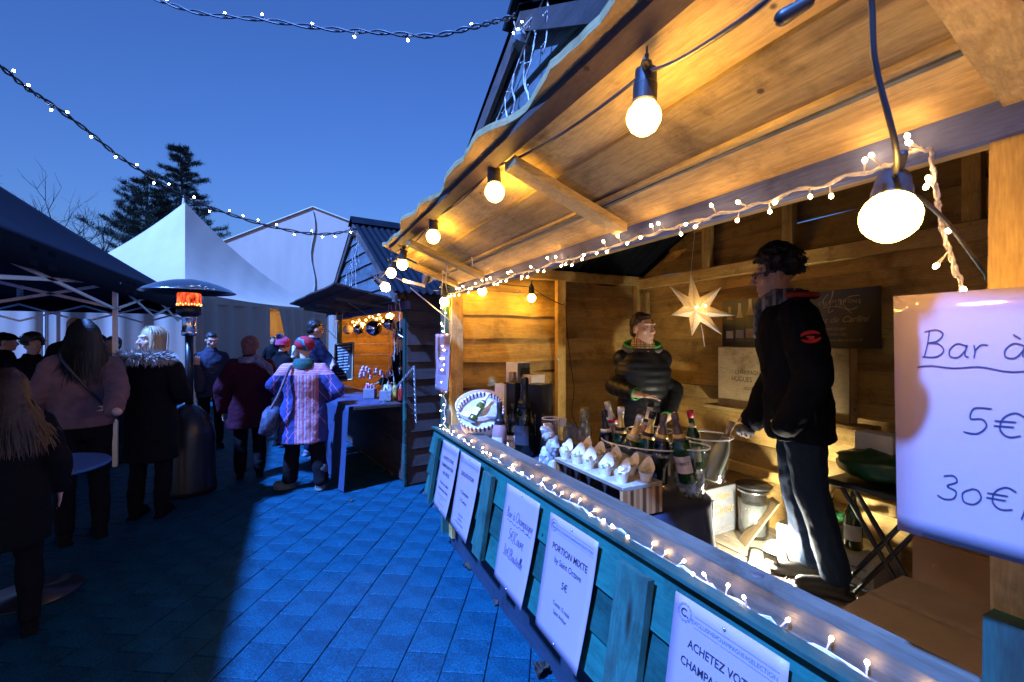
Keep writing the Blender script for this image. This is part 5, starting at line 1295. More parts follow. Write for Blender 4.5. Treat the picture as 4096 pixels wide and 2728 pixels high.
pts = [f.b((math.cos(a)*.135, math.sin(a)*.085-.015, 1.475+.035*(-math.sin(a)))) for a in [R(120)+i*R(300)/20 for i in range(21)]]
m.tube(pts, .024, 8)
m = f.G('green_trim'); m.tube([p+Vector((0, .004, .030)) for p in pts], .010, 8)
for wn, en in (('wrL', 'elL'), ('wrR', 'elR')):
    m = f.G('cuff_trim#'+wn); d = (f.J[en]-f.J[wn]).normalized(); c = f.J[wn]+d*.018; u = d.orthogonal().normalized(); v_ = d.cross(u); m.tube([c+(u*math.cos(i*.42)+v_*math.sin(i*.42))*.041 for i in range(16)], .006, 6)
m = f.G('scarf'); m.loft([(f.b((0, .005, 1.40)), .085, .085), (f.b((0, .01, 1.45)), .098, .092), (f.b((0, .0, 1.52)), .082, .080), (f.b((0, -.01, 1.55)), .074, .074)], 20)
m.ell(f.b((0, .075, 1.40)), (.055, .035, .065)); m.ell(f.b((.01, .085, 1.35)), (.03, .03, .05))
tar, t, b = newmat('tartan_scarf'); sx = N(t, 'ShaderNodeSeparateXYZ'); t.links.new(coords(t, (1,1,1), False), sx.inputs[0])
def bandn(out, per, w1, ph=0.0):
    a = N(t, 'ShaderNodeMath', operation='MULTIPLY_ADD'); a.inputs[1].default_value = 1/per; a.inputs[2].default_value = ph+10; t.links.new(out, a.inputs[0])
    fr = N(t, 'ShaderNodeMath', operation='FRACT'); t.links.new(a.outputs[0], fr.inputs[0]); c = N(t, 'ShaderNodeMath', operation='LESS_THAN'); c.inputs[1].default_value = w1; t.links.new(fr.outputs[0], c.inputs[0]); return c.outputs[0]
col = (.55,.40,.22)
for o_, per, w1, ph, cc in ((0, .06, .07, .0, (.03,.025,.03)), (0, .06, .07, .2, (.03,.025,.03)), (2, .06, .07, 0, (.03,.025,.03)), (2, .06, .07, .2, (.03,.025,.03)), (0, .06, .06, .62, (.30,.05,.04)), (2, .06, .06, .62, (.30,.05,.04))):
    col = mixc(t, col, cc, bandn(sx.outputs[o_], per, w1, ph))
t.links.new(col, b.inputs['Base Color']); b.inputs['Roughness'].default_value = .85
f.done({'body': M_skin, 'trousers': C_jean, 'shoe': C_black, 'down_jacket': pm('quilted_nylon', (.008,.010,.014), .42, spec=.35, var=.2, scale=30, bmp=.15), 'hair': H_brown, 'hood_lining': clothm('grey_fleece', (.16,.15,.17)), 'green_trim': pm('green_piping', (.04,.42,.06), .5, var=.1), 'scarf': tar, 'cuff_trim': pm('green_piping', (.04,.42,.06), .5, var=.1)},
       vox={'body': .0055, 'hood_lining': .008, 'green_trim': .005, 'cuff_trim': .005, 'hair': .007, 'trousers': .014, 'scarf': .008})
# --- curly man
ft = P(3262, 2345, Z=FZ); fd = (-RT*.88+FW*.42)
f = Fig('tall curly haired man in a black jacket and jeans looking away at his colleague', ft, (fd.x, fd.y), 1.70, vox=.008, width=1.04)
f.lean = Vector((0, .14, 0))
for n_ in ('L', 'R'):
    sg = -1 if n_ == 'L' else 1
    f.J['hip'+n_] = f.b((sg*.085, .0, .92)); f.J['sh'+n_] = f.b((sg*.168, -.02, 1.375)); f.J['ank'+n_] = Vector((sg*.08, (-.07 if sg < 0 else .01), .095)); f.J['knee'+n_] = Vector((sg*.09, (.03 if sg < 0 else .08), .50))
f.hc = f.b((0, .05, 1.615))
f.J['elL'] = f.b((-.240, -.05, 1.10)); f.J['wrL'] = f.b((-.20, .07, .87)); f.J['elR'] = f.b((.25, .04, 1.12)); f.J['wrR'] = f.b((.12, .20, .84))
f.base(); f.head(yaw=R(6), pitch=R(-6)); f.hand('L', f.J['wrL'], (.9, .1, -.6), (-1, 0, .2), .5); f.hand('R', f.J['wrR'], (-.2, .5, -.9), (1, 0, 0), .9)
f.legs(r=(.105, .078, .066)); f.shoes(r=.040); f.jacket('jacket', hem=.76, r=1.08, arm=(.094, .084, .066), flare=.96, dr=1.14, cuffs=-.02); f.hair('curly', seed=5)
m = f.G('collar_lining'); m.tube([f.b((math.cos(a)*.108, math.sin(a)*.10-.03, 1.50)) for a in [R(150)+i*R(165)/12 for i in range(13)]], .016, 8)
m = f.G('scarf'); m.loft([(f.b((0, .02, 1.43)), .098, .105), (f.b((0, .025, 1.49)), .095, .105), (f.b((0, .01, 1.54)), .078, .08)], 18); m.cap(f.b((0, .125, 1.45)), f.b((0, .15, 1.30)), .035, .03)
m = f.G('glasses'); q = f.q
for sg in (-1, 1):
    m.tube([q((sg*.033+.021*math.cos(a), .100-.004*abs(math.cos(a)), .008+.017*math.sin(a))) for a in [i*.4 for i in range(17)]], .0026*f.k, 5); m.tube([q((sg*.054, .097, .014)), q((sg*.077, .05, .014)), q((sg*.082, -.01, .006))], .003*f.k, 5)
m.tube([q((-.012, .102, .012)), q((.012, .102, .012))], .0026, 5)
m = f.G('emblem'); ec = f.b((-.265, -.0, 1.27))
# ring emblem on the sleeve
eo = f.J['shL'].lerp(f.J['elL'], .42); ed = (f.J['elL']-f.J['shL']).normalized(); en = Vector((-1, -.12, .25)); en = (en-ed*en.dot(ed)).normalized(); es = ed.cross(en)
for a0, a1 in ((.35, 2.8), (3.5, 5.95)):
    for r_ in (1.0, ):
        ring = []
        for i in range(13):
            a = a0+(a1-a0)*i/12; wdt = .008*math.sin(math.pi*i/12)+.003
            for w_ in (-wdt, wdt): ring.append(eo+en*(.0965*f.k)+es*((.040+w_)*math.cos(a))+ed*((.021+w_*.8)*math.sin(a)))
        m.add(ring, [(2*i, 2*i+2, 2*i+3, 2*i+1) for i in range(12)])
m.box(eo+en*.0965*f.k, (.003, .03, .008)); m.box(eo+en*.0965*f.k+ed*.008, (.003, .02, .006))
C_tart2, t, b = newmat('grey_checked_scarf'); sx = N(t, 'ShaderNodeSeparateXYZ'); t.links.new(coords(t, (1,1,1), False), sx.inputs[0])
col = (.12,.14,.19)
for o_, per, w1, ph, cc in ((0, .045, .4, 0, (.03,.035,.06)), (2, .045, .4, 0, (.05,.055,.09)), (1, .045, .3, 0, (.22,.23,.26))): col = mixc(t, col, cc, bandn(sx.outputs[o_], per, w1, ph))
t.links.new(col, b.inputs['Base Color']); b.inputs['Roughness'].default_value = .85
f.done({'body': M_skin, 'trousers': C_jean, 'shoe': pm('dark_boot', (.02,.018,.018), .6), 'jacket': pm('black_softshell', (.004,.005,.010), .8, var=.2, scale=50, spec=.12), 'hair': H_dark, 'collar_lining': pm('red_lining', (.32,.03,.02), .7), 'scarf': C_tart2, 'glasses': M_black, 'emblem': pm('red_emblem', (.55,.02,.03), .5, bmp=0)},
       raw=('glasses', 'emblem'), vox={'body': .006, 'collar_lining': .008, 'hair': .007, 'scarf': .009})
wp = f.M @ f.b((.10, .26, .76))
m = MB().ell((0,0,0), (.05, .05, .035), n=14, m=8); m.v = [q_*(1+.35*mnoise.noise(q_*25)) for q_ in m.v]; ob('cloth', m, pm('striped_towel', (.10,.10,.12), .9, var=.9, scale=30), None, smooth=True, world=False, loc=wp, label='crumpled dark and white cloth held by the curly haired man', cat='cloth')

# --- woman in the embroidered coat
pc_, t, b = newmat('embroidered_coat'); vco = coords(t, (1,1,1), False); sx = N(t, 'ShaderNodeSeparateXYZ'); t.links.new(vco, sx.inputs[0])
def mth(op, a, b_=None, c=None):
    n_ = N(t, 'ShaderNodeMath', operation=op)
    for i, v_ in enumerate((a, b_, c)):
        if v_ is None: continue
        if hasattr(v_, 'links'): t.links.new(v_, n_.inputs[i])
        else: n_.inputs[i].default_value = v_
    return n_.outputs[0]
X_, Z_ = sx.outputs[0], sx.outputs[2]
blue = mixc(t, (.014,.025,.13), (.032,.045,.19), noise(t, vco, 60, 3))
zig = mth('PINGPONG', Z_, .028); zx = mth('ADD', X_, mth('MULTIPLY', zig, .6))
zl = mth('LESS_THAN', mth('PINGPONG', zx, .065), .004); blue = mixc(t, blue, (.42,.12,.20), zl)
dia = mth('LESS_THAN', mth('PINGPONG', mth('ADD', mth('MULTIPLY', Z_, .7), mth('ABSOLUTE', X_)), .085), .003); blue = mixc(t, blue, (.40,.16,.22), dia)
st = mth('FRACT', mth('MULTIPLY', X_, 1/.062)); sr = ramp(t, [(0, (.42,.10,.16)), (.22, (.46,.26,.33)), (.30, (.40,.42,.52)), (.44, (.42,.09,.16)), (.60, (.50,.30,.33)), (.74, (.26,.10,.20)), (.82, (.38,.36,.24)), (.9, (.45,.12,.18))], 'CONSTANT'); t.links.new(st, sr.inputs[0])
dots = noise(t, vco, 90, 2); stripe = mixc(t, sr.outputs[0], (.30,.04,.12), mth('GREATER_THAN', dots, .60))
inb = mth('LESS_THAN', mth('ABSOLUTE', mth('ADD', X_, -.035)), .105); colr = mixc(t, blue, stripe, inb)
yoke = mth('GREATER_THAN', Z_, 1.165); ys = mth('FRACT', mth('MULTIPLY', Z_, 1/.034)); yr_ = ramp(t, [(0, (.50,.14,.24)), (.35, (.55,.36,.44)), (.55, (.45,.10,.2)), (.8, (.5,.30,.36))], 'CONSTANT'); t.links.new(ys, yr_.inputs[0]); colr = mixc(t, colr, yr_.outputs[0], yoke)
t.links.new(colr, b.inputs['Base Color']); b.inputs['Roughness'].default_value = .9; bump(t, noise(t, vco, 120, 2), b, .4, .004)
gp = P(1215, 1962, Z=0.0); f = Fig('woman in a long blue and pink embroidered coat and red knitted hat, seen from behind', gp, (.10, 1.0), 1.52, vox=.010, width=1.12)
f.J['elL'] = f.L(P(1098, 1540, D=4.55)); f.J['wrL'] = f.b((-.16, .20, 1.03)); f.J['elR'] = f.L(P(1350, 1560, D=4.62)); f.J['wrR'] = f.b((.18, .22, 1.02))
f.J['ankL'] = f.L(P(1160, 1935, D=4.62)); f.J['ankR'] = f.L(P(1285, 1945, D=4.58))
for n_ in 'LR': f.J['ank'+n_].z = .09; f.J['knee'+n_] = f.J['hip'+n_].lerp(f.J['ank'+n_], .5)
f.base(); f.head(yaw=R(-12), pitch=R(-4), eyes=False); f.hand('L', f.J['wrL'], (.3, 1, 0), (0, 0, 1)); f.hand('R', f.J['wrR'], (-.3, 1, 0), (0, 0, 1))
f.legs(r=(.10, .085, .085)); f.jacket('coat', hem=.565, r=1.20, arm=(.095, .092, .070), flare=1.18, collar=False)
for n_, yaw in (('L', R(75)), ('R', R(10))):
    m = f.G('boot#'+n_); a = f.J['ank'+n_]; d = Vector((-math.sin(yaw), math.cos(yaw), 0)); m.cap(a+UP*.14, a+UP*-.02, .066, .058); m.cap(a+UP*-.045, a+d*.12-UP*.05, .050, .044); m.ell(a+d*.05-UP*.078, (.055+.06*abs(d.x), .055+.06*abs(d.y), .016))
m = f.G('scarf'); m.loft([(f.b((0, -.02, 1.40)), .105, .10), (f.b((0, -.02, 1.47)), .105, .10), (f.b((0, -.01, 1.53)), .085, .085)], 18)
q = f.q; m = f.G('knitted_hat'); m.ell(q((.015, -.02, .065)), (.098, .108, .082), f.hR)
for i in range(120):
    a = rnd.uniform(0, 6.28); e = rnd.uniform(-.3, 1.5); m.ell(q((.015+math.cos(a)*math.cos(e)*.098, -.02+math.sin(a)*math.cos(e)*.108, .065+math.sin(e)*.082)), (.012,)*3, None, 6, 4)
m = f.G('hair')
for i in range(40): p = Vector((-.075+rnd.gauss(0, .012), rnd.gauss(-.05, .02), rnd.uniform(-.05, .04))); m.cap(q(p), q(p+Vector((rnd.gauss(-.01, .01), rnd.gauss(-.01, .01), -.04))), .014, .009, 6)
hk, t, b = newmat('red_teal_knit'); vco = coords(t, (1,1,1), False, (.5, .6, 0)); sx = N(t, 'ShaderNodeSeparateXYZ'); t.links.new(vco, sx.inputs[0])
bb_ = mth('FRACT', mth('MULTIPLY', mth('ADD', sx.outputs[0], mth('MULTIPLY', noise(t, vco, 25, 2), .05)), 1/.16)); hr_ = ramp(t, [(0, (.40,.015,.03)), (.42, (.03,.07,.12)), (.55, (.10,.20,.24)), (.66, (.42,.02,.04))], 'CONSTANT'); t.links.new(bb_, hr_.inputs[0]); t.links.new(hr_.outputs[0], b.inputs['Base Color']); b.inputs['Roughness'].default_value = .9; bump(t, noise(t, vco, 90, 2), b, .6, .006)
f.done({'body': M_skin, 'trousers': C_black, 'coat': pc_, 'boot': pm('grey_green_boot', (.06,.08,.075), .7), 'scarf': clothm('green_scarf', (.03,.09,.08)), 'knitted_hat': hk, 'hair': pm('white_hair', (.55,.60,.66), .6)}, vox={'coat': .010, 'hair': .008, 'knitted_hat': .009})
bgt = thing('shoulder_bag', 'patterned cloth shoulder bag hanging at the embroidered coat', 'bag', f.M @ Vector((-.24, -.10, .75)))
m = MB().bev((0,0,0), (.13, .22, .26), .03, (0.1, .2, 0)); m.v = [f.M @ (q_+Vector((-.30, -.02, .72))) for q_ in m.v]; ob('pouch', m, pm('patterned_bag', (.05,.06,.10), .9, var=.9, scale=25), bgt, smooth=True)
ob('strap', MB().tube([f.M @ p for p in cr([(-.10, -.08, 1.26), (-.13, -.13, 1.20), (-.20, -.175, 1.0), (-.27, -.17, .86)], 6)], .014, 6), pm('patterned_strap', (.12,.08,.10), .9, var=.8, scale=40), bgt)
# --- woman in the maroon coat
gp = P(1000, 1905, Z=0.0); f = Fig('woman in a long maroon coat with patterned headscarf, seen from behind', gp, (-.05, 1.0), 1.55, vox=.011, width=1.12)
f.J['elL'] = f.b((-.30, -.03, 1.12)); f.J['wrL'] = f.b((-.29, .03, .84)); f.J['elR'] = f.b((.28, -.0, 1.12)); f.J['wrR'] = f.b((.22, .20, 1.0))
f.base(); f.head(yaw=R(-10), pitch=R(-8), eyes=False); f.hand('L', f.J['wrL'], (0, .1, -1), (-1, 0, 0)); f.hand('R', f.J['wrR'], (-.3, 1, 0), (0, 0, 1))
f.legs(r=(.10, .08, .07)); f.shoes(hi=.08); f.jacket('coat', hem=.62, r=1.18, arm=(.098, .090, .070), flare=1.12)
m = f.G('headscarf'); q = f.q; m.ell(q((0, -.018, .028)), (.090, .106, .100), f.hR); m.ell(q((0, -.05, -.07)), (.075, .06, .06), f.hR)
m = f.G('shoulder_scarf'); m.loft([(f.b((0, -.02, 1.42)), .13, .115), (f.b((0, -.02, 1.50)), .105, .10)], 18); m.cap(f.b((.06, -.10, 1.47)), f.b((.20, -.07, 1.36)), .05, .045); m.cap(f.b((.20, -.07, 1.37)), f.b((.25, -.06, 1.22)), .045, .03)
f.done({'body': M_skin, 'trousers': C_black, 'shoe': C_black, 'coat': clothm('maroon', (.036,.005,.014)), 'headscarf': pm('brown_headscarf', (.13,.06,.06), .85, var=.7, scale=22), 'shoulder_scarf': pm('blue_floral_scarf', (.13,.14,.22), .85, var=.9, scale=22)})
# --- person behind the heater with raised hand
gp = at_ground(845, 6.4); f = Fig('short haired person in a dark jacket raising a hand beside the patio heater', gp, (.30, -.95), 1.62, vox=.011)
f.J['elL'] = f.b((.24, .05, 1.15)); f.J['elR'] = f.L(P(800, 1560, D=6.2)); f.J['wrR'] = f.L(P(790, 1462, D=6.15)); f.J['elL'] = f.b((-.25, .04, 1.13)); f.J['wrL'] = f.b((-.20, .22, 1.03))
f.base(); f.head(pitch=R(-14)); f.hand('R', f.J['wrR'], (.1, .1, 1), (0, 1, 0), .5); f.hand('L', f.J['wrL'], (.5, .8, 0), (0, 0, 1)); f.legs(); f.shoes(); f.jacket('jacket', hem=.78, r=1.12); f.hair('short')
f.done({'body': M_skin2, 'trousers': C_black, 'shoe': C_black, 'jacket': clothm('slate', (.03,.035,.06)), 'hair': H_dark}, vox={'body': .008})
# --- man with glasses at the counter
gp = at_ground(1255, 5.9); f = Fig('man with glasses in a navy jacket gesturing at the neighbouring counter', gp, (.93, .36), 1.77, vox=.010, width=1.1)
f.J['elL'] = f.b((-.27, .10, 1.13)); f.J['wrL'] = f.b((-.2, .3, 1.1)); f.J['elR'] = f.b((.28, .12, 1.15)); f.J['wrR'] = f.L(P(1318, 1480, D=5.5))
f.base(); f.head(yaw=R(-8), pitch=R(-8)); f.hand('R', f.J['wrR'], f.L(P(1345, 1430, D=5.45))-f.J['wrR'], f.Mi.to_3x3() @ Vector((1, .2, 0)), .15, .3); f.hand('L', f.J['wrL'], (0, 1, 0), (0, 0, 1))
f.legs(); f.shoes(); f.jacket('jacket', hem=.80, r=1.12, arm=(.09, .08, .06)); f.hair('short', seed=8)
m = f.G('glasses'); q = f.q
for sg in (-1, 1): m.tube([q((sg*.033+.021*math.cos(a), .100, .008+.017*math.sin(a))) for a in [i*.5 for i in range(14)]], .003, 5); m.tube([q((sg*.054, .097, .014)), q((sg*.080, .0, .010))], .003, 5)
f.done({'body': M_skin, 'trousers': C_navy, 'shoe': pm('blue_trainers', (.08,.10,.16), .6), 'jacket': C_navy, 'hair': H_dark, 'glasses': M_steel}, raw=('glasses',), vox={'body': .008})
# --- pink bobble hat
gp = at_ground(1130, 6.5); f = Fig('person in a pink bobble hat and black coat beside the navy jacket', gp, (.85, .5), 1.55, vox=.011)
f.base(); f.head(pitch=R(-6), eyes=False); f.hand('R', f.J['wrR'], (0, .2, -1), (1, 0, 0)); f.hand('L', f.J['wrL'], (0, .2, -1), (-1, 0, 0)); f.legs(); f.shoes(); f.jacket('coat', hem=.6, r=1.12, flare=1.1)
q = f.q; m = f.G('bobble_hat'); m.ell(q((0, -.015, .045)), (.090, .105, .090), f.hR); m.ell(q((0, -.015, .0)), (.093, .108, .03), f.hR)
f.fur('pompom', [q((0, -.075, .125)), q((0, -.085, .135))], .05, .05, 500)
f.done({'body': M_skin, 'trousers': C_black, 'shoe': C_black, 'coat': C_black, 'bobble_hat': clothm('pink_knit', (.42,.07,.16), scale=90), 'pompom': pm('grey_fur', (.08,.10,.15), .9, var=.5)}, raw=('pompom',))
# --- seller in the neighbouring chalet
sp_ = NL(.33, 1.0, .05); f = Fig('seller in black silhouetted inside the orange lit chalet', sp_, (-.9, .35), 1.66, vox=.011, skin=M_skind)
f.J['wrL'] = f.b((-.18, .25, 1.0)); f.J['wrR'] = f.b((.18, .25, 1.0))
f.base(); f.head(pitch=R(-4)); f.hand('R', f.J['wrR'], (0, 1, -.3), (0, 0, 1)); f.hand('L', f.J['wrL'], (0, 1, -.3), (0, 0, 1)); f.legs(); f.shoes(); f.jacket('jacket', hem=.85, r=1.1); f.hair('curly', seed=11)
f.done({'body': M_skind, 'trousers': C_black, 'shoe': C_black, 'jacket': C_black, 'hair': H_dark})
# --- woman in the pink jacket
gp = at_ground(330, 3.45); f = Fig('woman in a pale pink jacket with long dark hair and crossbody strap, seen from behind', gp, (-.42, .90), 1.66, vox=.010, width=1.08)
f.J['elR'] = f.L(P(470, 1555, D=3.4)); f.J['wrR'] = f.L(P(455, 1640, D=3.1)); f.J['elL'] = f.b((-.26, .03, 1.14)); f.J['wrL'] = f.b((-.20, .24, 1.0))
f.base(); f.head(yaw=R(15), eyes=False); f.hand('R', f.J['wrR'], (-.2, .8, .2), (0, 0, 1)); f.hand('L', f.J['wrL'], (.2, 1, 0), (0, 0, 1)); f.legs(); f.shoes(); f.jacket('jacket', hem=.93, r=1.14, arm=(.090, .080, .060)); f.hair('long', seed=3)
m = f.G('waistband'); m.loft([(f.b((0, .005, .90)), .185, .15), (f.b((0, .005, .985)), .192, .15)], 24)
m = f.G('strap'); m.tube(cr([f.b((-.12, -.02, 1.50)), f.b((-.13, -.125, 1.44)), f.b((-.04, -.170, 1.28)), f.b((.10, -.165, 1.08)), f.b((.20, -.09, .95)), f.b((.24, .0, .90))], 6), .010, 6)
f.done({'body': M_skin, 'trousers': C_black, 'shoe': C_black, 'jacket': clothm('dusty_pink', (.17,.095,.10), scale=14), 'hair': H_dark, 'waistband': clothm('dusty_pink', (.17,.095,.10)), 'strap': M_black}, raw=('strap',), vox={'hair': .008})
# --- blonde woman in the parka
gp = at_ground(600, 3.9); f = Fig('blonde woman in a long black parka with fur trimmed hood looking back', gp, (.20, .98), 1.62, vox=.010, width=1.05)
f.J['wrL'] = f.b((-.12, .26, 1.05)); f.J['wrR'] = f.b((.12, .26, 1.05))
f.base(); f.head(yaw=R(142), pitch=R(2)); f.hand('R', f.J['wrR'], (-.4, 1, 0), (0, 0, 1)); f.hand('L', f.J['wrL'], (.4, 1, 0), (0, 0, 1)); f.legs(); f.shoes(hi=.15); f.jacket('parka', hem=.52, r=1.16, arm=(.095, .085, .066), flare=1.06)
q = f.q; m = f.G('hair'); m.ell(q((0, -.024, .046)), (.082, .097, .083), f.hR)
rs = random.Random(6)
for i in range(90):
    sg = rs.choice((-1, 1)); x = sg*rs.uniform(.055, .085); y = rs.uniform(-.08, .045)
    m.tube([q(p) for p in cr([(x*.4, y*.6, .118), (x*1.0, y, .06), (x*1.12, y+.005, -.04), (x*1.1, y+.01, -.15), (x*1.0+rs.gauss(0, .01), y+.03, -.15-rs.uniform(.05, .14))], 4)], .007, 5)
for i in range(260):
    x = rs.choice((-1, 1))*rs.uniform(.02, .088); y = rs.uniform(-.10, .05)
    f.G('hair_strands').tube([q(p) for p in cr([(x*.4, y*.6, .134), (x*1.02, y, .075), (x*1.2, y+.005, -.04), (x*1.18+rs.gauss(0, .006), y+.01, -.15), (x*1.0+rs.gauss(0, .014), y+.03, -.15-rs.uniform(.05, .18))], 4)], .0022, 3, caps=False)
f.fur('fur_ruff', [f.b((math.cos(a)*.17, math.sin(a)*.14-.07, 1.47-.02*math.sin(a))) for a in [R(130)+i*R(280)/14 for i in range(15)]], .045, .075, 2600)
f.done({'body': M_skin, 'trousers': C_black, 'shoe': C_black, 'parka': C_black, 'hair': pm('blonde_hair', (.42,.29,.16), .5, var=.3, scale=60), 'fur_ruff': pm('fur_trim', (.33,.30,.28), .85, var=.5, scale=40)}, raw=('fur_ruff',), vox={'body': .007, 'hair': .008})
# --- person with long brown hair close on the left
gp = at_ground(25, 2.3); f = Fig('person with long tousled brown hair in dark clothes beside the round table', gp, (-.35, .93), 1.36, vox=.010)
f.base(); f.head(yaw=R(5), eyes=False); f.hand('R', f.J['wrR'], (0, .2, -1), (1, 0, 0)); f.hand('L', f.J['wrL'], (0, .2, -1), (-1, 0, 0)); f.legs(); f.shoes(); f.jacket('coat', hem=.6, r=1.15, flare=1.1); f.hair('long', seed=9)
rs = random.Random(19); m = f.G('loose_hair')
for i in range(700):
    a = rs.uniform(R(185), R(360)); x = math.cos(a)*.085; y = math.sin(a)*.09-.02; w1 = rs.uniform(.8, 1.9)
    pts = [Vector((x*.4, y*.5, .125)), Vector((x*1.1, y*1.1, .05)), Vector((x*1.35, y*1.25-.01, -.08)), Vector((x*(1.3+.4*w1), y*1.35-.03, -.20)), Vector((x*(1.4+.7*w1)+rs.gauss(0, .02), y*1.4-.04+rs.gauss(0, .02), -.22-rs.uniform(.08, .24)))]
    m.tube([f.q(p) for p in cr(pts, 4)], [.0024]*16+[.0008], 3, caps=False)
f.done({'body': M_skin, 'trousers': C_black, 'shoe': C_black, 'coat': C_black, 'hair': pm('chestnut_hair', (.05,.022,.012), .5, var=.6, scale=50), 'loose_hair': pm('chestnut_hair', (.05,.022,.012), .5)}, raw=('loose_hair',), vox={'hair': .008})
# --- dark crowd under the gazebo
for lab, px, D, H, fc, hr, ex in (('bald man standing behind the woman in the pink jacket', 300, 5.2, 1.78, (.1, 1), None, None), ('curly haired person in black under the gazebo', 130, 5.0, 1.56, (.6, -.8), 'curly', None),
                          ('person in a flat peaked cap at the far gazebo table', 15, 5.4, 1.60, (.9, .2), 'short', 'cap'), ('dark haired person in a red top seen past the pink jacket', 455, 5.6, 1.56, (-.5, -.8), 'short', 'red'), ('dark haired person beside the person in red', 400, 6.2, 1.58, (.2, -1), 'long', None),
                          ('visitor just inside the lit pagoda doorway', 1092, 12.6, 1.62, (.1, -1), 'short', None)):
    gp = at_ground(px, D); f = Fig(lab, gp, fc, H, vox=.014, skin=M_skin2)
    f.base(); f.head(eyes=False); f.hand('R', f.J['wrR'], (0, .2, -1), (1, 0, 0)); f.hand('L', f.J['wrL'], (0, .2, -1), (-1, 0, 0)); f.legs(); f.shoes(); f.jacket('jacket', hem=.78, r=1.12)
    if hr: f.hair(hr, seed=px)
    if ex == 'cap': m = f.G('cap'); m.ell(f.q((0, -.01, .06)), (.09, .105, .06)); m.cap(f.q((-.03, .09, .05)), f.q((.03, .09, .05)), .02, .02); m.ell(f.q((0, .11, .045)), (.07, .06, .012))
    f.done({'body': M_skin2, 'trousers': C_black, 'shoe': C_black, 'jacket': clothm('dark_red', (.22,.02,.02)) if ex == 'red' else C_black, 'hair': H_dark, 'cap': C_black})

# ================================================================ THINGS IN THE STALL BEHIND THE TABLE
# star lantern
sc_ = P(2807, 1245, D=3.05); st_ = thing('star_lantern', 'seven pointed paper star lantern glowing orange inside', 'lantern', sc_)
srm, t, b = newmat('speckled_star_paper'); v = coords(t, (1,1,1), False); n1 = noise(t, v, 160, 2); r = ramp(t, [(.42, (.55,.54,.52)), (.6, (.80,.79,.77))]); t.links.new(n1, r.inputs[0]); t.links.new(r.outputs[0], b.inputs['Base Color']); b.inputs['Roughness'].default_value = .7
tl = N(t, 'ShaderNodeBsdfTranslucent'); t.links.new(r.outputs[0], tl.inputs[0]); mx = N(t, 'ShaderNodeMixShader'); mx.inputs[0].default_value = .24
t.links.new(b.outputs[0], mx.inputs[1]); t.links.new(tl.outputs[0], mx.inputs[2]); t.links.new(mx.outputs[0], t.nodes['Material Output'].inputs[0])
tn = FW*-1; su = UP; sr_ = RT
tips = [(2745-2807+62*0, 0)]
pts7 = [(2763,1093),(2885,1148),(2942,1263),(2890,1340),(2767,1345),(2684,1260),(2676,1142)]
cpt = P(2780, 1242, D=2.93); bk = P(2780, 1242, D=3.13)
tip3 = [P(x, y, D=3.02) for x, y in pts7]
for i in range(7):
    a = tip3[i]; c = tip3[(i+1) % 7]; pr2 = tip3[i-1]
    vl = (cpt.lerp(bk, .5)).lerp((a+c)/2, .44); vr = (cpt.lerp(bk, .5)).lerp((a+pr2)/2, .44)
    m = MB(); m.add([cpt, a, vl, vr, bk], [(0,2,1), (0,1,3), (4,1,2), (4,3,1)]); ob('star_point', m, srm, st_)
E_in = emit('star_glow', (1.0, .5, .12), 10.6)
ob('lamp', MB().ell(cpt.lerp(bk, .55), (.028, .028, .028), n=12, m=8), E_in, st_, smooth=True)
for dx, dy in ((8, -8), (42, -12)): ob('glow_hole', MB().ell(P(2780+dx, 1236+dy, D=2.925), (.006,)*3, n=8, m=6), emit('hole_glow', (1.0,.62,.25), 9.1), st_)
ob('cord', MB().tube([P(2805, 1300, D=3.0), P(2812, 1340, D=3.0), P(2818, 1386, D=3.0)], .003, 5), M_white, st_); ob('cord', MB().tube([tip3[0], tip3[0]+Vector((.1, 0, .75))], .0015, 4), M_white, st_)
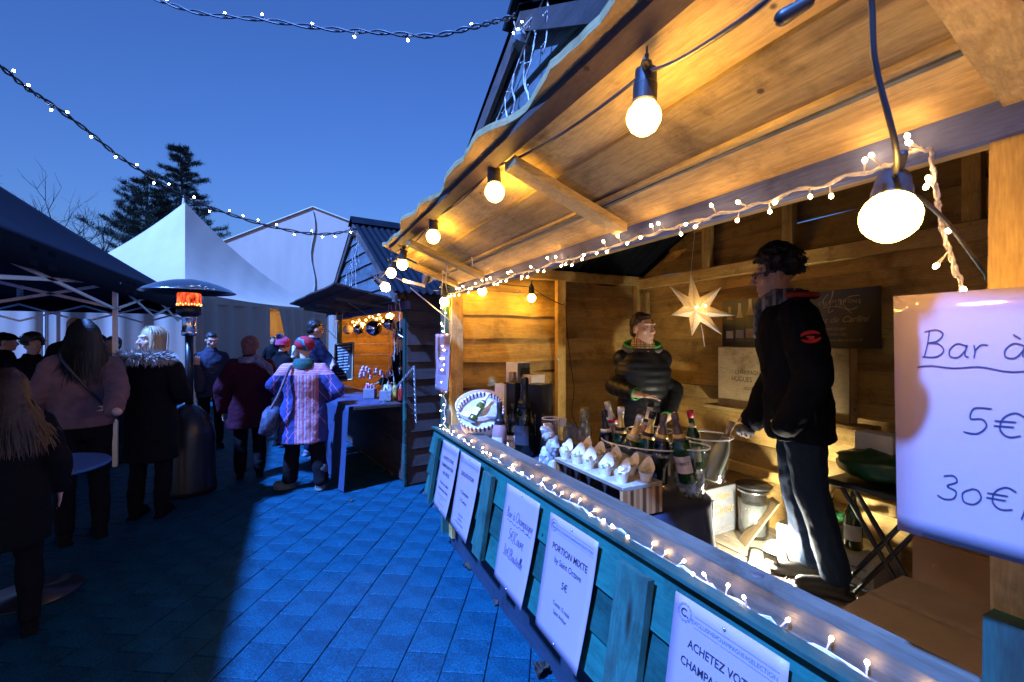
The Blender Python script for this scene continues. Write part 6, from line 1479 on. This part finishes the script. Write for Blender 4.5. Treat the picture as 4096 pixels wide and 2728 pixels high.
# poster banner
def wallp(px, py, x=2.80): return P(px, py, X=x)
bn = thing('champagne_banner', 'black poster with printed champagne bottles and CHAMPAGNE lettering on the back wall', 'poster', wallp(3200, 1390))
y0, y1 = wallp(2893, 1300).y, wallp(3527, 1260).y; z1 = wallp(3527, 1143).z; z0 = wallp(3527, 1394).z
ob('board', MB().box((2.795, (y0+y1)/2, (z0+z1)/2), (.008, y0-y1, z1-z0)), pm('black_poster', (.014,.013,.015), .35, var=.1), bn)
def bf(u, v): return Vector((2.7895, y0-u, z0+v))
Wb = y0-y1; Hb = z1-z0
for k, (u, hh, cfoil, clab) in enumerate(((.062, .26, (.30,.20,.10), (.5,.48,.44)), (.142, .28, (.42,.36,.28), (.30,.30,.32)), (.222, .305, (.42,.30,.14), (.35,.28,.14)), (.302, .28, (.42,.26,.2), (.5,.26,.12)), (.382, .26, (.42,.3,.2), (.4,.3,.2)))):
    s_ = hh/.33; wdt = lambda r_: r_*s_
    prof = [(r_, z_) for r_, z_ in PROF if r_ > .002]
    m = MB(); m.add([bf(u+sg*r_*s_*.85, .035+z_*s_) for r_, z_ in prof for sg in (-1, 1)], [(2*i, 2*i+1, 2*i+3, 2*i+2) for i in range(len(prof)-1)]); o_ = ob('printed_bottle', m, pm('print_green', (.03,.05,.03), .4), bn)
    m = MB(); pf = [(r_, z_) for r_, z_ in prof if z_ > .19]; m.add([bf(u+sg*r_*s_*.9, .035+z_*s_) - Vector((.0008, 0, 0)) for r_, z_ in pf for sg in (-1, 1)], [(2*i, 2*i+1, 2*i+3, 2*i+2) for i in range(len(pf)-1)]); ob('printed_foil', m, pm('print_foil_%d' % k, cfoil, .4, var=.2), o_)
    m = MB(); m.add([bf(u-.036*s_, .035+.03*s_)-Vector((.0009,0,0)), bf(u+.036*s_, .035+.03*s_)-Vector((.0009,0,0)), bf(u+.036*s_, .035+.095*s_)-Vector((.0009,0,0)), bf(u-.036*s_, .035+.095*s_)-Vector((.0009,0,0))], [(0,1,2,3)]); ob('printed_label', m, pm('print_label_%d' % k, clab, .5, var=.15), o_)
tm = MB(); ut = Wb-.20
arc = 'CHAMPAGNE'
for i, ch in enumerate(arc): put_text(tm, ch, ut-.105+i*.026, Hb-.085+.010*math.sin(math.pi*i/8), .030, bf)
put_text(tm, 'Yves de Carlini', ut, .145, .050, bf, 0, .45, width=.30); put_text(tm, 'VERZENAY', ut-.02, .100, .022, bf); put_text(tm, 'GRAND CRU', ut-.02, .070, .020, bf); put_text(tm, 'champagne-decarlini.fr', ut-.02, .038, .022, bf, width=.28)
def scrib(pts, w_=.004): 
    p = cr([Vector((a, b_, 0)) for a, b_ in pts], 6); vs = []; 
    for i, q_ in enumerate(p):
        d = (p[min(i+1, len(p)-1)]-p[max(i-1, 0)]).normalized(); nn = Vector((-d.y, d.x, 0))*w_*.5
        vs += [bf((q_+nn).x, (q_+nn).y), bf((q_-nn).x, (q_-nn).y)]
    tm.add(vs, [(2*i, 2*i+2, 2*i+3, 2*i+1) for i in range(len(p)-1)])
scrib([(ut-.06, .31), (ut-.09, .27), (ut-.07, .245), (ut-.04, .29), (ut-.035, .33), (ut-.05, .25), (ut-.06, .205), (ut-.03, .215)]); scrib([(ut+.10, .29), (ut+.05, .285), (ut+.02, .25), (ut+.05, .215), (ut+.09, .225)]); scrib([(ut-.09, .235), (ut-.02, .235), (ut+.03, .22), (ut+.06, .195)]); scrib([(ut-.005, .25), (ut-.02, .24), (ut+.0, .235), (ut+.008, .275), (ut+.01, .235)])
ob('lettering', tm, pm('gold_print', (.30,.22,.12), .45, bmp=0), bn, kind='stuff')
# wooden crate front
ya, yb = wallp(2913, 1500).y, wallp(3440, 1500).y; za, zb = wallp(3300, 1392).z, wallp(2930, 1618).z
cr_ = thing('wine_crate', 'shallow pale wooden wine crate lettered in black under the poster', 'crate', (2.72, (ya+yb)/2, zb)); zt2, zb2 = za, zb
ob('crate_front', MB().bev((2.705, (ya+yb)/2, (zt2+zb2)/2), (.012, ya-yb, zt2-zb2), .002), W_ply('y'), cr_)
for y in (ya-.006, yb+.006): ob('crate_side', MB().bev((2.745, y, (zt2+zb2)/2), (.066, .012, zt2-zb2), .002), W_ply('z'), cr_)
for z in (zt2-.006, zb2+.006): ob('crate_side', MB().bev((2.745, (ya+yb)/2, z), (.066, ya-yb-.026, .012), .002), W_ply('y'), cr_)
tm = MB(); cf = lambda u, v: Vector((2.6982, ya-u, zb2+v)); Wc = ya-yb; Hc_ = zt2-zb2
put_text(tm, 'CHAMPAGNE', .235, Hc_*.56, .038, cf, width=.20); put_text(tm, 'HUGUES', .185, Hc_*.44, .046, cf, width=.15); put_text(tm, 'GODMÉ', Wc-.17, Hc_*.44, .046, cf, width=.14); put_text(tm, 'VERZENAY', .26, Hc_*.31, .026, cf, width=.12)
ob('lettering', tm, M_ink, cr_, kind='stuff')
ob('shelf', MB().bev((2.735, (ya+yb)/2, zb2-.012), (.13, ya-yb+.2, .022), .003), W_in('y'), stall)
# floodlight on the floor
fl = P(3098, 2190, D=2.44); fo = thing('work_light', 'bright LED floodlight on a bent stand on the stall floor', 'floodlight', (fl.x, fl.y, FZ))
aim = (RT*.75+FW*.45+UP*.35).normalized(); sx_ = aim.cross(UP).normalized(); uy = sx_.cross(aim); m4 = basis(sx_, uy, aim, fl)
def ff(mb): mb.v = [m4 @ q_ for q_ in mb.v]; return mb
ob('housing', ff(MB().bev((0,-.02,-.050), (.075, .045, .02), .006)), M_black, fo)
ob('led_globe', ff(MB().lathe([(.0005, .036), (.02, .031), (.033, .016), (.037, 0), (.033, -.016), (.02, -.031), (.0005, -.036)], 24)), emit('floodlight_led', (1.0, .93, .74), 220.0), fo, smooth=True)
lg = MB()
for sg in (-1, 1): lg.tube([fl+sx_*.06*sg, Vector((fl.x, fl.y, FZ+.012))+sx_*.07*sg+aim*.03, Vector((fl.x, fl.y, FZ+.012))+sx_*.08*sg-aim*.10], .007, 6)
lg.tube([Vector((fl.x, fl.y, FZ+.012))+sx_*.085-aim*.10, Vector((fl.x, fl.y, FZ+.012))-sx_*.085-aim*.10], .008, 6); ob('stand', lg, M_black, fo)
ob('power_cable', MB().tube(cr([fl-UP*.05, P(3010, 2190, Z=FZ+.012), P(2990, 2250, Z=FZ+.008), P(2930, 2245, Z=FZ+.008), P(2870, 2215, Z=FZ+.008)], 7), .005, 6), M_rubber, fo, smooth=True)
# leaning board, cooler, carton, boxes
lb = P(2985, 2185, Z=FZ); ob('leaning_board', MB().board(P(2982, 2190, Z=FZ+.004), P(3110, 2020, D=2.74), (.07, .10, .0), (.012, -.012, .012), wob=.002), W_ply('x'), None, label='pale wooden board leaning across the floodlight', cat='board', loc=lb)
cl = Vector((2.62, 1.92, FZ+.002))
co = thing('wine_cooler', 'clear plastic wine cooler with a black funnel collar on the floor', 'cooler', cl)
ob('shell', MB().lathe([(.0005,0), (.075,0), (.085,.02), (.092,.24), (.088,.24), (.081,.02), (.0005,.012)], 28), glassm('cooler_plastic', (.88,.90,.90), .28, .12), co, smooth=True, world=False)
ob('sleeve', MB().lathe([(.07,.02), (.074,.13), (.078,.21)], 24), pm('wrinkled_plastic', (.72,.72,.70), .2, var=.2, bmp=.8, trans=.5), co, smooth=True, world=False)
ob('metal_collar', MB().lathe([(.070,.20), (.074,.275), (.095,.285), (.095,.30), (.07,.29), (.05,.22)], 28), M_steel, co, smooth=True, world=False)
ob('funnel', MB().lathe([(.107,.325), (.104,.318), (.060,.275), (.02,.22), (.018,.22), (.058,.28), (.102,.327)], 28), M_black, co, smooth=True, world=False)
cbx = thing('gift_carton', 'dark grey carton with gold script half under the tablecloth', 'box', (2.42, 2.08, FZ+.002), R(3))
ob('carton', MB().bev((0,0,.15), (.36, .11, .30), .004), pm('grey_carton', (.16,.17,.19), .45), cbx, world=False)
tm = MB()
for s_, z_, sz in (('Huet', .22, .075), ('Capet', .13, .085)): put_text(tm, s_, .06, z_, sz, lambda u, v: Vector((u, -.0565, v)), 0, .4)
put_text(tm, 'ELEVE ET MIS EN BOUTEILLE EN FRANCE', .04, .03, .012, lambda u, v: Vector((u, -.0565, v)))
ob('lettering', tm, pm('gold_foil', (.6,.42,.12), .35, .6, bmp=0), cbx, world=False, kind='stuff')
def cbox(name, label, c, size, rz, col, top=True, text=None):
    th = thing(name, label, 'box', (c[0], c[1], c[2]), rz, group='cartons on the stall floor')
    mt = pm('cardboard_%d' % int(col[0]*100), col, .8, var=.12, scale=8)
    ob('box_body', MB().bev((0,0,size[2]/2), size, .004), mt, th, world=False)
    for sg in (-1, 1): ob('flap', MB().bev((sg*size[0]/4, 0, size[2]+.0028), (size[0]/2-.007, size[1]-.004, .005), .001, (0, sg*.012, 0)), mt, th, world=False)
    ob('tape', MB().grid(lambda u, v: Vector(((u-.5)*.055, (v-.5)*(size[1]-.002), size[2]+.0085+.0006*math.sin(v*40)-.002*(1-abs(2*u-1)))), 6, 40), pm('packing_tape', (.42,.38,.36), .12, spec=.8), th, smooth=True, world=False)
    if text:
        tm = MB(); 
        for s_, u, v_, sz in text: put_text(tm, s_, u, v_, sz, lambda a, b_: Vector((-size[0]/2-.0015, -a, b_)), .004)
        ob('lettering', tm, M_ink, th, world=False, kind='stuff')
    return th
cbox('carton', 'white bottle carton with an empty green bottle standing on it', (2.665, 1.325, FZ+.002), (.30, .20, .15), R(4), (.56,.53,.48), text=(('VINS DE CHAMPAGNE', -.01, .10, .016), ('6 BOUTEILLES', -.03, .075, .014), ('FRAGILE', .05, .05, .02)))
bt = Vector((2.60, 1.345, FZ+.002+.159)); bottle('empty green champagne bottle without foil standing on the white carton', bt, bt+UP, 'olive', None, lab=(.45,.42,.38), s=.96, open_=True)
cbox('carton', 'white carton holding green empties behind the legs of the curly haired man', (2.68, 1.60, FZ+.002), (.26, .26, .17), R(8), (.58,.55,.50))
bottle('empty green bottle tipped over on the white carton', Vector((2.62, 1.56, FZ+.22)), Vector((2.56, 1.44, FZ+.42)), 'green', 'gold', lab=None); bottle('dark empty bottle lying behind the tipped one', Vector((2.74, 1.66, FZ+.225)), Vector((2.70, 1.40, FZ+.29)), 'green', None, lab=None)
cbox('cardboard_box', 'large brown cardboard box with taped lid beside the counter', (1.86, .56, FZ+.002), (.50, .68, .335), R(3), (.36,.32,.30))
cbox('cardboard_box', 'brown cardboard box printed 102471 against the back wall', (2.42, .62, FZ+.002), (.44, .62, .46), R(2), (.26,.16,.09), text=(('102471', .10, .30, .07), ('FRAGILE', .10, .41, .03), ('^ ^ ^', .10, .35, .06)))
# black folding table at the back with bags and water
bt2 = thing('folding_table', 'black folding table with crossed legs against the back wall', 'table', (2.58, 1.05, FZ))
ob('tabletop', MB().bev((2.60, .98, .80), (.38, .80, .03), .006), M_black, bt2)
for y in (1.30, 1.24, .90):
    ob('leg', MB().tube([(2.42, y, .785), (2.44, y-.30, FZ+.01)], .011, 8), M_black, bt2); ob('leg', MB().tube([(2.42, y-.30, .785), (2.44, y+.02, FZ+.01)], .011, 8), M_black, bt2)
ob('foot_bar', MB().tube([(2.44, 1.44, FZ+.05), (2.44, .7, FZ+.05)], .009, 8), M_black, bt2)
def bag(label, c, r_, col, seed):
    m = MB().ell((0,0,0), (1,1,1), n=20, m=12); m.v = [Vector((q_.x*r_[0], q_.y*r_[1], q_.z*r_[2]))*(1+.28*mnoise.noise(q_*2.1+Vector((seed,0,0)))+.1*mnoise.noise(q_*6+Vector((seed,0,0)))) for q_ in m.v]
    lo = min(q_.z for q_ in m.v); m.v = [q_-UP*lo for q_ in m.v]
    return ob('carrier_bag', m, pm('bag_%d' % seed, col, .35, var=.5, scale=14), None, smooth=True, world=False, loc=c, label=label, cat='bag')
bag('crumpled green and grey carrier bag on the black table', (2.58, 1.22, .816), (.14, .18, .075), (.015,.07,.02), 4); bag('dark crumpled bag lying flat at the black table edge', (2.52, .92, .816), (.14, .16, .05), (.05,.03,.025), 7)
wbp = Vector((2.60, 1.05, .816)); wt = thing('water_bottle', 'clear plastic mineral water bottle with pink evian label', 'bottle', wbp)
ob('plastic_body', MB().lathe([(.0005,0), (.034,0), (.040,.01), (.038,.05), (.041,.09), (.038,.13), (.041,.17), (.040,.25), (.030,.285), (.014,.31), (.014,.32), (.0005,.321)], 22), glassm('water_plastic', (.90,.92,.95), .2, .08), wt, smooth=True, world=False)
ob('cap', MB().lathe([(.017,.31), (.017,.335), (.0005,.336)], 16), pm('blue_cap', (.05,.10,.30), .4), wt, world=False)
l_ = ob('label', MB().lathe([(.0418,.155), (.0418,.235)], 26), pm('pink_label', (.62,.50,.56), .4), wt, world=False)
tm = MB(); put_text(tm, 'evian', 0, .18, .034, lambda u, v: Vector((.0424*math.cos(3.6+u/.042), .0424*math.sin(3.6+u/.042), v)), .012); ob('lettering', tm, pm('evian_red', (.5,.03,.08), .5, bmp=0), l_, world=False)
ob('tissue_box', MB().bev((2.62, 1.24, 1.0), (.10, .16, .09), .004), M_white, None, label='white tissue box behind the water bottle on the black table', cat='box', loc=(2.62, 1.24, .955))
# ================================================================ NEIGHBOUR'S COUNTER
cl_ = thing('tablecloth', 'long blue cloth hanging over the neighbouring counter flap to the ground', 'tablecloth', NL(-.45, 1.0, .84))
M_bcl = pm('blue_cloth', (.016,.032,.085), .85, var=.3, scale=20)
def cw_(u, v):
    y = .14+1.5*u
    if v < .3: x = -.14-.40*(v/.3); z = .848
    else: k = (v-.3)/.7; x = -.545-.05*k-.02*k*math.sin(u*26); z = .848-.835*k; y += .03*k*math.sin(u*19)
    return NL(x, y, z)
ob('drape', MB().grid(cw_, 60, 20), M_bcl, cl_, smooth=True)
E_in2 = emit('chalet_lamp', (1.0, .40, .06), 85.0)
lp = thing('pendant_lamp', 'small warm lamp hidden under the neighbouring chalet lintel', 'lamp', NL(.55, 2.0, 1.85)); ob('glass_globe', MB().ell(NL(.5, 2.0, 1.86), (.045,.045,.045), n=14, m=8), E_in2, lp, smooth=True); ob('cord', MB().tube([NL(.5, 2.0, 1.9), NL(.5, 2.0, 2.4)], .004), M_rubber, lp)
M_mir = pm('mirror_bauble', (.62,.60,.66), .04, 1.0, .02, bmp=0); M_pearl = pm('pearl_bauble', (.75,.62,.50), .35, var=.05)
for lab, px, py, D, rr, mt in (('large mirrored bauble hanging in the neighbouring chalet opening', 1495, 1313, 5.75, .098, M_mir), ('small mirrored bauble between pearl and large bauble', 1434, 1318, 6.3, .068, M_mir), ('medium mirrored bauble nearest the chalet corner post', 1557, 1296, 5.4, .070, M_mir), ('cream pearl bauble hanging farthest along the chalet lintel', 1392, 1318, 6.7, .070, M_pearl), ('white bauble half hidden by the chalet corner post', 1620, 1294, 5.15, .066, M_white)):
    p = P(px, py, D=D); th = thing('bauble', lab, 'bauble', p, group='hanging baubles'); ob('ball', MB().ell(p, (rr,)*3, n=28, m=18), mt, th, smooth=True); ob('cap', MB().lathe([(.014, rr-.002), (.014, rr+.018), (.0005, rr+.02)], 12, p), foilm('gold'), th); ob('thread', MB().tube([p+UP*(rr+.02), p+UP*(rr+.25)], .0015, 4), M_white, th)
sl = thing('star_lights', 'string of little glowing star lights above the baubles', 'string lights', P(1490, 1270, D=6.0)); sme = None
rs = random.Random(5)
m = MB(); ringp = []
for k in range(10): a = math.pi/2+k*math.pi/5; r_ = .022 if k % 2 == 0 else .010; ringp.append(Vector((r_*math.cos(a), 0, r_*math.sin(a))))
m.add(ringp+[q_+Vector((0, .006, 0)) for q_ in ringp], [tuple(range(10)), tuple(range(19, 9, -1))]+[(i, (i+1)%10, 10+(i+1)%10, 10+i) for i in range(10)]); sme = m.mesh('star_led'); sme.materials.append(E_star)
wpts = []
for px, py in ((1412,1288),(1420,1302),(1428,1290),(1436,1282),(1446,1294),(1455,1296),(1464,1280),(1477,1267),(1490,1269),(1497,1278),(1507,1276),(1522,1272),(1532,1284),(1547,1268),(1556,1258),(1571,1262),(1449,1302),(1515,1258)):
    p = P(px, py, D=6.6-(px-1400)/1820*10); wpts.append(p); inst('star', sme, sl, Matrix.Translation(p-Vector(sl.location)) @ Euler((rs.uniform(-.3,.3), rs.uniform(-.4,.4), R(-8)+rs.uniform(-.9,.5))).to_matrix().to_4x4())
ob('cable', MB().tube(cr(sorted(wpts, key=lambda q_: q_.y), 3), .0015, 4), M_cablew, sl)
cbp = NL(-.18, 1.75, .85); ch = thing('chalkboard', 'framed menu chalkboard with white chalk writing leaning on the neighbouring counter', 'chalkboard', P(1370, 1540, D=5.95))
ctl, ctr, cbl, cbr = [P(x, y, D=d) for x, y, d in ((1343, 1379, 6.1), (1414, 1370, 5.75), (1338, 1525, 6.1), (1411, 1518, 5.75))]
def cq(u, v, e=0.0):
    p = cbl.lerp(cbr, u).lerp(ctl.lerp(ctr, u), v); nn = (cbr-cbl).cross(ctl-cbl).normalized(); return p+nn*e
ob('slate', MB().shell(lambda u, v: cq(u, v), 1, 1, (cbr-cbl).cross(ctl-cbl).normalized()*-.012), pm('slate', (.02,.022,.026), .8), ch)
for a, c in (((0,0), (1,0)), ((1,0), (1,1)), ((1,1), (0,1)), ((0,1), (0,0))): ob('frame_rail', MB().tube([cq(*a, .004), cq(*c, .004)], .012, 4), W_ply('z'), ch)
tm = MB(); rs = random.Random(8)
for k in range(11):
    u = .12; v = .90-k*.077
    while u < .86-.25*rs.random():
        L = rs.uniform(.03, .10); tm.add([cq(u, v, .003), cq(u+L, v+.004, .003), cq(u+L, v+.028, .003), cq(u, v+.026, .003)], [(0,1,2,3)]); u += L+.02
ob('chalk_writing', tm, pm('chalk', (.55,.55,.58), .9, bmp=.0), ch, kind='stuff')
cup = P(1366, 1590, D=5.25); cth = thing('paper_cup', 'white paper cup on the blue cloth of the neighbouring counter', 'cup', (cup.x, cup.y, .85)); ob('cup_wall', MB().lathe([(.0005,0), (.028,0), (.038,.10), (.040,.102), (.036,.10), (.026,.006), (.0005,.005)], 20), M_white, cth, smooth=True, world=False)
for lab, px, py, D, cc, sd in (('grey box of napkins and wrapped cutlery next to the paper cup', 1480, 1565, 5.2, (.42,.10,.16), 1), ('grey box of sugar sachets beside the napkin box', 1545, 1560, 5.0, (.6,.55,.5), 2)):
    p = P(px, py, D=D); th = thing('napkin_box', lab, 'box', (p.x, p.y, .85), R(-20), group='boxes on the neighbouring counter'); ob('box', MB().bev((0,0,.055), (.12,.15,.11), .004), pm('grey_card', (.16,.17,.22), .6), th, world=False)
    rs = random.Random(sd)
    for k in range(12): ob('sachet', MB().bev((rs.uniform(-.045,.045), rs.uniform(-.055,.055), .115+rs.uniform(0,.02)), (.004, .035, .07), .001, (rs.uniform(-.3,.3), rs.uniform(-.3,.3), rs.uniform(0,3))), pm('sachet_%d' % (k % 2*sd), cc if k % 2 else (.7,.66,.66), .5), th, world=False)
M_petal = pm('orchid_petal', (.62,.38,.46), .6, var=.15)
for lab, px, py, D, sd in (('pink artificial orchid spray on the left of the counter', 1470, 1475, 5.5, 3), ('pink artificial orchid spray beside the seller', 1530, 1470, 5.3, 6)):
    p = P(px, py, D=D); th = thing('orchid', 'pink orchid spray with drooping flowers '+('behind the napkin box' if sd == 3 else 'in front of the seller in black'), 'flower', (p.x, p.y, .85), group='orchids'); rs = random.Random(sd)
    ob('stem', MB().tube(cr([Vector((0,0,0)), Vector((.0,.02,.15)), Vector((.05,.03,.28)), Vector((.12,.02,.30))], 5), .004, 5), pm('stem_green', (.05,.10,.04), .6), th, world=False)
    for k in range(9):
        c = Vector((rs.uniform(-.08,.12), rs.uniform(-.06,.06), .20+rs.uniform(0,.13))); m = MB()
        for j in range(5):
            a = j*1.256; m.ell(c+Vector((.4*math.cos(a)*.03, math.cos(a)*.022, math.sin(a)*.022)), (.012,.018,.018), None, 8, 5)
        ob('blossom', m, M_petal, th, smooth=True, world=False)
for lab, px, py, D, cc, cap_ in (('red ketchup squeeze bottle by the corner post', 1603, 1560, 4.95, (.35,.02,.02), (.6,.55,.6)), ('green topped sauce bottle behind the ketchup', 1580, 1550, 5.15, (.5,.35,.05), (.03,.3,.06)), ('small glass oil bottle with white cap behind the sachet box', 1553, 1540, 5.35, (.3,.3,.28), (.8,.8,.8))):
    p = P(px, py, D=D); th = thing('sauce_bottle', lab, 'bottle', (p.x, p.y, .85), group='sauce bottles'); ob('body', MB().lathe([(.0005,0), (.028,0), (.030,.01), (.030,.12), (.022,.145), (.012,.155), (.0005,.156)], 16), pm('sauce_%d' % int(cc[0]*99), cc, .35), th, smooth=True, world=False); ob('nozzle', MB().lathe([(.014,.15), (.013,.165), (.004,.185), (.003,.205), (.0005,.206)], 12), pm('noz_%d' % int(cap_[1]*99), cap_, .4), th, smooth=True, world=False)
wc = P(1600, 1350, D=5.0); th = thing('wind_chime', 'wind chime of pale tubes with a silver heart hanging at the opening', 'wind chime', wc)
ob('beaded_top', MB().ell(wc, (.05, .05, .02), n=12, m=6), pm('beads', (.35,.08,.06), .5, var=.9, scale=60), th, smooth=True)
for k, (dx, L) in enumerate(((-.035, .17), (-.012, .14), (.008, .12), (.030, .13))): ob('tube', MB().tube([wc+RT*dx-UP*.02, wc+RT*(dx+.006)-UP*(.02+L)], .007, 8), pm('chime_pale', (.7,.62,.52), .3), th, smooth=True)
ob('heart', MB().lathe([(.0005, -.07), (.02, -.02), (.024, .01), (.0005, .035)], 12, P(1600, 1475, D=5.0)), M_mir, th, smooth=True); ob('thread', MB().tube([wc, P(1600, 1465, D=5.0)], .001, 4), M_white, th)
# chain
chn = thing('chain', 'galvanised chain from the chalet corner post to the counter flap', 'chain', P(1655, 1470, D=4.72)); lk = MB()
lkm = MB().tube([Vector((.009*math.cos(a), 0, .016*math.sin(a))) for a in [i*.524 for i in range(13)]], .003, 5, caps=False).mesh('link'); lkm.materials.append(M_galv)
def chain_run(a, c):
    d = (c-a); n_ = int(d.length/.026); d.normalize(); u = d.orthogonal().normalized(); v_ = d.cross(u)
    for k in range(n_):
        xx, yy = (u, v_) if k % 2 else (v_, u*-1); inst('link', lkm, chn, Matrix.Translation(-Vector(chn.location)) @ basis(xx, yy, d, a+d*(k*.026)))
ctop = P(1652, 1470, D=4.66); chain_run(ctop, P(1514, 1632, D=4.72)); chain_run(P(1656, 1470, D=4.66), P(1664, 1702, D=4.62))
# ================================================================ HEATER, TABLE, LEAVES
hp_ = P(757, 1966, Z=0); ht = thing('patio_heater', 'mushroom patio heater with glowing red burner and polished hood', 'heater', hp_)
M_chrome = pm('brushed_steel', (.60,.60,.64), .22, 1.0, .1, 30, .05, stretch=(1,1,.05)); M_hblk = pm('heater_black', (.012,.012,.014), .35, var=.2)
ob('base', MB().lathe([(.0005,0), (.235,0), (.235,.05), (.225,.12), (.223,.55), (.20,.66), (.16,.76), (.09,.84), (.045,.87), (.0005,.875)], 36), M_hblk, ht, smooth=True, world=False)
ob('pole', MB().lathe([(.036,.86), (.036,1.56)], 20), M_hblk, ht, smooth=True, world=False)
ob('valve_box', MB().lathe([(.055,1.55), (.066,1.56), (.066,1.60), (.060,1.61), (.060,1.72), (.066,1.73), (.062,1.745)], 28), M_chrome, ht, smooth=True, world=False)
ob('burner_base', MB().lathe([(.062,1.74), (.10,1.765), (.108,1.79), (.108,1.84), (.098,1.85)], 30), M_hblk, ht, smooth=True, world=False)
hgm, t, b = newmat('glowing_mesh'); v = coords(t, (1,1,1), False); n1 = noise(t, coords(t, (14,14,5), False), 3.0, 3); r = ramp(t, [(.32, (.02,.002,.0)), (.5, (.75,.05,.012)), (.72, (1.0,.20,.05))]); t.links.new(n1, r.inputs[0]); t.links.new(r.outputs[0], b.inputs['Emission Color']); b.inputs['Emission Strength'].default_value = .45; b.inputs['Base Color'].default_value = (.05,.01,.01,1)
ob('burner_screen', MB().lathe([(.096,1.85), (.100,1.86), (.100,1.965), (.092,1.975)], 30), hgm, ht, smooth=True, world=False)
fl_ = MB()
for k in range(26): a = k*.2417; fl_.ell((.101*math.cos(a), .101*math.sin(a), 1.862+.006*math.sin(k*2.7)), (.006,.006,.009), None, 6, 4)
ob('ember_ring', fl_, emit('ember', (1.0,.28,.05), 1.4), ht, world=False, kind='stuff')
ob('hood', MB().lathe([(.0005,2.115), (.06,2.112), (.16,2.095), (.27,2.060), (.36,2.018), (.395,1.992), (.405,1.985), (.400,1.982), (.36,2.008), (.26,2.048), (.16,2.082), (.0005,2.10)], 48), M_chrome, ht, smooth=True, world=False)
rt_ = thing('round_table', 'round bistro table with a blue-lit top beside the brown haired person', 'table', P(120, 1862, Z=0) if False else Vector((-1.38, 3.66, 0)))
ob('tabletop', MB().lathe([(.0005,.735), (.345,.735), (.35,.742), (.35,.75), (.345,.755), (.0005,.755)], 48), pm('bluelit_table_top', (.05,.13,.34), .45, var=.06), rt_, world=False)  # pale top; the blue light falling on it is put into its colour
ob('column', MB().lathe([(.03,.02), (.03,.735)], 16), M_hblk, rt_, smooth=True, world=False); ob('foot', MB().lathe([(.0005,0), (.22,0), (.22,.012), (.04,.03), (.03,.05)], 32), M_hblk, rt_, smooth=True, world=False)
tins = thing('snack_tub', 'colourful plastic tub standing on the far gazebo table', 'tub', P(130, 1555, D=4.9)); ob('tub', MB().lathe([(.0005,-.06), (.07,-.06), (.08,.06), (.0005,.06)], 16, P(125, 1555, D=4.9)), pm('printed_tub', (.2,.06,.06), .4, var=.9, scale=20), tins); ob('lid', MB().lathe([(.083,.06), (.083,.08), (.0005,.082)], 16, P(125, 1555, D=4.9)), M_white, tins)
M_leaf = pm('dead_leaf', (.035,.022,.014), .8, var=.4)
for lab, px, py, s_ in (('curled dead leaf on the pavers at the stall base', 2165, 2690, .07), ('dead leaf lying below the teal panel', 1868, 2275, .045), ('small dead leaf near the blue tablecloth shadow', 1405, 2005, .03), ('scrap of brown leaf against the stall base board', 1985, 2415, .03)):
    p = P(px, py, Z=.004); rs = random.Random(px)
    def lf(u, v, rs=rs, s_=s_):
        a = (u-.5)*2; wd = math.sin(math.pi*v)**.7*(1+.25*math.sin(v*19)); return Vector((a*s_*.5*wd, (v-.5)*s_*1.5, .006+.35*s_*a*a+.012*math.sin(v*5)))
    o_ = ob('dead_leaf', MB().shell(lf, 6, 9, (0,0,.0008)), M_leaf, None, world=False, loc=p, label=lab, cat='leaf', group='dead leaves on the pavers'); o_.rotation_euler = (0, 0, rs.uniform(0, 6))
# lamp inside the pagoda doorway
pl2 = thing('tent_lamp', 'warm lamp inside the pagoda tent doorway', 'lamp', pc+UP*2.5); ob('globe', MB().ell(pc+UP*2.3, (.14,.14,.14), n=14, m=8), emit('tent_lamp', (1.0,.60,.18), 68.1), pl2, smooth=True); ob('cord', MB().tube([pc+UP*2.44, pc+UP*3.6], .01), M_rubber, pl2)
